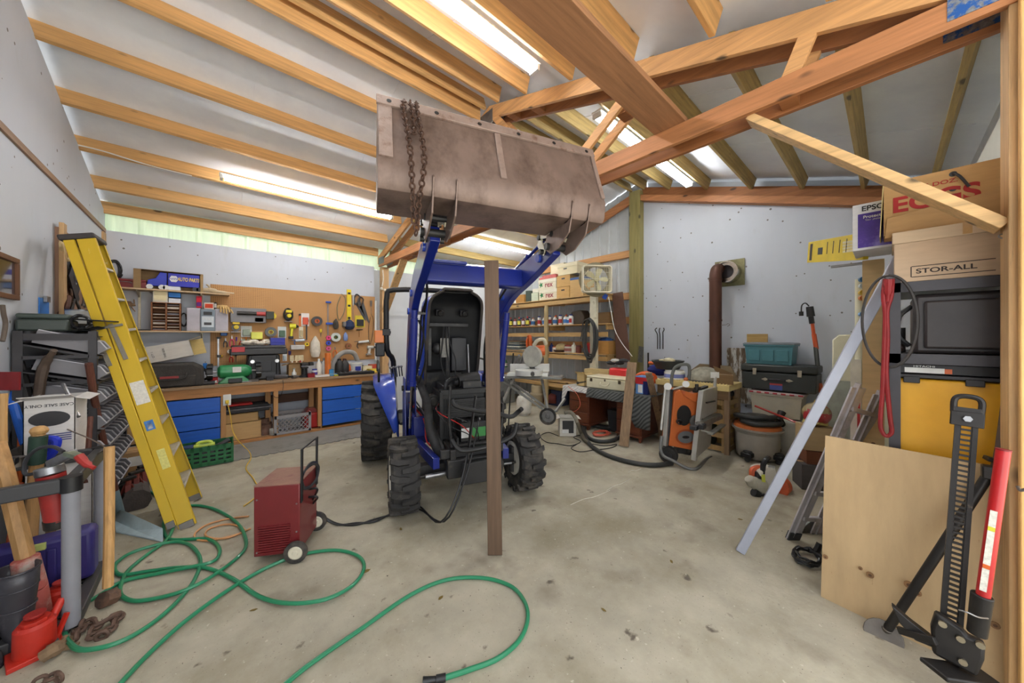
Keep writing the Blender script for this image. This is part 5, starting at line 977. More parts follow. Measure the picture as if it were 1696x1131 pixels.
P = onfl([(440, 1165), (475, 1131), (520, 1095), (600, 1040), (680, 985), (740, 960), (800, 957), (845, 970), (868, 995), (874, 1025), (860, 1060), (825, 1090), (780, 1108), (738, 1122)], .012)
t = thing('garden_hose', 'green garden hose making one wide bend in the front with a black nozzle', 'hose', P[1]); part('hose_pipe', MB().tube(P, .0115, n=10, smooth=6), HOSE, t, world=True)
part('nozzle', MB().cyl(P[-1], at(722, 1125, z=.014), .017, n=12).cyl(at(722, 1125, z=.014), at(700, 1129, z=.016), .012, .019, n=12), BLK, t, world=True)
# ================================================================ YELLOW STEPLADDER
b0 = at(311, 873, z=0); t0 = at(141, 392, d=2.92); f0 = at(325, 827, z=0); f1 = at(160, 402, d=3.2)
ra = (t0-b0).normalized(); wv = (f0-b0); wv = (wv-ra*wv.dot(ra)).normalized(); vv = ra.cross(wv).normalized()
if vv.dot(RT) < 0: vv = -vv
YLW = M('yellow_fibreglass', (206, 172, 34), .5, var=.06, vs=3, col2=(226, 214, 160), cs=9, cth=.69, csoft=.04, stretch=(1, 1, .4))
lad = thing('stepladder', 'tall yellow folded stepladder leaning against the bin shelf', 'stepladder', b0)
def rail(p, q, w, nm, side):
    part(nm, MB().bar(p, q, w, .006, up=wv).bar(p+vv*(w/2)+wv*side*.016, q+vv*(w/2)+wv*side*.016, .005, .032, up=wv).bar(p-vv*(w/2)+wv*side*.016, q-vv*(w/2)+wv*side*.016, .005, .032, up=wv), YLW, lad, bevel=.0015, world=True)
rail(b0, t0, .104, 'front_rail', 1); rail(f0, f1, .09, 'front_rail', -1)
ro = -vv*.10
rail(b0+ro+Vector((0, 0, .06)), t0-vv*.098, .058, 'rear_rail', 1); rail(f0+ro+Vector((0, 0, .06)), f1-vv*.098, .058, 'rear_rail', -1)
Ll = (t0-b0).length
for k in range(1, 9):
    f = k*.295/Ll
    if f > .97: break
    p = b0.lerp(t0, f); q = f0.lerp(f1, f); part('step', MB().bar(p+wv*.004, q-wv*.004, .085, .022, up=ra), M('step_alu', (196, 190, 176), .5, metal=.3, var=.15), lad, bevel=.002, world=True)
    if k % 2: part('rear_brace', MB().bar(p+ro, q+ro, .03, .012, up=ra), STEEL, lad, world=True)
tc_ = (t0+f1)/2 + ra*.02 - vv*.05
part('top_cap', MB().bar(t0-wv*.02-vv*.045+ra*.0, f1+wv*.02-vv*.045, .05, .21, up=vv), M('cap_black', (54, 48, 48), .6, var=.2), lad, bevel=.012, world=True)
for p in (b0, f0, b0+ro+Vector((0, 0, .06)), f0+ro+Vector((0, 0, .06))): part('foot', MB().bar(p-ra*.005, p+ra*.05, .09 if p in (b0, f0) else .05, .04, up=wv), M('foot_grey', (120, 116, 110), .5), lad, bevel=.003, world=True)
def onrail(f, dv, w, h, mat, nm, label=None):
    p = b0.lerp(t0, f)+vv*dv-wv*.0045; part(nm, MB().bar(p-ra*h/2, p+ra*h/2, w, .002, up=wv), mat, lad, world=True, label=label)
onrail(.455, 0, .085, .20, M('label_white', (222, 218, 206), .6, var=.12, vs=60), 'sticker', 'large white instruction sticker'); onrail(.345, -.01, .055, .085, plas((60, 120, 190)), 'sticker', 'blue and white sticker'); onrail(.345, -.01, .03, .06, WHT, 'sticker'); onrail(.23, 0, .05, .17, M('label_yellow', (216, 208, 120), .6, var=.12, vs=60), 'sticker')
for dv, f in ((-.10, .56), (0.0, .57)): p = b0.lerp(t0, f)+vv*(dv-.01)-wv*.012; part('spreader_arm', MB().bar(p, p+ra*.33+vv*-.02, .03, .006, up=wv), M('spreader_grey', (130, 124, 112), .5), lad, bevel=.002, world=True)
p = b0.lerp(t0, .685)-wv*.016; part('spreader_bracket', MB().bar(p-vv*.12, p+vv*.04, .02, .008, up=wv), M('spreader_grey', (130, 124, 112), .5), lad, world=True)
# ================================================================ STEEL BIN SHELF AND LEFT WALL
SHM = M('slotted_steel', (62, 60, 62), .5, metal=.4, var=.12, vs=6); BIN_SHADED = plas((118, 116, 120), .5); RIMM = plas((186, 184, 188))  # bin grey darkened to paint in the shade inside; rims kept lighter
SX0, SX1, SY0, SY1, SZ = -1.065, -.675, 4.2, 5.5, 1.64
bs = thing('bin_shelf', 'dark slotted-steel shelf full of small grey bins against the left wall', 'shelf unit', (-.87, 4.85, 0))
for x in (SX0, SX1):
    for y in (SY0, SY1):
        s = 1 if x == SX0 else -1; r = 1 if y == SY0 else -1
        po = part('post', MB().bb(x, x+s*.045, y, y+r*.004, 0, SZ).bb(x, x+s*.004, y, y+r*.045, 0, SZ), SHM, bs, world=True)
        if y == SY0:
            for k in range(14): part('slot', MB().prism([(-.008, -.012), (.008, -.012), (.005, .012), (-.005, .012)], (x+s*.023, y-.0006, .12+k*.11), (1, 0, 0), (0, 0, 1), (0, .001, 0)), BLK, po)
ROWS = [1.44, 1.24, 1.04, .84, .64, .42, .20]
for z in ROWS:
    part('tray', MB().prism([(SX0, z+.115), (SX1+.01, z), (SX1+.01, z-.02), (SX1, z-.02), (SX0, z+.107)], (0, SY0+.006, 0), (1, 0, 0), (0, 0, 1), (0, SY1-SY0-.012, 0)), SHM, bs, world=True)
part('top_tray', MB().bb(SX0, SX1, SY0+.006, SY1-.006, SZ-.045, SZ-.04).bb(SX0, SX1, SY0+.004, SY0+.008, SZ-.07, SZ-.02), SHM, bs, world=True)
for z in (1.47, 1.27): part('side_brace', MB().bb(SX0+.04, SX1-.04, SY0, SY0+.004, z-.04, z-.015), SHM, bs, world=True)
def bin_mesh(w=.135, d=.36, h=.10):
    b = MB(); k = .004
    return b.bb(0, w, -d/2, d/2, 0, k).prism([(-d/2, 0), (d/2-.03, 0), (d/2, h*.55), (d/2-.05, h), (-d/2, h)], (0, 0, 0), (0, 1, 0), (0, 0, 1), (k, 0, 0)).prism([(-d/2, 0), (d/2-.03, 0), (d/2, h*.55), (d/2-.05, h), (-d/2, h)], (w-k, 0, 0), (0, 1, 0), (0, 0, 1), (k, 0, 0)).bb(0, w, -d/2, -d/2+k, 0, h).prism([(d/2-.03, 0), (d/2, h*.55), (d/2-.004, h*.55), (d/2-.034, 0)], (0, 0, 0), (0, 1, 0), (0, 0, 1), (w, 0, 0))
bin0 = thing('parts_bin', 'x', 'bin', (0, 0, 0), 0, 'small grey parts bins on the slotted shelf'); part('bin_body', bin_mesh(), BIN_SHADED, bin0); part('rim', MB().bar((.002, -.178, .10), (.002, .13, .10), .007, .007).bar((.133, -.178, .10), (.133, .13, .10), .007, .007).bar((.002, .13, .10), (.002, .18, .055), .007, .007).bar((.133, .13, .10), (.133, .18, .055), .007, .007).bar((0, .18, .056), (.135, .18, .056), .008, .008), RIMM, bin0); part('label_strip', MB().prism([(.153, .010), (.178, .05), (.181, .05), (.156, .010)], (.015, 0, 0), (0, 1, 0), (0, 0, 1), (.105, 0, 0)), RIMM, bin0)
rown = ['topmost', 'second', 'third', 'fourth', 'fifth', 'sixth', 'lowest']; coln = ['nearest end', 'second', 'third', 'fourth', 'fifth', 'sixth', 'seventh', 'eighth', 'farthest']
first = True
for i, z in enumerate(ROWS):
    for j in range(9):
        y = SY0+.015+j*.141; lb = 'small grey parts bin, %s row, %s from the near post' % (rown[i], coln[j]) if j else 'small grey parts bin in the %s row, right at the near post' % rown[i]
        if j == 8: lb = 'small grey parts bin in the %s row, farthest from the camera' % rown[i]
        rot = Euler((-.30, 0, -math.pi/2)); loc = Vector((-.815, y+.137, z+.062))
        o = bin0 if first else dup(bin0); first = False
        o.location = loc; o.rotation_euler = rot; o['label'] = lb
# things on the shelf top
t = thing('power_tool_case', 'green-grey plastic case on top of the bin shelf at the left', 'case', (-.96, 4.34, SZ)); part('case_body', MB().bb(-.10, .14, -.12, .16, 0, .09), plas((58, 66, 62)), t, bevel=.015); part('lid', MB().bb(-.10, .14, -.12, .16, .092, .13), plas((66, 76, 72)), t, bevel=.015)
coil('thick black cable loops lying on the bin shelf top, right of the green case', (-.78, 4.3, SZ+.07), .075, .010, BLK, 3, (1, .75)); coil('flat black cable loops on the bin shelf top near its front corner', (-.72, 4.40, SZ+.01), .07, .008, BLK, 3, (1, 1), 'z')
solo('black_panel', MB().bar((-1.04, 4.5, SZ+.115), (-.62, 4.34, SZ+.085), .22, .012), BLK, 'thin black panel lying across the things on the bin shelf', 'panel', bevel=.003)
solo('long_case', MB().bb(-1.03, -.74, 4.62, 5.3, SZ, SZ+.07), DK, 'long dark case on the far half of the bin shelf top', 'case', bevel=.01)
t = thing('tin_can', 'white tin standing on the bin shelf top behind the ladder', 'tin', (-.87, 4.9, SZ+.07)); part('tin_body', MB().cyl((0, 0, 0), (0, 0, .12), .10, n=20), WHT, t); part('lid', MB().cyl((0, 0, .12), (0, 0, .13), .102, n=20), STEEL, t)
# tool board on the left wall
tb_ = solo('tool_board', MB().bb(LX+.001, LX+.03, at(90, 500, X=LX).y, at(172, 500, X=LX).y, 1.70, 2.62), wood('tool_board_wood', (158, 122, 98), 'z', knots=False), 'brown board with hanging hand tools on the left wall behind the ladder', 'board')
solo('board_stile', MB().bb(LX+.031, LX+.06, at(88, 500, X=LX).y, at(92, 500, X=LX).y+.03, 1.66, 2.66), W_ORz, 'orange upright strip at the left edge of the tool board', 'strip', bevel=.002)
def lw(px, py, off=.05): return at(px, py, X=LX+off)
t = thing('hand_saw', 'pale wooden saw handle hanging at the top of the left tool board', 'saw', lw(108, 415, .04)); p = lw(108, 415, .04)
part('handle', MB().tube([lw(102, 402), lw(112, 396), lw(116, 412), lw(113, 430), lw(106, 426), lw(103, 412)], .016, closed=True), M('pale_handle', (206, 180, 130), .5, var=.1), t, world=True); part('blade', MB().bar(lw(112, 430), lw(130, 500), .10, .003, up=(1, 0, 0)), DSTEEL, t, world=True)
solo('splash_guard', MB().bar(lw(118, 440, .06), lw(130, 482, .06), .30, .012, up=(1, 0, 0)), BLK, 'black sheet hanging under the pale saw handle on the tool board', 'sheet')
for i, (a, b, c, d, r, m, lb) in enumerate(((124, 442, 122, 470, .012, STEEL, 'bent steel lug wrench on the black sheet of the tool board'), (131, 455, 134, 476, .010, STEEL, 'shorter bent steel bar on the tool board'), (113, 492, 105, 520, .022, M('hand_brown', (86, 52, 42), .6), 'dark brown hanging gourd-shaped tool on the tool board'), (122, 495, 112, 530, .014, DSTEEL, 'dark steel tongs hanging on the tool board'), (126, 498, 134, 525, .012, DSTEEL, 'thin dark clamp hanging on the tool board'), (117, 478, 118, 500, .008, RUST, 'rusty hook in the middle of the tool board'), (136, 480, 137, 505, .008, STEEL, 'row of bright steel wrenches on the tool board'), (140, 482, 141, 508, .008, STEEL, 'second bright steel wrench beside the first on the tool board'), (144, 480, 146, 505, .008, STEEL, 'third bright steel wrench nearest the ladder on the tool board'), (108, 515, 112, 540, .02, M('olive', (92, 96, 70), .6), 'olive green tool at the foot of the tool board'))):
    t = thing('hand_tool', lb, 'hand tool', lw(a, b)); part('bar', MB().tube([lw(a, b), lw((a+c)/2+1.5, (b+d)/2, .07), lw(c, d)], r), m, t, world=True); part('head', MB().ball(lw(c, d), r*1.8, 10), m, t, world=True)
t = thing('clip_board', 'bright blue clipboard hanging on the left wall', 'clipboard', lw(70, 535, .01)); ya, yb = at(63, 500, X=LX).y, at(79, 500, X=LX).y
part('board', MB().bb(LX+.002, LX+.008, ya, yb, at(70, 536, X=LX).z, at(70, 494, X=LX).z), plas((30, 120, 206)), t, world=True); part('clip', MB().bb(LX+.008, LX+.03, ya+.08, yb-.06, at(70, 500, X=LX).z, at(70, 490, X=LX).z), STEEL, t, bevel=.002, world=True)
t = thing('framed_picture', 'dark wood framed picture on the left wall at the picture edge', 'picture', lw(5, 495, .01)); ya, yb = at(-25, 500, X=LX).y, at(22, 500, X=LX).y; za, zb_ = at(10, 495, X=LX).z, at(10, 424, X=LX).z
FRW = wood('frame_wood', (98, 62, 38), 'z', knots=False)
for (a, b, c, d) in ((ya, yb, za, za+.035), (ya, yb, zb_-.035, zb_), (ya, ya+.035, za+.035, zb_-.035), (yb-.035, yb, za+.035, zb_-.035)): part('frame_rail', MB().bb(LX+.002, LX+.03, a, b, c, d), FRW, t, bevel=.003, world=True)
part('print', MB().bb(LX+.004, LX+.012, ya+.035, yb-.035, za+.035, zb_-.035), M('dim_print', (92, 84, 74), .6, var=.2, vs=3, col2=(60, 56, 96), cs=3, cth=.5), t, world=True); part('glass', MB().bb(LX+.014, LX+.016, ya+.035, yb-.035, za+.035, zb_-.035), M('picture_glass', (255, 255, 255), .05, trans=1, var=0), t, world=True)
solo('hanging_hook', MB().tube([lw(4, 505, .03), lw(6, 520, .03), lw(9, 535, .03), lw(7, 552, .03), lw(4, 565, .03)], .012), M('hook_brown', (96, 84, 74), .7), 'crooked brown hook hanging on the left wall under the framed picture', 'hook')
# ================================================================ TOOL PILE, LOWER LEFT
rk = thing('tool_rack', 'black and grey plastic garden tool rack with tubes at the lower left', 'tool rack', (-.78, 3.3, 0)); RKX0, RKX1, RKY0, RKY1 = -1.0, -.565, 2.96, 3.62
TUBEG = M('rack_grey', (136, 136, 142), .5, var=.05)
for x in (RKX0, RKX1):
    for y in (RKY0, RKY1): part('tube', MB().cyl((x, y, .03), (x, y, .80), .034, n=16), TUBEG, rk, world=True); part('tube_collar', MB().cyl((x, y, .76), (x, y, .84), .042, n=16), BLK, rk, world=True)
for a, b in (((RKX0, RKY0), (RKX1, RKY0)), ((RKX1, RKY0), (RKX1, RKY1)), ((RKX0, RKY1), (RKX1, RKY1)), ((RKX0, RKY0), (RKX0, RKY1))):
    part('top_rail', MB().bar((*a, .80), (*b, .80), .05, .075), plas((58, 58, 60)), rk, bevel=.008, world=True); part('base_rail', MB().bar((*a, .035), (*b, .035), .06, .06), plas((66, 64, 64)), rk, bevel=.006, world=True)
b = MB()
for i in range(10): b.bb(RKX0+i*.045, RKX0+i*.045+.012, RKY0, RKY1, .03, .045)
for i in range(14): b.bb(RKX0, RKX1, RKY0+i*.049, RKY0+i*.049+.012, .032, .043)
part('base_grid', b, BLK, rk, world=True)
def stick(nm, cat, label, pts, r, mat, extra=(), n=10):
    """a long-handled thing: pts are (px, py, d)"""
    P = [at(a, b, d=d) for a, b, d in pts]; t = thing(nm, label, cat, P[-1]); part('handle', MB().tube(P, r, n=n), mat, t, world=True)
    for (pn, mb, m) in extra: part(pn, mb, m, t, bevel=.002, world=True)
    return t
WH = wood('handle_ash', (176, 134, 84), 'z', knots=False, var=.2); WHP = wood('handle_pale', (196, 152, 96), 'z', knots=False); WDK = wood('handle_dark', (92, 50, 36), 'z', knots=False)
R_ = M('red_worn', (158, 38, 32), .5, var=.12, col2=(90, 50, 44), cs=8, cth=.66); PK = M('pink_worn', (190, 96, 86), .6, var=.15, col2=(206, 190, 176), cs=6, cth=.56)
stick('post_hole_digger', 'digger', 'post-hole digger with thick split wooden handle and faded red socket', [(-6, 735, 1.85), (10, 790, 1.83), (32, 880, 1.82), (45, 935, 1.82)], .036, WH, [('socket', MB().cyl(at(42, 925, d=1.80), at(52, 975, d=1.82), .048, .055, n=16).cyl(at(52, 975, d=1.82), at(56, 1018, d=1.84), .055, .062, n=16), PK)], n=8)
stick('digging_bar', 'bar', 'red and white painted bar with a dark curved horn-shaped grip', [(43, 752, 2.5), (52, 705, 2.5), (64, 655, 2.5)], .017, PK, [('grip', MB().tube([at(64, 655, d=2.5), at(69, 620, d=2.5), at(76, 600, d=2.5), at(90, 580, d=2.48)], [.028, .03, .026, .018]), M('horn_brown', (88, 72, 60), .6, var=.2))])
stick('garden_fork', 'fork', 'wooden garden tool with dark green grip and round wooden end', [(64, 715, 2.05), (62, 760, 2.05), (57, 800, 2.05), (50, 905, 2.05)], .028, WH, [('grip', MB().cyl(at(64, 722, d=2.04), at(60, 768, d=2.04), .036, n=14), M('grip_green', (30, 56, 44), .6)), ('end_knob', MB().ball(at(65, 713, d=2.05), .038, 12, (1, 1, .8)), WHP), ('ferrule', MB().cyl(at(51, 905, d=2.05), at(48, 958, d=2.06), .030, n=12), M('ferrule_green', (54, 74, 66), .5))])
stick('sledge_hammer', 'sledge hammer', 'sledge hammer standing on its rusty head with a pale wooden handle', [(181, 740, 2.06), (181, 860, 2.04), (179, 972, 2.0)], .0235, WHP, [('head', MB().cyl(at(169, 994, d=1.98), at(189, 987, d=2.04), .045, .045, n=8), RUST)])
stick('scoop_shovel', 'shovel', 'wide pale blue scoop shovel with dark red-brown handle', [(147, 602, 2.58), (160, 680, 2.7), (176, 750, 2.83), (192, 815, 2.95)], .022, WDK, [
  ('blade', MB().add([at(196, 845, d=3.02), at(206, 846, z=.16), at(270, 875, z=.06), at(268, 896, z=.012), at(192, 880, z=.012), at(190, 862, z=.05), at(225, 878, z=.015)], [(0, 1, 6, 5), (1, 2, 6), (2, 3, 6), (6, 3, 4), (5, 6, 4)]).add([at(196, 847, d=3.03), at(270, 877, z=.055), at(270, 898, z=.004), at(192, 882, z=.004)], [(0, 1, 2, 3)]), M('blade_blue', (192, 210, 216), .5, metal=.1, var=.12)), ('socket', MB().cyl(at(190, 812, d=2.94), at(198, 852, d=3.0), .026, .035), M('blade_blue2', (116, 136, 142), .5))])
stick('blue_pipe', 'pipe', 'bright blue pipe leaning among the tools at the left', [(18, 650, 2.45), (27, 685, 2.42), (42, 735, 2.38)], .024, plas((38, 104, 206)))
stick('rubber_hose', 'pipe', 'fat black rubber pipe leaning behind the blue pipe', [(27, 600, 2.5), (44, 660, 2.5), (63, 720, 2.5), (78, 790, 2.5)], .036, M('black_rubber', (50, 47, 46), .6))
stick('flat_stick', 'stick', 'upright wooden stick at the far left edge under the red sheet', [(5, 652, 2.0), (4, 700, 2.0), (6, 780, 2.0)], .018, WHP)
stick('wood_rod', 'rod', 'thin wooden rod slanting behind the green-gripped tool', [(60, 800, 2.5), (30, 870, 2.5), (8, 920, 2.4)], .016, WHP)
stick('orange_rod', 'rod', 'orange rod crossing behind the thick wooden handles', [(36, 800, 2.3), (22, 860, 2.2), (6, 960, 2.1)], .014, M('orange_rod', (206, 96, 58), .5))
stick('curved_snath', 'handle', 'curved grey-brown wooden handle bending under the red grease gun', [(78, 820, 2.12), (84, 875, 2.12), (80, 905, 2.12), (66, 935, 2.12), (60, 965, 2.12)], .021, M('grey_wood', (134, 110, 84), .7, var=.15))
stick('curved_snath', 'handle', 'grey wooden crook right of the grease gun leaning on the far tube', [(138, 752, 2.4), (142, 770, 2.4), (135, 800, 2.4), (126, 850, 2.4)], .018, M('grey_wood', (134, 110, 84), .7, var=.15))
stick('curved_snath', 'handle', 'short curved wooden handle in front of the purple case', [(103, 895, 2.15), (97, 915, 2.15), (92, 930, 2.15), (95, 950, 2.15)], .015, M('grey_wood', (134, 110, 84), .7, var=.15))
t = stick('wire_cable', 'cable', 'thin steel wire stretched from the spray can to the sledge handle', [(70, 688, 2.35), (110, 710, 2.3), (150, 727, 2.2), (174, 742, 2.1), (160, 752, 2.2), (146, 757, 2.3)], .004, M('wire', (110, 96, 84), .5), n=5)
t = thing('red_sheet', 'dark red metal sheet with a hole at the left edge', 'sheet', at(15, 630, d=2.2)); part('sheet', MB().bar(at(-8, 631, d=2.2), at(33, 631, d=2.22), .12, .01, up=(FW.x, FW.y, 0)), M('dark_red', (120, 22, 26), .45), t, world=True)
solo('push_broom_head', MB().bar(at(36, 607, d=2.75), at(122, 615, d=2.7), .035, .05), BLK, 'long narrow black brush lying across the tools in front of the bin shelf', 'brush')
t = thing('wedge_board', 'grey wooden wedge-shaped board leaning at the left edge', 'board', at(10, 610, d=2.4)); part('board', MB().bar(at(-2, 575, d=2.5), at(20, 616, d=2.45), .07, .012, up=(FW.x, FW.y, 0)), M('grey_wood', (134, 110, 84), .7), t, world=True)
cs = carton('white carton printed CASE SALE ONLY with an oval cut-out and open flap', (-.80, 3.88, .74), .21, .30, .44, rz=0, col=(216, 212, 208), open_=1)
text('lettering', 'CASE SALE ONLY', .026, cs, (0, -.152, .40), (math.pi/2, math.pi, 0), DK, bold=.01); part('cut_out', MB().lathe((0, -.1505, .31), (0, -1, 0), [(0, 0), (.05, 0), (.05, .002), (0, .002)], 24).xf(Matrix.Translation((0, 0, 0)) @ Matrix.Diagonal((1.7, 1, 1, 1))), DK, cs)
for i in range(4): part('printed_line', MB().bb(-.03, .09, -.1515, -.1505, .20-i*.014, .207-i*.014), plas((70, 76, 130)), cs)
carton('plain white carton standing under the printed white carton', (-.76, 3.90, .0), .28, .34, .73, col=(212, 208, 204))
sc = bottle('spray can with a rusty disc on top and purple stripe beside the white carton', at(94, 728, d=2.55), .052, .15, (226, 224, 214), (150, 110, 80), (214, 214, 120), kind='spray_can')
part('rusty_disc', MB().lathe((0, 0, .155), (0, 0, 1), [(0, 0), (.06, .0), (.05, .018), (.015, .03), (0, .032)], 20), RUST, sc)
solo('handle_grip', MB().tube([at(76, 752, d=2.15), at(76, 730, d=2.15), at(86, 727, d=2.15), at(94, 730, d=2.15), at(90, 745, d=2.15), at(80, 758, d=2.15)], .022), plas((30, 52, 186)), 'bright blue D-shaped plastic handle behind the grease gun', 'handle')
# grease gun
gg = thing('grease_gun', 'worn red grease gun with hose and red lever hanging on the tool rack', 'grease gun', at(100, 862, d=1.88))
part('barrel', MB().cyl(at(84, 785, d=1.84), at(98, 860, d=1.86), .052, n=24), R_, gg, world=True); part('end_cap', MB().cyl(at(97, 856, d=1.86), at(99, 870, d=1.865), .055, n=24), DSTEEL, gg, bevel=.003, world=True)
part('head', MB().cyl(at(81, 772, d=1.84), at(84, 786, d=1.84), .052, .054, n=18).bar(at(84, 768, d=1.84), at(122, 750, d=1.82), .04, .04), STEEL, gg, bevel=.006, world=True)
part('lever_grip', MB().tube([at(130, 755, d=1.8), at(143, 768, d=1.8), at(156, 775, d=1.8)], [.02, .017, .010]), R_, gg, world=True); part('lever_link', MB().bar(at(112, 750, d=1.81), at(132, 756, d=1.8), .035, .02), metal((150, 160, 140), .5), gg, world=True)
part('hose', MB().tube([at(70, 780, d=1.84), at(44, 786, d=1.82), (at(40, 772, d=1.82)), at(48, 755, d=1.82), at(66, 742, d=1.82), at(88, 740, d=1.83), at(105, 748, d=1.83)], .009), DK, gg, world=True)
t = thing('funnel', 'grey metal cap and clamp lying on the rack top at the left', 'fitting', at(22, 775, d=2.0)); part('cap', MB().cyl(at(22, 772, d=2.0), at(22, 758, d=2.0), .055, .045, n=16), metal((120, 112, 104), .5), t, world=True); part('clamp', MB().box(at(14, 765, d=1.95), (.06, .06, .04)), DSTEEL, t, bevel=.005, world=True)
solo('steel_hub', MB().cyl(at(38, 752, d=2.25), at(48, 745, d=2.25), .06, .05, n=12), metal((110, 102, 96), .6), 'dirty grey metal hub at the foot of the red and white bar', 'hub')
t = thing('label_box', 'small wooden box with a green label at the left edge', 'box', at(14, 740, d=2.5)); part('box_body', MB().box(at(14, 724, d=2.5), (.05, .10, .14)), WHP, t, world=True); part('paper_label', MB().box(at(11, 730, d=2.43), (.01, .04, .05)), plas((40, 140, 60)), t, world=True)
# purple case
pc = thing('plastic_case', 'dark purple ribbed plastic case standing on the tool rack base', 'case', (-.76, 3.42, .075)); PUR = M('purple_plastic', (52, 44, 112), .45, var=.06)
part('case_body', MB().bb(-.22, .21, -.07, .07, 0, .31), PUR, pc, bevel=.03); 
for x in (-.16, -.06, .05, .14): part('rib', MB().bb(x-.018, x+.018, -.083, -.07, .04, .25), PUR, pc, bevel=.006)
part('latch', MB().bb(-.03, .03, -.09, -.07, .26, .30), plas((196, 206, 120)), pc, bevel=.003)
# bottle jacks, boots, chain
def bjack(loc, s, rz, label):
    t = thing('bottle_jack', label, 'bottle jack', loc, rz); m = M('jack_red', (190, 44, 28), .5, var=.1, col2=(120, 40, 34), cs=9, cth=.64)
    part('base', MB().box((0, 0, .012*s), (.17*s, .15*s, .024*s)), m, t, bevel=.004); part('tank', MB().lathe((0, 0, .02*s), (0, 0, 1), [(0, 0), (.065*s, 0), (.068*s, .01*s), (.066*s, .13*s), (.055*s, .145*s), (0, .145*s)], 24), m, t)
    part('cap', MB().cyl((0, 0, .163*s), (0, 0, .18*s), .048*s, n=8), m, t, bevel=.002); part('saddle', MB().lathe((0, 0, .18*s), (0, 0, 1), [(0, 0), (.02*s, 0), (.035*s, .018*s), (.035*s, .026*s), (0, .026*s)], 16), R_, t); part('pump_socket', MB().cyl((.05*s, .03, .12*s), (.09*s, .06*s, .20*s), .017*s, n=12).bar((.06*s, 0, .02*s), (.10*s, .02*s, .13*s), .02*s, .012*s), m, t); return t
j1 = at(58, 1083, z=0); bjack(j1, 1.0, .3, 'front red bottle jack standing beside the rubber boot'); j2 = at(96, 1024, z=0); bjack((j2.x, j2.y+.05, 0), .9, .8, 'second red bottle jack behind the grey rack tube')
def boot(loc, rz, label):
    t = thing('rubber_boot', label, 'boot', loc, rz, 'pair of rubber boots'); m = M('boot_rubber', (58, 56, 62), .38, var=.15, vs=5, col2=(96, 92, 92), cs=5, cth=.6)
    b = MB(); rings = [((0, 0, .40), .072, .085), ((0, 0, .33), .070, .082), ((0, .0, .22), .060, .070), ((0, -.005, .14), .052, .062), ((0, -.03, .09), .050, .085), ((0, -.08, .062), .050, .13), ((0, -.09, .03), .052, .145), ((0, -.09, .006), .052, .147)]
    vs = []; n = 20
    for (cx, cy, cz), ra_, rb in rings:
        for i in range(n): a = 2*math.pi*i/n; vs.append((cx+math.cos(a)*ra_, cy+math.sin(a)*rb - (.0), cz + (max(0, -math.sin(a))*(-.02) if .03 < cz < .1 else 0)))
    fs = [(i*n+j, i*n+(j+1) % n, (i+1)*n+(j+1) % n, (i+1)*n+j) for i in range(len(rings)-1) for j in range(n)]; fs.append(tuple(range((len(rings)-1)*n, len(rings)*n)))
    o = part('upper', b.add(vs, fs), m, t, ang=60); mm = o.modifiers.new('t', 'SOLIDIFY'); mm.thickness = .005
    part('sole', MB().prism([(math.cos(2*math.pi*i/20)*.056, -.09+math.sin(2*math.pi*i/20)*.152) for i in range(20)], (0, 0, 0), (1, 0, 0), (0, 1, 0), (0, 0, .014)), M('sole', (42, 40, 44), .6), t)
    part('top_band', MB().tube([(math.cos(2*math.pi*i/16)*.073, math.sin(2*math.pi*i/16)*.086, .40) for i in range(16)], .005, closed=True, smooth=1), m, t)
    for z in (.31, .21): part('welt_band', MB().tube([(math.cos(2*math.pi*i/16)*(.048+z*.066), math.sin(2*math.pi*i/16)*(.058+z*.072), z) for i in range(16)], .0035, closed=True, smooth=1), m, t)
bo = at(22, 1078, z=0); boot((bo.x, bo.y+.03, 0), .75, 'right rubber boot standing nearest the red bottle jack'); boot((bo.x-.15, bo.y+.07, 0), .6, 'left rubber boot cut by the picture edge')
CHF = M('chain_floor', (100, 78, 66), .7, metal=.3, var=.2, vs=20)
chain('heavy_chain', [at(*p) if False else at(p[0], p[1], z=.02) for p in ((128, 1052), (140, 1030), (160, 1035), (150, 1050), (170, 1052), (188, 1035), (196, 1022))], .009, .062, CHF, 'heavy rusty chain heaped on the floor inside the hose loop')
chain('heavy_chain', [at(p[0], p[1], z=.02) for p in ((66, 1128), (84, 1120), (100, 1122), (112, 1118))], .008, .055, CHF, 'short rusty chain on the floor at the bottom left edge')
solo('chain_hook', MB().tube([at(150, 1040, z=.03), at(170, 1030, z=.04), at(190, 1020, z=.03), at(201, 1018, z=.02), at(192, 1026, z=.015)], [.009, .012, .02, .016, .008]), CHF, 'flat rusty hook lying on the heavy chain', 'hook')
solo('burlap_rag', MB().tube([at(70, 1088, z=.03), at(85, 1078, z=.04), at(98, 1070, z=.02), at(108, 1055, z=.02)], [.03, .035, .022, .012]), cloth((128, 104, 78)), 'dusty twisted rag on the floor beside the boot', 'rag')
for i, (a, b, c, d, lb) in enumerate(((98, 1074, 128, 1068, 'flat dusty wooden sliver in front of the jack'), (112, 1070, 124, 1052, 'short brown stick beside the heavy chain'))): solo('wood_sliver', MB().bar(at(a, b, z=.012), at(c, d, z=.012), .03, .012), M('grey_wood', (134, 110, 84), .7), lb, 'stick')
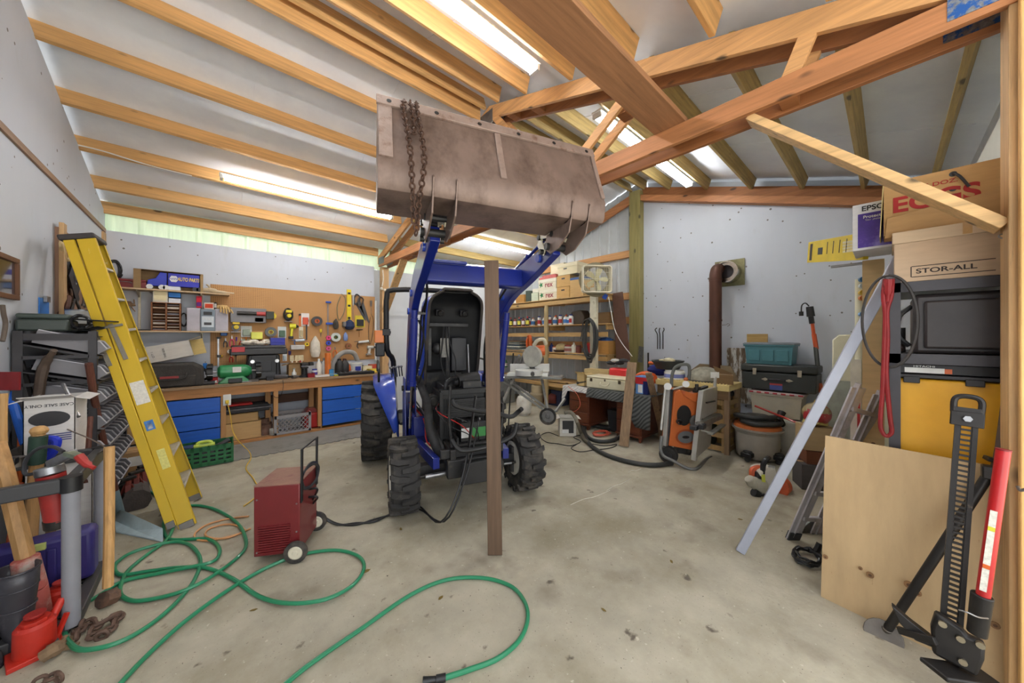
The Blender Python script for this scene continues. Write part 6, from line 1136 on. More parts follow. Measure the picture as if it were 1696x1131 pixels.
# rust red clamps behind the shovel
for i in range(4):
    q = at(212+i*14, 838-i*13, z=0); t = thing('jack_stand', ['rust-red jack stand nearest the shovel blade', 'second rust-red jack stand of the row', 'third rust-red jack stand of the row', 'farthest rust-red jack stand of the row under the ladder'][i], 'jack stand', q, .6, 'row of rust-red jack stands'); m = M('rust_red', (140, 62, 52), .6, var=.15, col2=(180, 120, 100), cs=6, cth=.6)
    for a_ in range(3): t_ = a_*2.1; part('leg', MB().bar((math.cos(t_)*.09, math.sin(t_)*.09, .004), (math.cos(t_)*.02, math.sin(t_)*.02, .20), .035, .01, up=(math.cos(t_), math.sin(t_), 0)), m, t, bevel=.002)
    part('column', MB().cyl((0, 0, .12), (0, 0, .24), .022, n=10), m, t); part('saddle', MB().box((0, 0, .26), (.11, .04, .025)), DSTEEL, t, bevel=.005); part('ratchet_handle', MB().bar((-.02, 0, .23), (-.15, -.02, .20), .016, .012), BLK, t)
carton('brown carton with white shipping label behind the ladder, upper', at(224, 735, z=.36)+Vector((0, .1, 0)), .30, .26, .24, rz=.1, col=(178, 142, 100))
c = carton('brown carton standing on the floor behind the ladder', at(236, 803, z=0)+Vector((0, .15, 0)), .42, .30, .36, rz=.12, col=(170, 134, 92)); part('shipping_label', MB().bb(-.12, .0, -.152, -.15, .22, .32), WHT, c); 
for x in (.08, .14): part('printed_mark', MB().tube([(x-.02, -.152, .04), (x+.02, -.152, .04), (x+.02, -.152, .08), (x-.02, -.152, .08)], .002, closed=True, smooth=1), BLK, c)
t = thing('power_tool_case', 'small black tool case on the brown carton behind the ladder', 'case', at(228, 736, d=4.05)); part('case_body', MB().bb(-.12, .12, -.08, .1, 0, .12), BLK, t, bevel=.02); part('lid', MB().bb(-.1, .1, -.06, .08, .12, .16), DK, t, bevel=.02)
solo('red_cloth', MB().ball(at(214, 728, d=3.9), .09, 10, (1.2, .8, .6)), cloth((176, 34, 44)), 'crumpled red cloth beside the bin shelf behind the ladder', 'cloth')
solo('grey_duffel', MB().tube([at(224, 748, d=3.8), at(222, 790, d=3.75), at(226, 830, z=.08)], [.09, .12, .1], n=10), cloth((84, 76, 72)), 'grey-brown sack slumped between the bins and the carton', 'sack')
# ================================================================ FAR WALL SHELVES (shelves run along y, front edge at x = FSX)
FSX = 5.66; WSH = wood('far_shelf_wood', (188, 152, 98), 'y'); WSHz = wood('far_post_wood', (178, 156, 112), 'z')
fs = thing('storage_shelves', 'long wooden shelves along the far corrugated wall full of boxes and bottles', 'shelves', (5.95, 5.2, 0))
SH = [2.44, 1.86, 1.26, .62]; FY0, FY1 = 3.60, 7.05
for i, z in enumerate(SH):
    part('shelf_board', MB().bb(FSX, 6.24, FY0, FY1, z-.022, z), WSH, fs, bevel=.003, world=True)
    part('shelf_rail', MB().bb(FSX+.005, FSX+.045, FY0, FY1, z-.26 if i == 1 else z-.135, z-.17 if i == 1 else z-.045), WSH, fs, bevel=.003, world=True)
    for y in (FY0+.02, 5.10): part('cross_rail', MB().bb(FSX+.05, 6.24, y, y+.04, z-.12, z-.024), WSH, fs, bevel=.003, world=True)
for y in (5.10, FY1-.05): part('post', MB().bb(FSX-.04, FSX, y, y+.10, 0, 2.30), WSHz, fs, bevel=.003, world=True)
solo('white_post', MB().bb(5.54, 5.62, at(987, 500, X=5.54).y, at(977, 500, X=5.54).y, 0, 2.56), M('old_white_paint', (214, 208, 184), .6, var=.08, col2=(150, 140, 110), cs=8, cth=.66), 'chipped white post in front of the far shelves carrying the fan', 'post', bevel=.003)
def fbox(label, x0, y1, x1, z, h, col, X=5.72, dep=.40, open_=0, nm='cardboard_box', lid=None):
    """box on the far shelf: pixel span of its front face, base height and height"""
    a = at(x0, 500, X=X).y; b = at(x1, 500, X=X).y; w = abs(a-b); t = thing(nm, label, 'box', (X+dep/2, (a+b)/2, z), -math.pi/2)
    part('box_body', MB().bb(-w/2, w/2, -dep/2, dep/2, 0, h), card(col), t, bevel=.003)
    if lid: part('lid', MB().bb(-w/2-.006, w/2+.006, -dep/2-.006, dep/2+.006, h-.07, h+.005), card(lid), t, bevel=.003)
    return t, w, h, dep
for k, (x0, x1, z, nm) in enumerate(((892, 921, 2.68, 'upper'), (893, 922, 2.44, 'lower'))):
    t, w, h, dp = fbox(nm + ' white fruit box with red and green print on the top far shelf', x0, 0, x1, z, .235, (228, 220, 196), lid=(232, 226, 206))
    text('lettering', 'TEX' if 0 else 'rex', .17, t, (w*.10, -dp/2-.008, h*.45), T_MY, plas((150, 40, 60)), bold=.015); part('printed_star', MB().prism([(math.cos(i*.628)*(.07 if i % 2 else .03), math.sin(i*.628)*(.07 if i % 2 else .03)) for i in range(10)], (-w*.34, -dp/2-.008, h*.5), (1, 0, 0), (0, 0, 1), (0, .002, 0)), plas((40, 120, 70)), t)
solo('magazine_pile', MB().bb(5.73, 6.1, at(921, 500, X=5.73).y, at(893, 500, X=5.73).y, 2.925, 2.97).bb(5.75, 6.1, at(919, 500, X=5.73).y, at(897, 500, X=5.73).y, 2.975, 3.01), M('pink_paper', (190, 96, 92), .7, var=.2, vs=30), 'reddish pile of papers on top of the two fruit boxes', 'papers', bevel=.002)
for k, (x0, x1, z, nm) in enumerate(((922, 943, 2.44, 'lower'), (922, 944, 2.69, 'upper'))):
    t, w, h, dp = fbox(nm + ' tan file box with a dark hand slot on the top far shelf', x0, 0, x1, z, .245, (198, 158, 98)); part('hand_slot', MB().box((0, -dp/2-.001, h*.72), (.09, .002, .03)), BLK, t, bevel=.0005)
t, w, h, dp = fbox('cream file box topmost above the tan file boxes', 924, 0, 956, 2.94, .24, (226, 214, 178), lid=(232, 222, 190)); part('hand_slot', MB().box((-w*.1, -dp/2-.008, h*.55), (.09, .002, .025)), BLK, t)
fbox('cream file box behind the topmost one near the corrugated wall', 912, 0, 934, 2.98, .30, (222, 212, 180), X=5.95, dep=.28)
t, w, h, dp = fbox('tan carton with a blue top under the fan on the top shelf', 944, 0, 966, 2.44, .36, (204, 168, 112)); part('blue_top', MB().bb(-w/2, w/2, -dp/2, dp/2, h, h+.05), card((84, 110, 160)), t, bevel=.003)
fbox('pale green carton left of the fruit boxes on the top shelf', 880, 0, 891, 2.44, .20, (196, 204, 180)); fbox('white carton on the pale green one on the top shelf', 882, 0, 892, 2.645, .09, (226, 222, 204))
t = thing('canister', 'dark green cylinder left of the pale cartons on the top shelf', 'canister', (5.85, at(875, 500, X=5.8).y, 2.44)); part('body', MB().cyl((0, 0, 0), (0, 0, .26), .10, n=20), plas((70, 82, 74)), t, bevel=.006); part('lid', MB().cyl((0, 0, .26), (0, 0, .28), .103, n=20), plas((60, 70, 64)), t)
fbox('brown carton at the left end of the top shelf by the blue loader arm', 853, 0, 868, 2.44, .20, (176, 130, 70)); solo('white_jar', MB().cyl((5.75, at(854, 500, X=5.75).y, 2.44), (5.75, at(854, 500, X=5.75).y, 2.52), .05), WHT, 'small white jar at the left end of the top shelf', 'jar')
# box fan
fn = thing('box_fan', 'cream square box fan mounted above the white post', 'fan', at(988, 484, d=6.35), 0); fr = Matrix.Rotation(TH-math.pi/2+.10, 4, 'Z'); fn.rotation_euler = (0, 0, TH-math.pi/2+.08)
FC = plas((222, 214, 188)); fwd = .54; b = MB()
o = [(-fwd/2, .03), (-fwd/2, .46), (-fwd/2+.03, .49), (fwd/2-.03, .49), (fwd/2, .46), (fwd/2, .03), (fwd/2-.03, 0), (-fwd/2+.03, 0)]
for i in range(8):
    p, q = o[i], o[(i+1) % 8]; b.bar((p[0], 0, p[1]), (q[0], 0, q[1]), .13, .03, up=(0, 0, 1) if abs(p[1]-q[1]) < .2 else (1, 0, 0)) if False else b.tube([(p[0], -.05, p[1]), (q[0], -.05, q[1])], .014).tube([(p[0], .05, p[1]), (q[0], .05, q[1])], .014)
part('housing', b, FC, fn); b = MB()
for i in range(8):
    p, q = o[i], o[(i+1) % 8]; b.add([(p[0], -.055, p[1]), (q[0], -.055, q[1]), (q[0], .055, q[1]), (p[0], .055, p[1])], [(0, 1, 2, 3)])
part('side_band', b, FC, fn); b = MB()
for i in range(1, 16): x = -fwd/2+i*fwd/16; b.cyl((x, -.055, .02), (x, -.055, .47), .003, n=5)
for i in range(1, 4): z = i*.49/4; b.cyl((-fwd/2, -.052, z), (fwd/2, -.052, z), .003, n=5)
part('grille', b, FC, fn)
for i in range(5):
    a = i*2*math.pi/5; b = MB(); vs = []
    for r, w in ((.04, .03), (.12, .085), (.19, .10), (.22, .06)):
        for s in (-1, 1): th = a+s*w/r*.5; vs.append((math.cos(th)*r, s*.02, .245+math.sin(th)*r))
    part('fan_blade', b.add(vs, [(0, 1, 3, 2), (2, 3, 5, 4), (4, 5, 7, 6)]), plas((196, 190, 150)), fn)
part('hub', MB().cyl((0, -.03, .245), (0, .03, .245), .05), plas((180, 172, 130)), fn); part('motor_strut', MB().bb(-fwd/2, fwd/2, .03, .04, .235, .255).bb(-.01, .01, .03, .04, 0, .49), plas((150, 146, 120)), fn)
part('back_shroud', MB().lathe((0, .045, .245), (0, 1, 0), [(.235, 0), (.33, 0), (.33, .004), (.235, .004)], 28), M('shroud', (120, 112, 84), .6), fn)
solo('wall_switch', MB().box(at(1002, 491, X=5.6), (.03, .09, .10), Matrix.Rotation(.5, 3, 'X')), plas((30, 84, 190)), 'blue outlet box tilted beside the white post', 'outlet', bevel=.005)
solo('power_line', MB().tube([at(1008, 492, X=5.58), at(1012, 515, X=5.55), at(1018, 545, X=5.5), at(1030, 568, X=5.4), at(1047, 590, X=5.3)], .006), WHT, 'thin white cable running down from the blue outlet box', 'cable')
# bottles on the middle far shelf
cols = [(40, 38, 40), (226, 224, 216), (236, 210, 60), (120, 30, 34), (50, 50, 52), (150, 40, 60), (60, 60, 64), (180, 40, 36), (230, 228, 220), (40, 60, 130), (214, 90, 40), (90, 80, 140), (220, 200, 160)]
prots = [bottle('x', (0, 0, 0), .046, .235, (42, 40, 42), (196, 40, 36), (220, 210, 80), 'bottles on the middle far shelf'), bottle('x', (0, 0, 0), .042, .22, (228, 226, 218), (40, 60, 140), (180, 50, 50), 'bottles on the middle far shelf', kind='spray_can'), bottle('x', (0, 0, 0), .044, .225, (112, 40, 46), (30, 30, 30), (226, 220, 210), 'bottles on the middle far shelf'), bottle('x', (0, 0, 0), .055, .20, (206, 204, 198), (210, 120, 40), (60, 110, 170), 'bottles on the middle far shelf', kind='jug')]
hu = ['black', 'white', 'maroon', 'grey']; 
desc = ['leftmost', 'second', 'third', 'fourth', 'fifth', 'sixth', 'seventh', 'eighth', 'ninth', 'tenth', 'eleventh', 'twelfth', 'thirteenth', 'fourteenth']
used = set()
for sec, (pa, pb, n) in {'left': (846, 877, 10), 'right': (893, 950, 14)}.items():
    for i in range(n):
        k = (i*7+len(sec)) % 4; o = prots[k] if k not in used else dup(prots[k]); used.add(k)
        o.location = (5.74+.12*(i % 2), at(pa+(pb-pa)*i/(n-1), 500, X=5.74).y, 1.86); o['label'] = '%s %s %s the post on the middle far shelf, %s from the left' % (hu[k], ['bottle', 'spray can', 'bottle', 'jug'][k], sec + ' of' if sec == 'right' else 'left of', desc[i] if i else 'first')
t, w, h, dp = fbox('white and blue carton at the right of the bottles', 938, 0, 948, 1.86, .17, (220, 224, 226), dep=.2); part('printed_panel', MB().box((0, -dp/2-.001, h*.4), (w*.8, .001, h*.4)), plas((40, 100, 170)), t)
solo('cloth_bundle', MB().ball((5.95, at(858, 500, X=5.9).y, 1.98), .12, 12, (1, 2.0, .9)), cloth((120, 132, 118)), 'grey-green cloth bundle behind the bottles at the left', 'cloth')
t = thing('leather_case', 'dark brown angular case right of the bottles on the middle shelf', 'case', (5.9, at(957, 500, X=5.8).y, 1.86)); part('case_body', MB().prism([(-.16, .0), (.16, 0), (.2, .12), (.14, .28), (-.1, .30), (-.2, .14)], (-.14, 0, 0), (0, 1, 0), (0, 0, 1), (.28, 0, 0)), M('leather_dark', (70, 58, 44), .6), t, bevel=.02)
t = thing('drawer_box', 'brown open wooden box on the middle shelf behind the cable coil', 'box', (5.95, 3.83, 1.86)); b = MB().bb(-.2, .2, -.22, .22, 0, .02)
for s in (-1, 1): b.bb(-.2, .2, s*.22-.008, s*.22+.008, 0, .22).bb(s*.2-.008, s*.2+.008, -.22, .22, 0, .22)
part('box_body', b, wood('old_brown', (112, 84, 48), 'y', knots=False), t); part('shelf_insert', MB().bb(-.19, .19, -.21, .21, .20, .215), M('grey_insert', (120, 116, 104), .6), t)
# lower far shelf
for lb, px, r, h, c, cap, kd, lab in (('white bottle right of the striped jar on the lower far shelf', 949, .05, .22, (222, 218, 200), (226, 224, 214), 'bottle', None), ('blue bottle on the lower far shelf right of the circular saw', 912, .05, .20, (36, 52, 120), (30, 40, 90), 'bottle', None), ('red and white lidded jar on the lower far shelf', 940, .09, .16, (196, 190, 176), (150, 56, 44), 'jar', (150, 90, 80)), ('orange and white jar beside the blue bottle', 917, .05, .12, (232, 226, 214), (220, 110, 60), 'jar', None), ('dark red jar near the white bottle on the lower shelf', 957, .06, .16, (120, 60, 50), (90, 40, 40), 'jar', None)):
    bottle(lb, (5.78, at(px, 500, X=5.75).y, 1.26), r, h, c, cap, lab, kind=kd)
solo('rag_pile', MB().ball((5.82, at(927, 500, X=5.75).y, 1.36), .11, 12, (1, 1.4, .9)), cloth((190, 170, 124)), 'tan rag pile on the lower far shelf left of the jars', 'rags'); solo('dark_bowl', MB().lathe((5.76, at(926, 500, X=5.75).y, 1.262), (0, 0, 1), [(0, 0), (.1, 0), (.14, .05), (.13, .05), (0, .01)], 18), M('bowl_brown', (86, 60, 50), .5), 'dark brown bowl in front of the tan rags', 'bowl')
t = thing('cloth_pile', 'heap of white and grey folded cloths at the left of the lower far shelf', 'cloths', (5.85, at(856, 500, X=5.8).y, 1.26))
for i in range(6): part('fold', MB().box((rng(-.03, .03), rng(-.05, .05), .02+i*.036), (.34, .62-.05*i, .034)), cloth([(190, 188, 180), (96, 104, 106), (206, 202, 190), (70, 84, 92), (180, 176, 166), (120, 120, 112)][i]), t, bevel=.014)
t = thing('cardboard_box', 'tan carton with blue jeans on top at the right end of the lower far shelf', 'box', (5.93, 3.80, 1.26)); part('box_body', MB().bb(-.22, .22, -.2, .2, 0, .26), card((178, 130, 66)), t, bevel=.003); part('jeans', MB().ball((0, 0, .27), .12, 10, (1.3, 1.3, .5)), cloth((40, 80, 140)), t)
coil('orange air hose coil hanging in front of the lower far shelves', at(877, 570, X=5.57), .14, .014, ORG, 6, (.6, 1.7), 'x', name='air_hose', cat='hose'); coil('long black cable coil hanging on the white post', at(977, 562, X=5.45), .22, .015, M('cable_black', (58, 58, 56), .5), 8, (.75, 1.9), 'x', jit=.25)
t = thing('cord_reel', 'red cord reel behind the black cable coil', 'cord reel', at(975, 578, X=5.62)); c0 = at(975, 578, X=5.60); part('reel', MB().cyl(c0, c0+Vector((.05, 0, 0)), .12, n=22), RED, t, world=True); part('cord_wrap', MB().cyl(c0+Vector((.01, 0, 0)), c0+Vector((.04, 0, 0)), .10, n=22), DK, t, world=True)
solo('rusty_sheet', MB().add([at(1014, 486, X=5.88), at(1031, 483, X=5.86), at(1044, 597, X=5.74), at(1021, 598, X=5.76)]+[p+Vector((.012, 0, 0)) for p in (at(1014, 486, X=5.88), at(1031, 483, X=5.86), at(1044, 597, X=5.74), at(1021, 598, X=5.76))], [(0, 1, 2, 3), (7, 6, 5, 4), (0, 4, 5, 1), (1, 5, 6, 2), (2, 6, 7, 3), (3, 7, 4, 0)]), M('brown_sheet', (92, 62, 48), .7, var=.12), 'tall brown metal sheet leaning at the right end of the far shelves', 'sheet')
# ================================================================ MITRE SAW STAND AND WHAT STANDS AROUND IT
ms = thing('saw_stand', 'folding metal stand with a wheel carrying the mitre saw', 'saw stand', at(885, 690, z=0)); D0 = 5.55
def mp(px, py, d=D0): return at(px, py, d=d)
part('deck', MB().bar(mp(830, 623), mp(932, 625, 5.3), .30, .035), M('deck_grey', (132, 132, 128), .45, metal=.5), ms, bevel=.004, world=True)
for a, b, d0, d1 in (((832, 630), (906, 682), 5.5, 5.3), ((841, 628), (912, 680), 5.7, 5.5), ((850, 628), (832, 668), 5.6, 5.5), ((897, 628), (907, 678), 5.5, 5.3), ((936, 660), (920, 682), 5.4, 5.3)): part('leg', MB().bar(at(*a, d=d0), at(*b, d=d1), .035, .035), metal((170, 170, 166), .45), ms, bevel=.003, world=True)
wc = at(907, 690, d=5.28); wf = RT*.25+FW*.97; wf.normalize(); w_ = part('wheel', MB().lathe(wc, wf, [(.10, 0), (.13, .0), (.135, .025), (.13, .05), (.10, .05)], 28), RUB, ms, world=True); part('rim', MB().lathe(wc, wf, [(0, .01), (.03, .01), (.04, .02), (.10, .02), (.10, .03), (0, .03)], 10), STEEL, w_, world=True)
t = thing('mitre_saw', 'white sliding mitre saw with orange motor on the metal stand', 'mitre saw', mp(870, 622)); WS = M('saw_cast_white', (212, 212, 206), .4, metal=.2, var=.06)
part('fence', MB().bar(mp(845, 609, 5.6), mp(910, 609, 5.45), .03, .13), WS, t, bevel=.006, world=True); part('turntable', MB().cyl(mp(876, 621, 5.35), mp(876, 612, 5.35), .22, n=28), WS, t, bevel=.005, world=True); part('table', MB().bar(mp(842, 619, 5.5), mp(908, 620, 5.4), .26, .05), WS, t, bevel=.008, world=True)
part('turntable_handle', MB().cyl(mp(882, 618, 5.15), mp(882, 620, 4.98), .03, n=12), DSTEEL, t, world=True); part('blade_guard', MB().cyl(mp(880, 590, 5.40), mp(884, 590, 5.45), .17, n=26), M('guard_grey', (196, 196, 184), .4, metal=.4), t, world=True)
part('motor', MB().cyl(mp(886, 581, 5.45), mp(902, 580, 5.45), .085, n=18), ORG, t, bevel=.006, world=True); part('grip', MB().tube([mp(884, 572, 5.4), mp(890, 564, 5.35), mp(900, 562, 5.35), mp(904, 570, 5.4)], .03), M('grip_cream', (206, 196, 170), .5), t, world=True); part('arm', MB().bar(mp(879, 600, 5.5), mp(884, 618, 5.5), .06, .08), DSTEEL, t, bevel=.006, world=True); part('slide_rail', MB().cyl(mp(860, 588, 5.6), mp(848, 612, 5.8), .02).cyl(mp(868, 585, 5.6), mp(858, 612, 5.8), .02), STEEL, t, world=True)
pt = at(868, 687, z=0); t = thing('propane_tank', 'white propane tank on the floor under the saw stand', 'propane tank', pt); part('tank', MB().lathe((0, 0, 0), (0, 0, 1), [(0, .02), (.10, .0), (.10, .025), (.135, .05), (.155, .10), (.155, .32), (.13, .38), (.06, .41), (0, .415)], 28), M('tank_white', (222, 218, 208), .4, col2=(190, 176, 156), cs=6, cth=.66), t)
part('collar', MB().lathe((0, 0, .40), (0, 0, 1), [(.09, 0), (.095, 0), (.095, .07), (.09, .07)], 20), WHT, t); part('valve', MB().cyl((0, 0, .41), (0, 0, .47), .02).box((0, 0, .45), (.07, .03, .03)), metal((190, 160, 90), .4), t)
for px, py, lb, c in ((893, 664, 'beige plastic jug behind the saw stand leg', (176, 164, 138)), (884, 672, 'tan plastic drum behind the propane tank', (168, 152, 122))):
    q = at(px, py, z=0); t = thing('plastic_drum', lb, 'drum', (q.x+.1, q.y, 0)); part('drum_body', MB().lathe((0, 0, 0), (0, 0, 1), [(0, 0), (.14, 0), (.15, .02), (.15, .24), (.16, .25), (.16, .28), (.13, .30), (.13, .44), (.12, .47), (0, .47)], 24), plas(c), t); part('warning_label', MB().box((-.145, -.03, .14), (.02, .06, .10)), WHT, t)
q = at(920, 673, z=0); tote('blue-grey plastic tote on the floor left of the desk', (q.x+.2, q.y+.1, 0), .45, .36, .38, (58, 64, 96), rz=-math.pi/2); carton('tan carton lying on the blue-grey tote', (q.x+.2, q.y+.1, .37), .46, .34, .16, rz=-math.pi/2, col=(188, 156, 106)); solo('blue_helmet', MB().ball((q.x+.15, q.y+.05, .58), .1, 14, (1, 1.4, .7)), plas((24, 60, 176)), 'bright blue rounded plastic cap on the tan carton', 'plastic cap')
for i, (px, py, lb, c) in enumerate(((838, 600, 'green-topped spray bottle left of the saw on the stand shelf', (60, 130, 70)), (833, 604, 'red and white bottle at the left of the mitre saw', (200, 60, 60)))): bottle(lb, at(px, py+8, X=5.95), .04, .2, c, (60, 140, 70), (226, 220, 214))
t = stick('shovel', 'shovel', 'thin black-handled tool leaning behind the saw stand', [(850, 585, 6.2), (846, 640, 6.1), (842, 706, 5.95)], .014, BLK)
q = at(910, 671, z=0); t = thing('air_compressor', 'dusty red compressor tank on the floor behind the stand wheel', 'compressor', q); part('tank', MB().cyl((-.05, .25, .16), (.1, -.15, .16), .12, n=20), M('dusty_red', (130, 62, 56), .6, var=.15), t, bevel=.02); part('pump', MB().box((0, .05, .3), (.16, .14, .12)), DSTEEL, t, bevel=.01)
t = thing('metal_cabinet', 'grey metal cabinet standing behind the left leg of the saw stand', 'cabinet', (5.3, 6.3, 0)); part('cabinet_body', MB().bb(-.25, .25, -.2, .2, 0, .62), M('cab_grey', (122, 124, 122), .5, var=.1), t, bevel=.01); part('door', MB().bb(-.255, -.25, -.18, .18, .04, .58), M('cab_grey2', (134, 136, 134), .5), t)
# ================================================================ DESK
DX, DYa, DYb = 4.80, 2.46, 3.82; dkw = wood('desk_mahogany', (92, 46, 28), 'y', knots=False, rough=.4); DKT = .70
dk = thing('pedestal_desk', 'dark brown two-pedestal desk covered with moving blankets', 'desk', (5.1, 3.14, 0))
part('desk_top', MB().bb(DX-.03, DX+.62, DYa-.03, DYb+.03, DKT-.035, DKT), dkw, dk, bevel=.006, world=True)
for y0, y1 in ((DYa, DYa+.42), (DYb-.42, DYb)):
    pd = part('pedestal', MB().bb(DX, DX+.6, y0, y1, .10, DKT-.035), dkw, dk, bevel=.004, world=True); part('plinth', MB().bb(DX-.02, DX+.6, y0-.01, y1+.01, .07, .10), dkw, dk, bevel=.005, world=True)
    for k in range(3):
        z0 = .12+k*.185; dr = part('drawer', MB().bb(DX-.014, DX, y0+.025, y1-.025, z0, z0+.165), wood('desk_drawer', (104, 54, 32), 'y', knots=False, rough=.4), dk, bevel=.004, world=True); ym = (y0+y1)/2
        part('drawer_pull', MB().tube([(DX-.014, ym-.04, z0+.08), (DX-.034, ym-.03, z0+.06), (DX-.034, ym+.03, z0+.06), (DX-.014, ym+.04, z0+.08)], .005), metal((120, 96, 50), .5), dr, world=True)
    for y in (y0, y1-.06): part('foot', MB().prism([(y, .07), (y+.06, .07), (y+.045, 0), (y+.02, 0)], (DX, 0, 0), (0, 1, 0), (0, 0, 1), (.06, 0, 0)), dkw, dk, bevel=.004, world=True)
part('back_panel', MB().bb(DX+.58, DX+.6, DYa+.42, DYb-.42, .15, DKT-.04), dkw, dk, world=True)
def quilt(name, c1, c2):
    m = M(name, c1, .9, var=.05, vs=6)
    if m.get('q'): return m
    m['q'] = 1; nt = m.node_tree; N = nt.nodes; Lk = nt.links; b = N['Principled BSDF']; src = b.inputs['Base Color'].links[0].from_socket; tc = N.new('ShaderNodeTexCoord'); w = N.new('ShaderNodeTexWave'); w.inputs['Scale'].default_value = 9; w.inputs['Distortion'].default_value = 1.2; w.bands_direction = 'DIAGONAL'; Lk.new(tc.outputs['Object'], w.inputs[0])
    mx = N.new('ShaderNodeMix'); mx.data_type = 'RGBA'; Lk.new(w.outputs[0], mx.inputs[0]); Lk.new(src, mx.inputs[6]); mx.inputs[7].default_value = lin(c2); Lk.new(mx.outputs[2], b.inputs['Base Color']); return m
def drape(label, y0, y1, m, front, amp=.0, z=DKT, side=None):
    t = MB(); xs = [DX+.5, DX+.2, DX-.03, DX-.045, DX-.05, DX-.06]; n = 24; vs = []
    for i in range(n+1):
        y = y0+(y1-y0)*i/n; f = front(i/n)
        for k, x in enumerate(xs):
            zz = z+.012+.006*math.sin(i*1.3+k) if k < 3 else z-f*(k-2)/3; vs.append((x - (amp*math.sin(i*1.1)*.5 if k > 3 else 0), y, zz))
    fsx = [(i*6+k, i*6+k+1, (i+1)*6+k+1, (i+1)*6+k) for i in range(n) for k in range(5)]
    o = solo('moving_blanket', t.add(vs, fsx), m, label, 'blanket', center=False); mm = o.modifiers.new('t', 'SOLIDIFY'); mm.thickness = .012; mm.offset = 1; recenter(o); return o
drape('white quilted moving blanket over the left end of the desk', 3.42, 3.95, quilt('quilt_white', (216, 214, 210), (176, 174, 172)), lambda u: .06+.22*max(0, (u-.75)*4), .02)
drape('dark striped moving blanket over the middle of the desk', 2.30, 3.41, quilt('quilt_dark', (52, 54, 54), (104, 106, 104)), lambda u: .12+(.34 if u < .22 else .34*max(0, 1-(u-.22)*8)), .03)
# things on the desk
def ds(px, X): return at(px, 600, X=X).y
ZD = DKT+.026
ya, yb = ds(1034, 4.86), ds(971, 4.86); t = thing('suitcase', 'cream hard suitcase with a smiling handle on the dark blanket', 'suitcase', (5.06, (ya+yb)/2, ZD), -math.pi/2+.05); w = yb-ya; SC = M('suitcase_cream', (222, 214, 184), .5, var=.04)
part('case_body', MB().bb(-w/2, w/2, -.2, .2, 0, .17), SC, t, bevel=.02); part('lid', MB().bb(-w/2+.002, w/2-.002, -.198, .198, .172, .205), SC, t, bevel=.016); part('handle', MB().tube([(-.08, -.205, .115), (-.075, -.225, .085), (-.03, -.23, .062), (.03, -.23, .062), (.075, -.225, .085), (.08, -.205, .115)], .011), plas((230, 222, 194)), t)
for x in (-w*.36, w*.36): part('latch', MB().box((x, -.204, .14), (.045, .012, .055)), metal((96, 84, 66), .5), t, bevel=.003)
part('lock', MB().box((0, -.204, .15), (.025, .01, .035)), metal((96, 84, 66), .5), t); text('lettering', 'FLAMER', .05, t, (w/2+.002, 0, .11), T_PX, M('ink', (130, 124, 104), .7))
carton('open tan carton on the desk left of the suitcase', (5.02, ds(961, 4.9), ZD), .16, .22, .22, rz=-math.pi/2, col=(204, 176, 120), open_=1); carton('flat tan carton behind the cream suitcase', (5.45, ds(985, 5.3), ZD+.16), .5, .24, .10, rz=-math.pi/2+.1, col=(206, 182, 128)); carton('tan carton supporting the flat carton behind the suitcase', (5.46, ds(985, 5.3), ZD), .42, .22, .155, rz=-math.pi/2, col=(186, 154, 100))
t = thing('oil_box', 'blue and red carton standing on the desk between the leaning boards', 'box', (4.98, ds(1063, 4.9), ZD), -math.pi/2); part('box_body', MB().bb(-.09, .10, -.1, .1, 0, .27), plas((96, 146, 206)), t, bevel=.003); part('red_panel', MB().bb(-.091, .101, -.101, .101, .15, .255), plas((196, 44, 50)), t, bevel=.002); part('blue_panel', MB().bb(.03, .102, -.102, .102, .0, .2), plas((24, 34, 90)), t, bevel=.002); part('white_panel', MB().bb(-.05, .02, -.103, -.101, .02, .14), WHT, t)
solo('chainsaw_case', MB().prism([(-.16, 0), (.16, 0), (.20, .06), (.14, .16), (-.02, .2), (-.16, .12)], (5.16, ds(1066, 5.2), ZD+.12), (0, -1, 0), (0, 0, 1), (.18, 0, 0)), plas((224, 96, 36)), 'bright orange rounded tool body behind the blue and red carton', 'power tool', bevel=.03)
solo('red_toolbox', MB().bb(5.2, 5.42, ds(1038, 5.2), ds(1008, 5.2), ZD, ZD+.33), plas((206, 44, 46)), 'red plastic case on the desk behind the suitcase', 'toolbox', bevel=.03)
solo('wrench', MB().cyl(at(957, 634, X=4.9), at(970, 632, X=4.92), .012).ball(at(957, 634, X=4.9), .026, 8), DSTEEL, 'dark socket wrench lying on the white blanket', 'wrench')
t = thing('rubber_gloves', 'heap of black and grey gloves on the red case', 'gloves', at(1020, 602, X=5.3))
for i in range(4): part('glove', MB().ball(at(1012+i*7, 601-i % 2*4, X=5.3), .06, 8, (1, 1.6, .6)), cloth([(34, 34, 36), (190, 188, 182), (30, 30, 32), (60, 60, 62)][i]), t, world=True)
t = thing('patterned_panel', 'small dark patterned panel on a stem at the foot of the ridge post', 'panel', at(1059, 590, X=5.7)); part('stem', MB().cyl((6.1, 3.0, 0), (6.1, 3.0, 1.3), .015), DSTEEL, t, world=True); part('frame', MB().bar(at(1060, 600, X=6.08), at(1062, 574, X=6.12), .02, .16, up=(1, 0, 0)), M('panel_pattern', (96, 92, 84), .6, var=.3, vs=30), t, world=True)
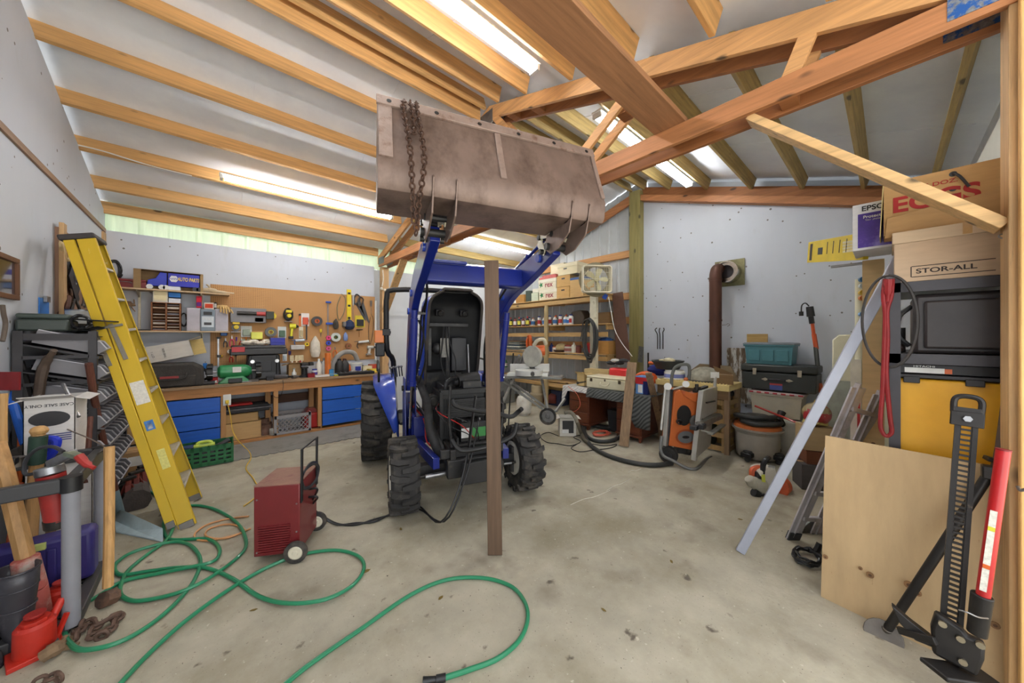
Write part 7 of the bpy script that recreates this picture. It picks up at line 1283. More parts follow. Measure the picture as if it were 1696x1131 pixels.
# leaning boards, box, hose
WB = wood('grey_board', (142, 116, 88), 'z', var=.2)
solo('leaning_board', MB().bar(at(1033, 741, z=.0)+Vector((0, 0, .02)), at(1047, 600, X=4.70), .135, .022, up=(1, .3, 0)), WB, 'wide weathered board leaning on the desk beside the suitcase', 'board', bevel=.002)
solo('leaning_board', MB().bar(at(1098, 724, z=.0)+Vector((0, 0, .02)), at(1074, 617, X=4.72), .09, .022, up=(1, .3, 0)), WB, 'narrow weathered board leaning between desk and table saw', 'board', bevel=.002)
q = at(934, 721, z=0); t = carton('white open carton with black print on the floor by the hose', (q.x+.1, q.y+.02, 0), .26, .26, .29, rz=-.75, col=(214, 210, 200), open_=1); part('printed_panel', MB().box((0, -.131, .15), (.18, .001, .20)), DK, t); part('shipping_label', MB().box((-.04, -.1325, .08), (.10, .001, .06)), WHT, t)
VB = M('vac_hose', (46, 47, 46), .5, var=.15, vs=60); 
solo('vacuum_hose', MB().tube([at(935, 684, d=5.0), at(944, 682, d=5.0), at(952, 690, d=4.95), at(957, 702, d=4.9), at(962, 716, z=.08)]+onfl([(968, 728), (976, 734)], .03), .028, n=12), M('vac_hose_tan', (104, 98, 84), .6), 'grey-brown hose coming out of the white open carton', 'hose')
solo('vacuum_hose', MB().tube(onfl([(1010, 711), (988, 706), (974, 705), (968, 712), (972, 722), (984, 729), (1002, 731), (1020, 727), (1030, 716), (1010, 709), (980, 702), (968, 703), (966, 716), (975, 733), (990, 746), (1017, 758), (1053, 767), (1085, 770), (1113, 767)], .03), .028, n=12), VB, 'thick black ribbed hose looped on the floor in front of the desk', 'hose')
coil('heap of orange extension cord inside the black hose loop', at(995, 719, z=.01), .16, .007, M('cord_red', (206, 96, 74), .5), 6, (1.2, .7), 'z', name='extension_cord', cat='cord', jit=.6)
solo('thin_cable', MB().tube(onfl([(925, 722), (908, 716), (895, 722), (905, 732), (925, 735), (945, 738), (962, 731), (950, 724), (962, 720)], .008), .006, n=6), BLK, 'thin black cable curling beside the white open carton', 'cable'); solo('thin_cable', MB().tube(onfl([(955, 736), (946, 742), (960, 748), (985, 745), (1010, 742), (1022, 736), (1000, 738), (975, 734)], .008), .006, n=6), BLK, 'thin black cable lying in front of the black hose loop', 'cable')
solo('red_wire', MB().tube([at(941, 640, X=4.73), at(955, 652, X=4.72), at(961, 668, X=4.72), at(957, 678, X=4.74), at(949, 682, X=4.72)], .005), M('cord_red', (206, 96, 74), .5), 'thin red cord hanging in front of the left desk pedestal', 'cord')
# long cream rack with drain pans, bucket and wire basket
ya, yb = ds(1192, 5.1), ds(1079, 5.3)
t = thing('counter_board', 'long cream bench top in front of the stovepipe', 'bench', (5.45, 1.95, 0)); part('bench_top', MB().bb(5.16, 5.74, 1.42, 2.42, .86, .94), M('cream_top', (212, 190, 128), .6, var=.06), t, bevel=.004, world=True); part('apron', MB().bb(5.18, 5.2, 1.44, 2.4, .74, .86), WBM if 0 else wood('apron_brown', (120, 92, 62), 'y'), t, world=True)
for x, y in ((5.22, 1.46), (5.22, 2.36), (5.68, 1.46), (5.68, 2.36)): part('leg', MB().bb(x-.03, x+.03, y-.03, y+.03, 0, .86), WB, t, world=True)
b = MB(); 
for i in range(24): b.ball((5.20, 1.46+i*.041, .945), .014, 6)
part('bead_trim', b, M('cream_top', (212, 190, 128), .6), t, world=True, kind='stuff')
ZB = .942
def cb(px, X=5.45): return Vector((X, at(px, 600, X=X).y, ZB))
t = bottle('white plastic bucket with a printed band on the cream bench', cb(1117, 5.4), .15, .14, (226, 226, 220), (226, 226, 220), (120, 130, 190), kind='jar', name='bucket', cat='bucket')
t = thing('drain_pan', 'wide black round drain pan on the white bucket', 'drain pan', cb(1106, 5.45)+Vector((0, 0, .145))); part('pan', MB().lathe((0, 0, 0), (0, 0, 1), [(0, .0), (.17, 0), (.22, .10), (.24, .12), (.24, .135), (.21, .13), (.16, .02), (0, .015)], 30), plas((44, 48, 48)), t); part('spout', MB().box((-.20, .12, .12), (.07, .06, .02)), plas((44, 48, 48)), t, bevel=.004)
t = thing('work_glove', 'pale glove lying in the black drain pan', 'glove', cb(1108, 5.45)+Vector((0, 0, .25))); part('palm', MB().ball((0, 0, .03), .08, 10, (1, 1.2, .5)), cloth((206, 196, 160)), t)
for i in range(4): part('finger', MB().tube([(-.05+i*.03, .07, .03), (-.06+i*.035, .13, .03)], .014), cloth((206, 196, 160)), t)
solo('blue_tarp', MB().ball(cb(1092, 5.6)+Vector((0, 0, .10)), .13, 12, (1, 1.6, .75)), cloth((32, 40, 112)), 'dark blue bundle behind the white bucket', 'cloth'); solo('orange_bar', MB().cyl(cb(1075, 5.7)+Vector((0, 0, .20)), cb(1092, 5.7)+Vector((0, 0, .20)), .03), ORG, 'short orange rod on the dark blue bundle', 'rod')
t = thing('wire_basket', 'grey domed wire mesh basket in front of the stovepipe', 'basket', cb(1168, 5.45)); part('dome', MB().ball((0, 0, .0), .22, 20, (1, 1.15, .98)), M('dome_grey', (142, 138, 122), .7, var=.25, vs=12, bump=.5), t); part('band', MB().tube([(math.cos(a)*.225, math.sin(a)*.25, .02) for a in [i*.3927 for i in range(16)]], .006, closed=True), DSTEEL, t)
solo('cardboard_sheet', MB().prism([(ds(1225, 5.9), .9), (ds(1140, 5.9), .9), (ds(1140, 5.9), 1.02), (ds(1158, 5.9), 1.16), (ds(1210, 5.9), 1.15)], (5.92, 0, 0), (0, 1, 0), (0, 0, 1), (.012, 0, 0)), M('old_ply', (128, 110, 84), .8, var=.12), 'old brown plywood piece standing behind the domed basket', 'plywood')
t = thing('carton', 'small brown open carton at the right end of the cream bench', 'box', cb(1200, 5.35), .3); part('box_body', MB().bb(-.09, .09, -.1, .12, 0, .13), card((120, 94, 62)), t); part('flap', MB().prism([(-.1, .12), (.1, .12), (.14, .24), (-.1, .14)], (.09, 0, 0), (0, 1, 0), (0, 0, 1), (.004, 0, 0)), card((120, 94, 62)), t)
# stove pipe, thimble, tongs
RP = M('rusty_pipe', (86, 52, 38), .6, metal=.3, var=.15, vs=5, col2=(62, 38, 30), cs=4, stretch=(1, 1, .3)); pp = at(1185, 560, X=5.95)
st = thing('stovepipe', 'rusty brown stovepipe rising to an elbow at the white wall', 'stovepipe', (pp.x, pp.y, .0)); part('pipe', MB().cyl((0, 0, .0), (0, 0, 1.85), .085, n=28).cyl((0, 0, 1.85), (0, 0, 2.50), .087, n=28), RP, st); part('collar', MB().cyl((0, 0, 1.84), (0, 0, 1.87), .092, n=28), RP, st); part('collar', MB().cyl((0, 0, 2.48), (0, 0, 2.52), .092, n=28), RP, st)
part('elbow', MB().tube([(0, 0, 2.50), (.01, 0, 2.58), (.06, 0, 2.66), (.14, 0, 2.69), (.16, 0, 2.69)], .087, n=24, smooth=3), RP, st); part('damper_handle', MB().cyl((0, 0, 1.78), (-.02, -.15, 1.78), .006).tube([(-.02, -.15, 1.78), (-.02, -.18, 1.80), (-.02, -.20, 1.78), (-.02, -.17, 1.76)], .007), STEEL, st)
th_ = at(1207, 452, X=6.22); t = thing('wall_thimble', 'shiny chrome flue thimble with square plate on the white wall', 'flue thimble', (6.26, th_.y, th_.z)); CHR = M('chrome_dull', (190, 188, 180), .22, metal=1, var=.15, vs=8, col2=(90, 74, 50), cs=5, cth=.6)
part('square_plate', MB().bb(-.012, 0, -.21, .21, -.21, .21), M('plate_old', (120, 116, 84), .4, metal=.7, var=.25), t, bevel=.002); part('sleeve', MB().lathe((-.012, 0, 0), (-1, 0, 0), [(.15, 0), (.17, 0), (.17, .20), (.15, .20), (.14, .02)], 32), CHR, t); part('inner_ring', MB().lathe((-.13, 0, 0), (-1, 0, 0), [(.105, 0), (.15, .0), (.15, .05), (.105, .05)], 28), CHR, t); part('flue_mouth', MB().cyl((-.10, 0, 0), (-.105, 0, 0), .11, n=24), M('soot', (44, 36, 40), .6), t)
t = thing('fire_tongs', 'dark iron tongs with curled ends hanging on the white wall', 'tongs', at(1094, 577, X=6.25)); 
for k, px in enumerate((1089, 1093, 1098)): part('tong', MB().tube([at(px, 578, X=6.24), at(px, 556, X=6.23), at(px-2+k, 550, X=6.22), at(px-4+k*3, 546, X=6.22), at(px-1+k, 543, X=6.22)], .009), DSTEEL, t, world=True)
# ================================================================ TABLE SAW ON ITS CART
ALU = M('saw_alu', (186, 184, 178), .4, metal=.5, var=.06); SORG = M('saw_orange', (196, 102, 46), .5, var=.05, vs=4)
ts = thing('table_saw', 'orange and grey folding table saw standing upright on its wheeled cart', 'table saw', at(1130, 768, z=0))
def poly(pts, d, th, mat, nm, bevel=.006, par=None, label=None):
    """closed outline given as (px, py, depth) swept away from the viewer"""
    P = [at(a, b, d=(c if c else d)) for a, b, c in [(q + (0,))[:3] for q in pts]]; w = FW*th; n = len(P)
    return part(nm, MB().add(P+[p+w for p in P], [tuple(range(n-1, -1, -1)), tuple(range(n, 2*n))]+[(i, (i+1) % n, n+(i+1) % n, n+i) for i in range(n)]), mat, par or ts, bevel=bevel, world=True, label=label)
bd = poly([(1118, 650), (1126, 645), (1131, 652), (1150, 664), (1160, 668), (1156, 704), (1149, 746), (1108, 738), (1112, 706)], 4.22, .22, SORG, 'saw_body')
poly([(1133, 655), (1136, 648), (1148, 652), (1156, 650), (1160, 664), (1150, 666)], 4.19, .12, SORG, 'motor_housing', par=bd)
for cx, cy, rx, ry, m, nm, th in ((1133, 688, 12, 17, BLK, 'opening', .004), (1136, 724, 17, 13, M('saw_orange_dark', (160, 76, 32), .6), 'cover_ring', .006), (1136, 724, 13.5, 10, plas((104, 106, 108)), 'motor_cover', .012), (1136, 724, 6, 2.4, BLK, 'grip_slot', .014)):
    part(nm, MB().add([at(cx+math.cos(a)*rx, cy+math.sin(a)*ry, d=4.216-th) for a in [i*math.pi/14 for i in range(28)]]+[at(cx+math.cos(a)*rx, cy+math.sin(a)*ry, d=4.222) for a in [i*math.pi/14 for i in range(28)]], [tuple(range(27, -1, -1))]+[(i, (i+1) % 28, 28+(i+1) % 28, 28+i) for i in range(28)]), m, bd, world=True)
part('inner_wheel', MB().lathe(at(1153, 698, d=4.19), -FW, [(.03, 0), (.085, 0), (.085, .02), (.06, .025), (.03, .02)], 24), M('wheel_grey', (110, 108, 104), .4, metal=.5), bd, world=True); part('dust_port', MB().lathe(at(1124, 698, d=4.20), -FW, [(.018, 0), (.034, 0), (.034, .04), (.026, .04)], 18), BLK, bd, world=True)
for a, b, d0, d1, w, h in (((1162, 647), (1149, 762), 4.12, 4.10, .055, .05),): part('table_edge', MB().bar(at(*a, d=d0), at(*b, d=d1), w, h), ALU, ts, bevel=.004, world=True)
def quad(c, th, mat, nm, n=None):
    P = [at(a, b, d=d) for a, b, d in c]; nn = (P[1]-P[0]).cross(P[3]-P[0]).normalized()*th
    return part(nm, MB().add(P+[p+nn for p in P], [(0, 1, 2, 3), (7, 6, 5, 4), (0, 4, 5, 1), (1, 5, 6, 2), (2, 6, 7, 3), (3, 7, 4, 0)]), mat, ts, bevel=.003, world=True)
quad([(1164, 647, 4.13), (1189, 640, 4.62), (1187, 682, 4.62), (1161, 695, 4.13)], .03, ALU, 'table_top'); quad([(1160, 703, 4.13), (1180, 693, 4.55), (1177, 738, 4.55), (1152, 760, 4.12)], .03, ALU, 'table_top')
part('pointer', MB().bar(at(1170, 667, d=4.22), at(1184, 664, d=4.45), .02, .015), DSTEEL, ts, world=True)
for a, b, d0, d1, w, h in (((1157, 702), (1190, 686), 4.02, 4.5, .07, .03), ((1158, 708), (1195, 690), 4.0, 4.5, .03, .05), ((1160, 712), (1182, 718), 4.0, 3.95, .02, .02), ((1176, 719), (1198, 703), 3.95, 4.45, .06, .02)): part('fence_rail', MB().bar(at(*a, d=d0), at(*b, d=d1), w, h), metal((150, 148, 140), .45), ts, bevel=.003, world=True)
part('fence_clamp', MB().box(at(1150, 708, d=4.0), (.10, .08, .05)).box(at(1163, 706, d=4.0), (.10, .06, .06)), DK, ts, bevel=.008, world=True)
part('cart_beam', MB().bar(at(1107, 640, d=4.30), at(1101, 738, d=4.25), .05, .05), ALU, ts, bevel=.004, world=True); part('cart_tube', MB().tube([at(1102, 642, d=4.3), at(1095, 712, d=4.25)], .016), ALU, ts, world=True)
part('black_strip', MB().bar(at(1113, 645, d=4.28), at(1107, 738, d=4.25), .03, .03), DK, ts, world=True)
FR = M('frame_grey', (120, 120, 118), .45, metal=.4); part('handle', MB().tube([at(1112, 640, d=4.3), at(1113, 622, d=4.3), at(1118, 609, d=4.28), at(1128, 604, d=4.25), at(1139, 604, d=4.22), at(1142, 612, d=4.22), at(1141, 628, d=4.22)], .020, n=12), M('foam_grey', (98, 98, 94), .7), ts, world=True)
part('cart_hinge', MB().cyl(at(1106, 640, d=4.22), at(1106, 640, d=4.35), .045, n=16), ALU, ts, world=True); part('cart_hinge', MB().cyl(at(1136, 636, d=4.16), at(1136, 636, d=4.26), .04, n=16), ALU, ts, world=True); part('cross_bar', MB().tube([at(1114, 645, d=4.28), at(1140, 637, d=4.2)], .013), ALU, ts, world=True)
part('orange_knob', MB().ball(at(1136, 628, d=4.18), .026, 10), SORG, ts, world=True)
part('base_tube', MB().tube([at(1096, 722, d=4.25), at(1094, 742, d=4.22), at(1099, 755, d=4.2), at(1115, 763, d=4.12), at(1135, 774, d=4.06), at(1148, 777, d=4.03), at(1157, 774, d=4.08), at(1170, 761, d=4.4), at(1178, 757, d=4.5)], .019, n=12), FR, ts, world=True)
part('base_tube', MB().tube([at(1128, 770, d=4.5), at(1140, 762, d=4.45), at(1150, 756, d=4.5)], .014), FR, ts, world=True)
for px, py, d in ((1107, 753, 4.28), (1130, 745, 4.62)): c = at(px, py, d=d); w_ = part('wheel', MB().lathe(c, FW*.8+RT*.6, [(.05, -.03), (.10, -.03), (.112, -.01), (.112, .02), (.10, .03), (.05, .03)], 28), RUB, ts, world=True); part('rim', MB().lathe(c, FW*.8+RT*.6, [(0, -.02), (.05, -.022), (.05, .02), (0, .02)], 16), DK, w_, world=True)
part('blade_guard_arm', MB().bar(at(1150, 648, d=4.2), at(1170, 640, d=4.4), .05, .03).box(at(1155, 643, d=4.25), (.10, .05, .03)).cyl(at(1154, 646, d=4.2), at(1154, 636, d=4.2), .02), DSTEEL, ts, bevel=.004, world=True)
part('tag_post', MB().bar(at(1184, 640, d=4.4), at(1185, 624, d=4.4), .03, .03), ALU, ts, world=True); part('paper_tag', MB().bar(at(1177, 621, d=4.39), at(1191, 621, d=4.39), .075, .004, up=(FW.x, FW.y, 0)), WHT, ts, world=True)
# wooden crate behind the saw and dark clutter under the cream bench
PAL = wood('pallet_wood', (166, 134, 86), 'z', knots=False); q = at(1203, 752, z=0)
cr_ = thing('wooden_crate', 'open slatted wooden crate standing on end behind the table saw', 'crate', (q.x, q.y, 0))
for dx in (0, .5):
    for dy in (0, .32): part('corner_post', MB().bb(q.x+dx, q.x+dx+.035, q.y+dy-.02, q.y+dy+.06, 0, .725), PAL, cr_, bevel=.003, world=True)
for z in (.06, .24, .42, .56, .69): part('slat', MB().bb(q.x-.012, q.x-.0, q.y-.02, q.y+.38, z-.035, z+.035), PAL, cr_, bevel=.002, world=True); part('slat', MB().bb(q.x, q.x+.53, q.y-.034, q.y-.022, z-.035, z+.035), wood('pallet_x', (150, 122, 80), 'x', knots=False), cr_, bevel=.002, world=True)
carton('dark brown carton inside the dark space behind the wooden crate', (5.95, 1.70, 0), .3, .34, .5, rz=-1.57, col=(92, 70, 48)); carton('small brown carton on the dark one by the stovepipe', (5.95, 1.70, .505), .24, .26, .22, rz=-1.4, col=(120, 94, 62))
t = thing('work_boots', 'pair of black boots hanging beside the wooden crate', 'boots', at(1206, 655, d=5.0)); part('boot', MB().tube([at(1206, 630, d=5.0), at(1207, 645, d=5.0), at(1213, 655, d=4.95)], [.06, .055, .045]), BLK, t, world=True)
for i, (x, y, w, h, lb, c) in enumerate(((5.5, 1.9, .4, .45, 'dark green metal box under the cream bench', (46, 58, 52)), (5.5, 1.9, .3, .2, 'rust-brown box on the dark green one under the bench', (98, 62, 44)))): tote(lb, (x, y, 0 if i == 0 else .46), w, .34, h, plas(c), rz=-1.57, name='metal_box', cat='box')
# ================================================================ TOTES BY THE WHITE WALL
TX = 5.75; 
def ty_(px): return at(px, 600, X=TX-.02).y
ya, yb = ty_(1355), ty_(1226); bw = yb-ya; by = (ya+yb)/2
t = tote('clear plastic tote with red and white lid under the big black toolbox', (TX+.2, by+.02, .50), bw*.72, .42, .33, M('clear_plastic', (196, 188, 168), .4, var=.06, alpha=.9), rz=-math.pi/2, lid=(206, 190, 186))
for k in range(7): part('lid_clip', MB().box((-bw*.32+k*bw*.107, -.212, .322), (.05, .006, .02)), paint((176, 40, 50)), t)
tote('white low tote at the bottom of the stack by the white wall', (TX+.18, by-.02, 0), bw*.8, .44, .48, (196, 192, 180), lid=(222, 222, 214), rz=-math.pi/2)
t = thing('toolbox', 'large black plastic toolbox with two metal latches under the teal tote', 'toolbox', (TX+.22, by, .86), -math.pi/2); TBX = plas((44, 47, 44))
part('box_body', MB().prism([(-bw/2*.95, 0), (bw/2*.95, 0), (bw/2*.98, .24), (-bw/2*.98, .24)], (0, -.22, 0), (1, 0, 0), (0, 0, 1), (0, .44, 0)), TBX, t, bevel=.012); part('lid', MB().bb(-bw/2, bw/2, -.23, .23, .25, .35), TBX, t, bevel=.02)
part('handle', MB().bb(-.10, .10, -.25, -.235, .13, .165), BLK, t, bevel=.006)
for x in (-.13, .13): part('handle_plate', MB().prism([(-.045, 0), (0, -.022), (.045, 0), (0, .022)], (x, -.228, .148), (1, 0, 0), (0, 0, 1), (0, .01, 0)), metal((176, 166, 146), .4), t, bevel=.002)
for x in (-.25, .24): part('latch', MB().box((x, -.235, .25), (.045, .014, .09)), metal((176, 166, 146), .4), t, bevel=.004)
part('product_label', MB().bb(-.08, .06, -.2225, -.2205, .01, .10), plas((70, 84, 150)), t); part('red_band', MB().bb(-.08, .06, -.223, -.2215, .075, .10), plas((176, 60, 60)), t)
ya2, yb2 = ty_(1316), ty_(1229); tw2 = yb2-ya2
t = tote('teal plastic tote with grey lid topmost on the black toolbox', (TX+.22, (ya2+yb2)/2, 1.215), tw2, .42, .29, (74, 126, 136), lid=(118, 126, 134), rz=-math.pi/2)
for k in range(3): part('panel', MB().box((-tw2*.27+k*tw2*.27, -.196, .12), (tw2*.22, .012, .15)), plas((68, 120, 130)), t, bevel=.004)
solo('board_offcut', MB().bb(6.2, 6.235, at(1271, 600, X=6.2).y, at(1237, 600, X=6.2).y, 1.0, 1.64), wood('offcut', (176, 144, 84), 'y', knots=False), 'tan wooden board standing behind the teal tote', 'board')
t = thing('storage_tote', 'yellow tote standing at the right end behind the clear tote', 'storage tote', (5.75, .45, 0), -1.5); part('tub', MB().prism([(-.16, 0), (.16, 0), (.19, .78), (-.19, .78)], (0, -.15, 0), (1, 0, 0), (0, 0, 1), (0, .3, 0)), plas((186, 154, 40)), t, bevel=.01)
# peeling strip along the wall behind
solo('peeling_panel', MB().bb(6.235, 6.262, .95, 1.75, .55, 1.42), M('peeling_paint', (116, 98, 78), .85, var=.2, vs=9, col2=(206, 204, 196), cs=7, cth=.52, csoft=.05, stretch=(1, 2.2, .6)), 'brown panel with peeling white paint at the wall beside the stovepipe', 'panel')
carton('tan carton in front of the clear tote at its left foot', (5.85, 1.62, .0), .22, .3, .60, rz=-1.57, col=(186, 160, 104))
# shop vacuum
q = at(1268, 767, z=0); sv = thing('shop_vacuum', 'grey shop vacuum tub with orange rim and coiled black hose on top', 'shop vacuum', (q.x+.15, q.y+.12, 0)); TUB = M('vac_grey', (156, 150, 140), .5, var=.06)
part('tub', MB().lathe((0, 0, .03), (0, 0, 1), [(0, 0), (.22, 0), (.235, .02), (.25, .30), (.245, .31), (.265, .35), (.285, .36), (.285, .38), (.24, .38)], 36), TUB, sv)
part('orange_ring', MB().lathe((0, 0, .40), (0, 0, 1), [(.19, .0), (.265, 0), (.25, .05), (.19, .06)], 30), M('vac_orange', (196, 106, 50), .6), sv); part('motor_head', MB().lathe((0, 0, .42), (0, 0, 1), [(0, 0), (.2, 0), (.19, .09), (.12, .15), (0, .16)], 24), plas((60, 60, 56)), sv)
part('hose', MB().tube([(-.20, .12, .50), (-.25, -.05, .49), (-.1, -.22, .50), (.12, -.22, .49), (.24, -.05, .47), (.2, .16, .50), (0, .24, .53), (-.18, .16, .56), (-.2, -.02, .56), (-.05, -.18, .57), (.1, -.2, .56), (.16, -.24, .46), (.28, -.15, .42), (.3, .0, .44)], .030, n=12), VB, sv)
part('nozzle', MB().cyl((.0, -.22, .54), (.06, -.25, .64), .035, .045, n=12), BLK, sv)
for a in (math.radians(250), math.radians(170), math.radians(330)): c = Vector((math.cos(a)*.26, math.sin(a)*.26, 0)); w_ = part('caster_mount', MB().box(c+Vector((0, 0, .09)), (.13, .12, .06), Matrix.Rotation(a, 3, 'Z')).cyl(c+Vector((0, 0, .11)), c+Vector((0, 0, .14)), .05, n=16), BLK, sv, bevel=.012); part('caster', MB().cyl(c+Vector((-.02, 0, .035)), c+Vector((.02, 0, .035)), .035, n=16), DK, w_)
# leaf blower
q = at(1262, 822, z=0); lb_ = thing('leaf_blower', 'white and orange handheld leaf blower lying on the floor', 'leaf blower', q); D = 3.42; LBW = M('blower_white', (212, 206, 194), .4, var=.05); LBO = M('blower_orange', (206, 92, 50), .45)
poly([(1259, 781), (1266, 778), (1285, 775), (1288, 790), (1284, 812), (1275, 822), (1262, 816), (1258, 800)], D-.02, .16, LBW, 'engine_cover', .015, lb_); part('fan_housing', MB().cyl(at(1284, 806, d=D+.05), at(1293, 803, d=D+.16), .115, .10, n=22), LBO, lb_, bevel=.008, world=True)
part('tank', MB().cyl(at(1244, 797, d=D), at(1262, 806, d=D), .055, .08, n=18).cyl(at(1240, 792, d=D), at(1246, 799, d=D), .045, .055, n=16), M('blower_grey', (170, 166, 150), .4), lb_, bevel=.008, world=True); part('handle', MB().tube([at(1263, 784, d=D), at(1264, 770, d=D), at(1268, 762, d=D), at(1273, 758, d=D+.05)], .024), BLK, lb_, world=True)
part('starter_cover', MB().cyl(at(1250, 788, d=D+.03), at(1259, 789, d=D+.03), .05, .055, n=18), DK, lb_, world=True); part('orange_shroud', MB().tube([at(1246, 787, d=D+.06), at(1247, 778, d=D+.06), at(1256, 775, d=D+.06), at(1264, 778, d=D+.06)], .03), LBO, lb_, world=True)
part('rubber_foot', MB().cyl(at(1248, 815, d=D-.03), at(1256, 819, d=D-.03), .04, n=14).cyl(at(1256, 819, d=D-.03), at(1274, 824, d=D-.02), .025, n=12), BLK, lb_, world=True); part('yellow_label', MB().bar(at(1264, 786, d=D-.045), at(1265, 800, d=D-.045), .035, .003, up=(FW.x, FW.y, 0)), plas((206, 210, 80)), lb_, world=True)
part('trigger_block', MB().box(at(1278, 774, d=D+.02), (.06, .05, .03)), M('grey_clip', (180, 180, 178), .4, metal=.5), lb_, bevel=.004, world=True)
# cartons and ball right of it
for lbx, px, py, z, w, h, c in (('dark grey wooden block on the floor behind the metal strip', 1334, 810, 0, .22, .26, (84, 80, 80)), ('rust-brown box on the dark grey block', 1340, 810, .27, .20, .13, (112, 64, 40)), ('tan carton topmost of the three under the yellow cords', 1343, 810, .41, .26, .24, (178, 152, 112))):
    q = at(px, py, z=0); carton(lbx, (q.x+.12, q.y-.02, z), w, .24, h, rz=-1.1, col=c)
q = at(1343, 810, z=0)
coil('yellow-green cords coiled on the tan carton', (q.x+.12, q.y-.02, .665), .11, .010, M('cord_olive', (176, 158, 84), .5), 4, (1, 1), 'z'); t = thing('hard_hat', 'round red and tan ball-shaped helmet on the yellow cords', 'helmet', (q.x+.12, q.y-.03, .70)); part('shell', MB().ball((0, 0, .09), .12, 18, (1, 1, .9)), M('ball_tan', (160, 140, 100), .4, var=.1), t); part('red_half', MB().lathe((0, 0, .075), (-.55, -.45, -.25), [(.123, 0), (.118, .04), (.10, .07), (.06, .105), (0, .122)], 22), paint((160, 34, 40)), t)
# pole trimmer leaning
t = thing('pole_trimmer', 'orange and black electric pole trimmer leaning on the white wall', 'pole trimmer', at(1370, 700, X=6.0)); 
def tp(px, py, X=6.1): return at(px, py, X=X)
part('upper_shaft', MB().tube([tp(1345, 533), tp(1348, 556)], .020), M('shaft_or', (206, 88, 44), .4), t, world=True); part('orange_shaft', MB().tube([tp(1348, 553), tp(1352, 578)], .026), M('shaft_or', (206, 88, 44), .4), t, world=True); part('dark_shaft', MB().tube([tp(1351, 575), tp(1358, 640, 6.0)], .026), plas((74, 78, 74)), t, world=True)
part('lower_shaft', MB().tube([tp(1358, 635, 6.0), tp(1366, 690, 5.9)], .024), M('shaft_or', (206, 88, 44), .4), t, world=True); part('motor', MB().cyl(tp(1341, 508), tp(1343, 524), .04, .045, n=16).cyl(tp(1343, 524), tp(1345, 536), .03, n=14), BLK, t, world=True); part('cord', MB().tube([tp(1340, 507), tp(1334, 502), tp(1328, 506), tp(1327, 518)], .008).cyl(tp(1327, 516), tp(1327, 523), .025, n=10), BLK, t, world=True)
part('head', MB().box(tp(1368, 700, 5.85), (.08, .10, .14)), BLK, t, bevel=.01, world=True)
q = at(1345, 690, X=5.6); solo('red_pole', MB().tube([at(1250, 672, X=5.42), at(1280, 684, X=5.40), at(1340, 708, X=5.1)], .013), paint((168, 44, 34)), 'thin red pole lying across in front of the clear tote', 'pole')
# folding table and tall panels
t = thing('folding_table', 'cream folded plastic table standing on end beside the white wall', 'folding table', (5.2, .16, 0)); CRM = M('cream_plastic', (216, 212, 184), .5, var=.04)
part('table_leaf', MB().prism([(-.26, 0), (.26, 0), (.26, 1.56), (.21, 1.62), (-.21, 1.62), (-.26, 1.56)], (-.03, 0, 0), (0, 1, 0), (0, 0, 1), (.045, 0, 0)), CRM, t, bevel=.012); part('table_leaf', MB().prism([(-.25, 0), (.25, 0), (.25, 1.53), (.2, 1.58), (-.2, 1.58), (-.25, 1.53)], (.03, 0, 0), (0, 1, 0), (0, 0, 1), (.045, 0, 0)), CRM, t, bevel=.012)
solo('grey_green_panel', MB().bar((4.98, .33, .0), (5.1, .35, 1.12), .26, .03, up=(1, 0, 0)), M('panel_green', (150, 154, 142), .6), 'grey-green panel leaning in front of the cream folded table', 'panel')
def rp(px, py, X): return at(px, py, X=X)
SHX = 2.90
# ================================================================ STEEL SHELF AT THE RIGHT (its end faces the viewer)
rs = thing('steel_shelf', 'dark steel shelf at the right loaded with boxes and a yellow tote', 'shelf unit', (3.45, -.22, 0)); RX0, RX1, RY0, RY1 = SHX, 3.95, -.455, -.0; RSM = M('dark_shelf_steel', (70, 68, 72), .45, metal=.3, var=.08)
for x in (RX0, RX1-.04):
    for y in (RY0, RY1-.045): part('post', MB().bb(x, x+.004, y, y+.045, 0, 1.93).bb(x, x+.04, y if y < -.2 else y+.041, (y if y < -.2 else y+.041)+.004, 0, 1.93), RSM, rs, world=True)
SLV = [1.90, 1.50, .92, .25]
for z in SLV: part('shelf_tray', MB().bb(RX0+.004, RX1, RY0+.006, RY1-.006, z-.02, z).bb(RX0, RX0+.004, RY0, RY1, z-.055, z+.002).bb(RX0, RX1, RY1-.006, RY1-.002, z-.055, z).bb(RX0+.005, RX0+.03, RY0, RY1, z-.055, z-.051), RSM, rs, bevel=.0015, world=True)
for z in (1.75, 1.2): part('side_tie', MB().bb(RX0, RX0+.004, RY0, RY1, z-.02, z+.02), RSM, rs, world=True) if z < 1 else None
# STOR-ALL box
t = thing('storage_carton', 'tan cardboard file box printed STOR-ALL on the top steel shelf', 'box', (SHX+.20, -.235, 1.902), -math.pi/2); m = card((196, 170, 142)); b = MB().bb(-.215, .22, -.19, .19, 0, .27)
part('box_body', b, m, t, bevel=.004); part('lid', MB().bb(-.222, .227, -.20, .20, .22, .285), card((206, 182, 152)), t, bevel=.003); text('lettering', 'STOR-ALL', .036, t, (-.035, -.1905, .055), T_MY, M('ink_dark', (46, 36, 34), .7), sx=1.25, bold=.02)
fr_ = MB().bb(-.15, .12, -.1912, -.190, .082, .086).bb(-.15, .12, -.1912, -.190, .024, .028).bb(-.154, -.150, -.1912, -.190, .026, .084); part('printed_frame', fr_, M('ink_dark', (46, 36, 34), .7), t); part('tape', MB().bb(.02, .05, -.201, -.200, .225, .285), M('tape', (190, 150, 96), .3), t)
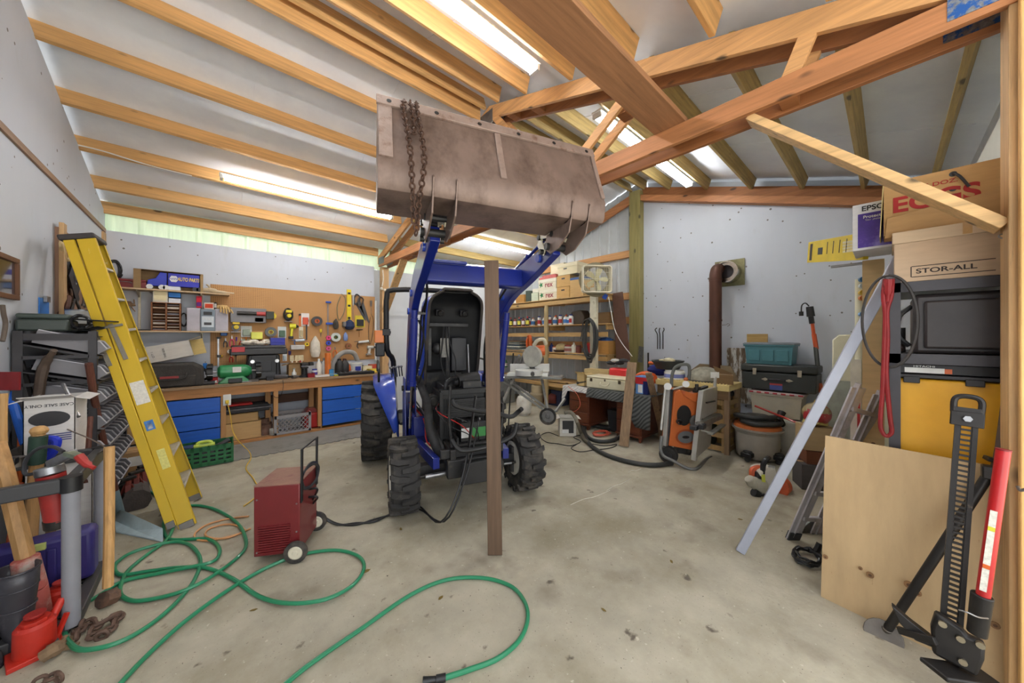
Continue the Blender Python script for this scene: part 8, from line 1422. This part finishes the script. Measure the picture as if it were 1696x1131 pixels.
# egg box with open flaps
t = thing('egg_carton', 'open brown box printed 15 DOZ. EGGS in red on top of the file box', 'box', (SHX+.26, -.20, 2.19), -math.pi/2+.0); m = card((190, 150, 98))
part('box_body', MB().bb(-.215, .22, -.19, -.185, 0, .31).bb(-.215, .22, .185, .19, 0, .31).bb(-.22, -.215, -.19, .19, 0, .31).bb(.215, .22, -.19, .19, 0, .31).bb(-.215, .215, -.185, .185, 0, .004), m, t)
RINK = M('ink_red', (168, 36, 34), .7); text('lettering', 'EGGS', .12, t, (-.035, -.192, .165), T_MY, RINK, sx=1.05, bold=.03); text('lettering', '15 DOZ.', .03, t, (-.02, -.192, .245), T_MY, RINK, sx=1.2, bold=.01)
for x, z in ((.03, .29), (.03, .21)): part('hand_hole', MB().cyl((x, -.1915, z-.01), (x, -.190, z-.01), .014, n=14), BLK, t)
part('flap', MB().add([(-.215, -.20, -.015), (.235, -.235, -.01), (.24, -.245, .15), (-.205, -.215, .095), (-.215, -.196, -.015), (.235, -.231, -.01), (.24, -.241, .15), (-.205, -.211, .095)], [(0, 1, 2, 3), (7, 6, 5, 4), (0, 4, 5, 1), (1, 5, 6, 2), (2, 6, 7, 3), (3, 7, 4, 0)]), card((184, 146, 98)), t); part('side_flap', MB().bar((-.222, -.05, .30), (-.235, -.05, .0), .004, .28, up=(0, 1, 0)), card((210, 190, 130)), t)
part('cord_strap', MB().tube([(.03, -.195, .285), (.05, -.22, .25), (.08, -.21, .19)], .006), DK, t)
# EPSON box
t = thing('printer_box', 'white and purple EPSON printer box at the left end of the top shelf', 'box', (3.28, .06, 2.16), -math.pi/2); part('box_body', MB().bb(-.10, .12, -.12, .2, 0, .30), card((222, 222, 226)), t, bevel=.003); part('purple_panel', MB().bb(-.075, .12, -.1215, -.12, .015, .235), M('print_purple', (78, 46, 160), .4, var=.3, vs=6, col2=(160, 150, 220), cs=3, cth=.62), t)
text('lettering', 'EPSON', .045, t, (.01, -.1225, .265), T_MY, BLK, bold=.02); text('lettering', 'Protect', .026, t, (-.012, -.1235, .21), T_MY, WHT, bold=.015); text('lettering', 'Your photos', .014, t, (-.006, -.1235, .19), T_MY, WHT)
t = thing('tan_panel', 'tall narrow tan panel standing upright left of the steel shelf', 'panel', (3.60, .075, 0)); part('panel', MB().bb(-.02, .02, -.055, .055, 0, 2.155), card((204, 174, 126)), t); part('knot', MB().cyl((-.0205, .0, .82), (-.0215, .0, .82), .012, n=12), plas((110, 80, 50)), t)
solo('plastic_pipe', MB().cyl((3.82, .15, 0), (3.82, .15, 2.05), .03), CRM, 'cream plastic pipe standing left of the tan panel', 'pipe'); solo('pvc_board', MB().bb(3.72, 3.76, .14, .2, 0, 1.42), M('white_board', (216, 212, 196), .6), 'whitish narrow board standing behind the aluminium ladder', 'board')
solo('red_stake', MB().bb(3.66, 3.69, .145, .16, 0, 1.16), paint((178, 34, 36)), 'thin red upright stake behind the ladder rungs', 'stake')
for i, (py, c) in enumerate(((462, (60, 120, 170)), (473, (190, 200, 200)), (484, (206, 170, 60)), (493, (196, 120, 60)), (520, (110, 150, 190)))):
    p = at(1430, py, X=3.76); solo('paint_roll', MB().cyl((3.76, p.y, p.z), (3.805, .145, p.z), .02), plas(c), ['small blue-labelled roll at the top', 'small pale roll second from the top', 'small yellow roll third from the top', 'small orange roll fourth from the top', 'pale blue roll lowest'][i] + ' on the cream pipe beside the shelf', 'roll', 'small rolls beside the tan panel')
t = thing('laser_box', 'long yellow box sticking out to the left at shelf height', 'box', at(1390, 420, X=3.9)); p0, p1 = at(1341, 418, d=3.2), at(1436, 407, d=2.35); part('box_body', MB().bar(p0, p1, .03, .19, up=(0, 0, 1)), plas((214, 186, 40)), t, bevel=.003, world=True)
def onbox(u, v, w, h, mat, nm):
    d = (p1-p0).normalized(); n = d.cross(Vector((0, 0, 1))); n = n if n.dot(EYE-p0) > 0 else -n; c = p0.lerp(p1, u)+Vector((0, 0, v))+n*.016; part(nm, MB().bar(c-d*w/2, c+d*w/2, .001, h, up=(0, 0, 1)), mat, t, world=True)
onbox(.08, 0, .05, .15, M('ink_dark', (46, 36, 34), .7), 'printed_column'); onbox(.28, .0, .09, .06, BLK, 'oval_badge')
for k in range(4): onbox(.42+k*.11, .02, .012, .10, M('ink_dark', (46, 36, 34), .7), 'printed_column')
t = thing('paint_sticks', 'bundle of pale wooden sticks lying on the yellow box', 'sticks', p0.lerp(p1, .7))
for k in range(4): part('stick', MB().bar(at(1397, 402+k*5, d=2.62), at(1437, 396+k*5, d=2.32), .012, .018), M('stick_pale', (216, 206, 170), .6), t, bevel=.002, world=True)
solo('shelf_bracket_pipe', MB().cyl((3.6, .02, 2.14), (3.6, .30, 2.14), .01), STEEL, 'thin rod under the yellow box', 'rod')
# black case, tote, drill box
t = thing('equipment_case', 'big scuffed black moulded case on the middle steel shelf', 'case', (SHX+.21, -.25, 1.502), -math.pi/2); CS = M('case_black', (54, 48, 48), .42, var=.15, vs=6, col2=(120, 104, 98), cs=16, cth=.72, csoft=.03)
part('case_body', MB().bb(-.16, .22, -.17, .19, 0, .33), CS, t, bevel=.02); part('front_bulge', MB().bb(-.12, .17, -.192, -.17, .03, .29), CS, t, bevel=.016); part('side_handle', MB().tube([(-.16, -.1, .27), (-.21, -.1, .21), (-.21, -.1, .10), (-.17, -.1, .04)], .012), BLK, t)
t = thing('canned_goods', 'grey metal can between the case handle and the post', 'can', (SHX+.30, -.035, 1.502)); part('can_body', MB().cyl((0, 0, 0), (0, 0, .15), .035, n=16), metal((130, 132, 134), .4), t)
solo('oily_rags', MB().ball((SHX+.16, -.03, 1.53), .035, 8, (1, 1, .8)), cloth((86, 70, 62)), 'small dark rags at the foot of the grey can', 'rags')
t = thing('storage_tote', 'large plain yellow tote filling the lower steel shelf', 'storage tote', (SHX+.24, -.235, .922), -math.pi/2); YT = M('yellow_tote', (226, 166, 34), .45, var=.04)
part('tub', MB().prism([(-.20, 0), (.20, 0), (.225, .44), (-.225, .44)], (0, -.21, 0), (1, 0, 0), (0, 0, 1), (0, .42, 0)), YT, t, bevel=.015); part('lid', MB().bb(-.22, .225, -.215, .215, .445, .465), plas((50, 48, 50)), t, bevel=.004)
for x in (-.15, .06, .17): part('lid_latch', MB().box((x, -.222, .435), (.06, .012, .035)), plas((40, 38, 40)), t, bevel=.003)
t = thing('drill_box', 'flat black carton with a white HITACHI label on the yellow tote', 'box', (SHX+.2, -.20, 1.392), -math.pi/2); part('box_body', MB().bb(-.16, .2, -.16, .16, 0, .05), plas((34, 32, 34)), t, bevel=.002); part('white_label', MB().bb(-.14, .0, -.1615, -.16, .004, .032), WHT, t); text('lettering', 'HITACHI', .014, t, (-.07, -.1615, .040), T_MY, WHT, sx=1.4, bold=.01); part('orange_mark', MB().bb(.0, .025, -.1615, -.16, .004, .03), ORG, t)
# belt and strap hung on the corner post
c0 = at(1474, 532, X=SHX-.03); t = thing('drive_belt', 'large black rubber belt loop hanging on the shelf corner', 'belt', c0); P = [at(1474+46*math.cos(a), 532+76*math.sin(a), X=SHX-.03-.02*math.cos(a)) for a in [i*math.pi/12 for i in range(24)]]
part('belt_loop', MB().tube(P, .0075, n=6, closed=True, smooth=2), M('belt_black', (52, 48, 46), .6), t, world=True); part('hook', MB().tube([at(1466, 462, X=SHX-.01), at(1466, 456, X=SHX-.03), at(1484, 456, X=SHX-.03)], .004), STEEL, t, world=True)
P = [at(a, b, X=SHX-.045) for a, b in ((1466, 462), (1463, 490), (1466, 520), (1465, 560), (1462, 640), (1458, 700), (1463, 718), (1470, 722), (1477, 714), (1474, 690), (1468, 620), (1470, 560), (1469, 516), (1476, 490), (1478, 462))]
t = thing('tow_strap', 'dark red flat strap hanging in a long loop from the shelf corner', 'strap', P[-1]); b = MB(); Q = spline(P, 4); vs = []
for p in Q: vs += [p+Vector((-.018, .004, 0)), p+Vector((.018, -.004, 0)), p+Vector((.018, -.008, 0)), p+Vector((-.018, 0, 0))]
fsx = [(i*4+k, i*4+(k+1) % 4, (i+1)*4+(k+1) % 4, (i+1)*4+k) for i in range(len(Q)-1) for k in range(4)]; part('strap_band', MB().tube(P, .010, n=8), M('strap_red', (132, 22, 26), .6), t, world=True); part('strap_head', MB().tube([at(1471, 463, X=SHX-.05), at(1471, 480, X=SHX-.05), at(1470, 500, X=SHX-.05)], [.022, .018, .008]), M('strap_red', (132, 22, 26), .6), t, world=True)
# ================================================================ PLYWOOD, LADDER, STRIP, JACK
PLY = M('plywood', (190, 162, 122), .7, var=.08, vs=3, stretch=(1, 3, .6), col2=(150, 116, 78), cs=16, cth=.69, csoft=.03, bump=.05)
pa, pb = Vector((2.795, .278, 0)), Vector((2.705, -.37, 0)); off = Vector((.085, -.012, .975)); P = [pa, pb, pb+off, pa+off]; nn = Vector((.012, 0, 0))
t = thing('plywood_sheet', 'stained plywood sheet leaning upright against the steel shelf', 'plywood', (2.76, -.03, 0)); part('sheet', MB().add(P+[p+nn for p in P], [(0, 1, 2, 3), (7, 6, 5, 4), (0, 4, 5, 1), (1, 5, 6, 2), (2, 6, 7, 3), (3, 7, 4, 0)]), PLY, t, world=True)
for px, py, r in ((1367, 922, .012), (1425, 941, .009), (1441, 952, .016), (1505, 968, .018), (1520, 982, .014), (1648, 1035, .015)):
    u = (px-1360)/310; p = at(px, py, X=2.79-.09*u+.085*(1-(py-720)/280)*.6-.004); part('knot', MB().cyl(p-nn*.45, p+nn*.2, r, n=14), M('knot', (140, 104, 68), .7, var=.2), t, world=True); part('knot_core', MB().cyl(p-nn*.5, p-nn*.3, r*.45, n=10), M('knot_core', (90, 60, 38), .7), t, world=True)
t = thing('metal_strip', 'long pale lavender-grey metal strip leaning from floor to shelf top', 'metal strip', at(1226, 916, z=0)); q0 = at(1226, 914, z=.005); q1 = at(1500, 408, X=3.12); part('strip', MB().bar(q0, q1, .025, .058, up=(0, 0, 1)), M('strip_grey', (166, 170, 184), .4, metal=.15, var=.04), t, bevel=.004, world=True)
al = thing('aluminium_ladder', 'short aluminium ladder leaning behind the plywood sheet', 'ladder', at(1300, 893, z=0)); LA = M('ladder_alu', (190, 186, 190), .45, metal=.15, var=.08, col2=(150, 144, 140), cs=6, cth=.6)
a0, a1 = at(1312, 893, z=0), at(1422, 642, d=2.28); b1_ = at(1458, 654, d=2.38); b0_ = b1_-(a1-a0)
for p, q in ((a0, a1), (b0_, b1_)):
    part('rail', MB().bar(p, q, .095, .012, up=(FW.x, FW.y, 0)), LA, al, bevel=.002, world=True); part('rail_flange', MB().bar(p+Vector((-.012, 0, .03)), q+Vector((-.012, 0, .03)), .014, .03), LA, al, world=True); part('foot', MB().bar(p, p+(q-p).normalized()*.07, .09, .03, up=(FW.x, FW.y, 0)), DK, al, world=True)
for k in range(1, 6):
    f = .18*k-.02
    if f < .98: part('rung', MB().bar(a0.lerp(a1, f), b0_.lerp(b1_, f), .045, .03), LA, al, bevel=.003, world=True)
for f in (.70, .87): part('rivet', MB().ball(a0.lerp(a1, f)-FW*.01, .010, 8), STEEL, al, world=True)
coil('black power cords heaped on the floor beside the plywood', at(1335, 925, z=.01), .10, .009, BLK, 5, (1.2, .8), 'z', name='cord_heap', jit=.5)
t = thing('power_saw', 'grey metal saw lying on the floor between ladder and plywood', 'power saw', at(1345, 900, z=0)); part('base', MB().bar(at(1326, 888, d=2.75), at(1358, 862, d=2.75), .02, .10), metal((120, 120, 118), .45), t, bevel=.004, world=True); part('blade_guard', MB().lathe(at(1335, 900, d=2.85), -FW, [(.05, 0), (.12, 0), (.12, .03), (.05, .03)], 22), metal((150, 150, 148), .4), t, world=True); part('grip', MB().tube([at(1340, 925, d=2.5), at(1352, 912, d=2.5), at(1358, 900, d=2.5)], .02), BLK, t, world=True)
# hi-lift jack
JK = M('jack_black', (40, 37, 36), .45, metal=.4, var=.15, vs=10, col2=(96, 84, 74), cs=14, cth=.70, csoft=.03); jk = thing('farm_jack', 'tall black farm jack with holed bar and red handle leaning on the plywood', 'farm jack', at(1572, 1105, z=0)+Vector((.0, 0, 0)))
J0, J1 = at(1571, 1092, d=1.52), at(1601, 695, d=1.555); jd = (J1-J0).normalized(); js = jd.cross(Vector((-1, 0, 0))).normalized(); jn = jd.cross(js).normalized(); JL = (J1-J0).length
if js.dot(RT) < 0: js = -js
if jn.dot(EYE-J0) < 0: jn = -jn
b = MB(); n = 46; hw = .036
for s in (-1, 1): b.bar(J0+js*s*.025, J1+js*s*.025, .015, .02, up=jn)
for i in range(n+1): p = J0.lerp(J1, i/n); b.bar(p-jd*.0045, p+jd*.0045, .044, .012, up=jn)
for s in (-1, 1): b.bar(J0+js*s*.019, J1+js*s*.019, .010, .012, up=jn)
part('holed_bar', b, JK, jk, world=True)
for s in (-1, 1): part('head_plate', MB().prism([(-.045, -.02), (.045, -.02), (.048, .09), (.035, .115), (-.035, .115), (-.045, .09), (-.045, .03), (-.02, .045), (-.02, .075), (.0, .085), (.02, .075), (.02, .045), (-.045, .0299)] if False else [(-.047, -.03), (.047, -.03), (.047, .035), (-.047, .035)], J1+jn*(.004+s*.012), js, jd, jn*.005), JK, jk, bevel=.003, world=True)
part('head_loop', MB().tube([J1-js*.038+jd*.03, J1-js*.038+jd*.085, J1-js*.02+jd*.105, J1+js*.02+jd*.105, J1+js*.038+jd*.085, J1+js*.038+jd*.03], .011, n=8), JK, jk, world=True); part('head_fill', MB().prism([(-.04, .03), (.04, .03), (.04, .055), (-.04, .055)], J1, js, jd, jn*.012), JK, jk, world=True)
part('head_bolt', MB().cyl(J1+jn*.02+jd*.005, J1+jn*.036+jd*.005, .014, n=6), STEEL, jk, world=True)
M0 = J0.lerp(J1, .10)
part('mechanism', MB().prism([(-.05, -.09), (.07, -.10), (.085, -.02), (.085, .05), (.04, .05), (.025, .07), (-.05, .095), (-.06, .02)], M0-jn*.0+jn*.015, js, jd, jn*.05), JK, jk, bevel=.012, world=True); part('lift_nose', MB().prism([(-.045, -.04), (-.055, .0), (-.12, .03), (-.17, .06), (-.18, .065), (-.15, .0), (-.10, -.045)], M0-jn*.0-jd*.03, js, jd, jn*.045), JK, jk, bevel=.008, world=True)
for a, c in ((.02, .03), (.07, .04), (.03, -.06), (-.03, .06)): part('pin', MB().cyl(M0+js*a+jd*c+jn*.06, M0+js*a+jd*c+jn*.078, .013, n=10), metal((150, 140, 120), .4), jk, world=True)
H0, H1_ = at(1625, 1010, d=1.42), at(1662, 746, d=1.40); part('handle_tube', MB().cyl(H0, H1_, .020, n=20), M('jack_handle_red', (176, 24, 28), .35, var=.06, col2=(210, 180, 170), cs=30, cth=.74, csoft=.02, coat=.2), jk, world=True); part('handle_socket', MB().cyl(at(1618, 1050, d=1.43), at(1627, 985, d=1.42), .028, .031, n=16), JK, jk, bevel=.004, world=True); part('handle_cap', MB().cyl(H1_, H1_+(H1_-H0).normalized()*.006, .021, n=20), M('cap_red_dark', (120, 20, 24), .5), jk, world=True)
hl0, hl1 = H0.lerp(H1_, .12), H0.lerp(H1_, .62); vo = (EYE-hl0).normalized(); part('instruction_label', MB().bar(hl0+vo*.0200-RT*.004, hl1+vo*.0200-RT*.004, .018, .002, up=vo), M('label_wht', (226, 222, 212), .5, var=.15, vs=80), jk, world=True)
for f, c in ((.28, ORG), (.75, plas((222, 214, 60)))): p = hl0.lerp(hl1, f)+vo*.0212-RT*.004; part('label_band', MB().bar(p, p+(hl1-hl0)*.05, .018, .002, up=vo), c, jk, world=True)
part('base_foot', MB().bar(at(1545, 1108, d=1.46), at(1640, 1122, d=1.46), .10, .02), JK, jk, bevel=.006, world=True); part('spring_wire', MB().tube([at(1588, 1010, d=1.40), at(1602, 1014, d=1.38), at(1620, 1022, d=1.37), at(1636, 1024, d=1.38)], .003), STEEL, jk, world=True)
t = thing('tamper_bar', 'dark steel pole with a round foot leaning across the plywood', 'pole', at(1468, 1050, z=0)); T1 = [at(1470, 1042, d=1.79), at(1560, 905, d=1.66), at(1640, 782, d=1.60)]
part('pole', MB().tube(T1, .019, n=12, smooth=1), JK, t, world=True); part('thin_rod', MB().tube([at(1634, 792, d=1.60), at(1652, 760, d=1.60), at(1668, 650, d=1.60)], .014), M('rod_brown', (84, 70, 62), .6), t, world=True); part('foot_plate', MB().cyl(at(1463, 1053, z=.0), at(1463, 1053, z=.014), .075, n=18).cyl(at(1466, 1048, z=.01), at(1470, 1040, z=.05), .028, .022, n=14), metal((110, 104, 98), .5), t, bevel=.003, world=True); part('clamp_block', MB().box(at(1640, 782, d=1.57), (.05, .05, .06)), JK, t, bevel=.006, world=True)
t = thing('trailer_coupler', 'dark steel bracket with teeth hanging behind the jack handle', 'bracket', at(1640, 765, d=1.62)); part('bracket', MB().bar(at(1632, 758, d=1.62), at(1652, 764, d=1.60), .05, .02), JK, t, bevel=.004, world=True)
solo('steel_bar', MB().bar(at(1488, 1036, d=1.62)+Vector((0, 0, -.02)), at(1550, 1062, d=1.5), .02, .03), JK, 'toothed dark steel bar lying at the foot of the farm jack', 'bar', bevel=.003)
solo('nail_hook', MB().tube([at(1686, 806, X=2.574), at(1690, 812, X=2.55), at(1700, 810, X=2.54)], .006), STEEL, 'small steel hook on the board at the right picture edge', 'hook'); solo('key_ring', MB().tube([at(1662+8*math.cos(a), 391+3.6*math.sin(a), X=2.74) for a in [i*math.pi/6 for i in range(12)]], .003, closed=True, smooth=1), STEEL, 'small steel ring at the right post beside the file box', 'ring')
# ================================================================ SMALL LAST THINGS
def roofpt(px, py):
    r = FW + RT*((px-PCX)/PF) + Vector((0, 0, (PCY-py)/PF)); t = (4.50+.324*RIDGE-CAMH)/(r.z+.324*r.y); return EYE + r*t
solo('electric_cable', MB().tube([roofpt(129, 240), roofpt(170, 250), roofpt(215, 264), roofpt(260, 277), roofpt(318, 291)], .007), WHT, 'white electric cable stapled along a roof purlin to the left tube light', 'cable')
solo('hanging_rope', MB().tube([at(634, 447, Y=6.97), at(635, 462, Y=6.96), at(633, 474, Y=6.96)], .012).ball(at(632, 478, Y=6.96), .035, 8).ball(at(637, 480, Y=6.95), .03, 8), cloth((222, 214, 196)), 'knotted white rope hanging on the post beside the pegboard', 'rope')
solo('waste_bin', MB().prism([(-.13, 0), (.13, 0), (.16, .36), (-.16, .36)], (5.05, 3.05, .0), (0, 1, 0), (0, 0, 1), (.2, 0, 0)), DK, 'dark grey waste bin standing in the kneehole of the desk', 'bin', bevel=.01)
CHK = M('chalk', (206, 204, 192), .9, var=.15, vs=30)
for i, (a, b, c, d) in enumerate(((945, 836, 1010, 812), (1005, 812, 1045, 792), (1040, 782, 1062, 776))):
    p, q = at(a, b, z=.001), at(c, d, z=.001); solo('chalk_mark', MB().tube([p, p.lerp(q, .3)+Vector((.02, .01, 0)), p.lerp(q, .6)-Vector((.015, .01, 0)), q], .003, n=4), CHK, ['long faint white mark on the concrete right of the tractor', 'shorter white mark on the floor nearer the black hose', 'small white smear on the floor beside the black hose'][i], 'floor mark')
LEAF = M('leaf', (116, 96, 44), .8)
for i, (a, b, s) in enumerate(((606, 946, .03), (664, 876, .022), (560, 760, .02), (1112, 930, .02), (1226, 860, .02), (730, 990, .02), (1000, 1010, .018), (420, 1010, .02))):
    p = at(a, b, z=.003); t = thing('dry_leaf', ['dry brown leaf on the floor at the end of the hose bend', 'small yellow leaf in front of the left tractor wheel', 'scrap of leaf on the floor behind the welder', 'dark leaf scrap on the open floor left of the metal strip', 'leaf scrap near the leaf blower', 'brown scrap above the front hose bend', 'dark scrap on the floor right of the front hose', 'brown scrap between the hose loops'][i], 'leaf', p, i*1.3, 'dry leaves on the floor'); part('leaf_blade', MB().prism([(-s, 0), (-s*.3, s*.5), (s*.6, s*.3), (s, 0), (s*.4, -s*.4), (-s*.5, -s*.35)], (0, 0, 0), (1, 0, 0), (0, 1, .1), (0, 0, .002)), LEAF, t)
# more clutter seen between the left tools and on the bench
for i, (px, Y, w, h, c, lb) in enumerate(((420, 6.56, .12, .03, (110, 104, 100), 'flat grey tray in front of the radio'), (447, 6.58, .09, .05, (60, 60, 64), 'small dark box at the foot of the radio'), (515, 6.60, .10, .06, (150, 40, 44), 'small red tin in front of the bottles'), (548, 6.72, .07, .10, (70, 140, 190), 'upright blue packet beside the orange tube'), (585, 6.72, .09, .05, (220, 216, 206), 'white tub lid behind the black tray'), (355, 6.62, .08, .09, (160, 30, 34), 'small red box left of the green grinder'), (597, 6.9, .08, .13, (70, 66, 60), 'dark tin beside the white bucket'))):
    t = thing('small_box', lb, 'box', bt(px, Y)); part('box_body', MB().bb(-w/2, w/2, -.045, .045, 0, h), card(c), t, bevel=.003); part('lid', MB().bb(-w/2-.002, w/2+.002, -.047, .047, h, h+.008), card(tuple(int(v*.85) for v in c)), t)
for i, (a, b, c, d, r, m, lb) in enumerate(((104, 636, 130, 690, .012, STEEL, 'thin steel rod standing behind the white carton'), (12, 700, 26, 820, .013, DSTEEL, 'dark rod at the far left behind the thick handle'), (150, 690, 142, 800, .014, WDK, 'dark stick behind the rack corner'), (36, 700, 30, 810, .015, ORG, 'short orange rod behind the thick wooden handle'))):
    solo('thin_rod', MB().cyl(at(a, b, d=2.45), at(c, d, d=2.35), r, n=8), m, lb, 'rod')
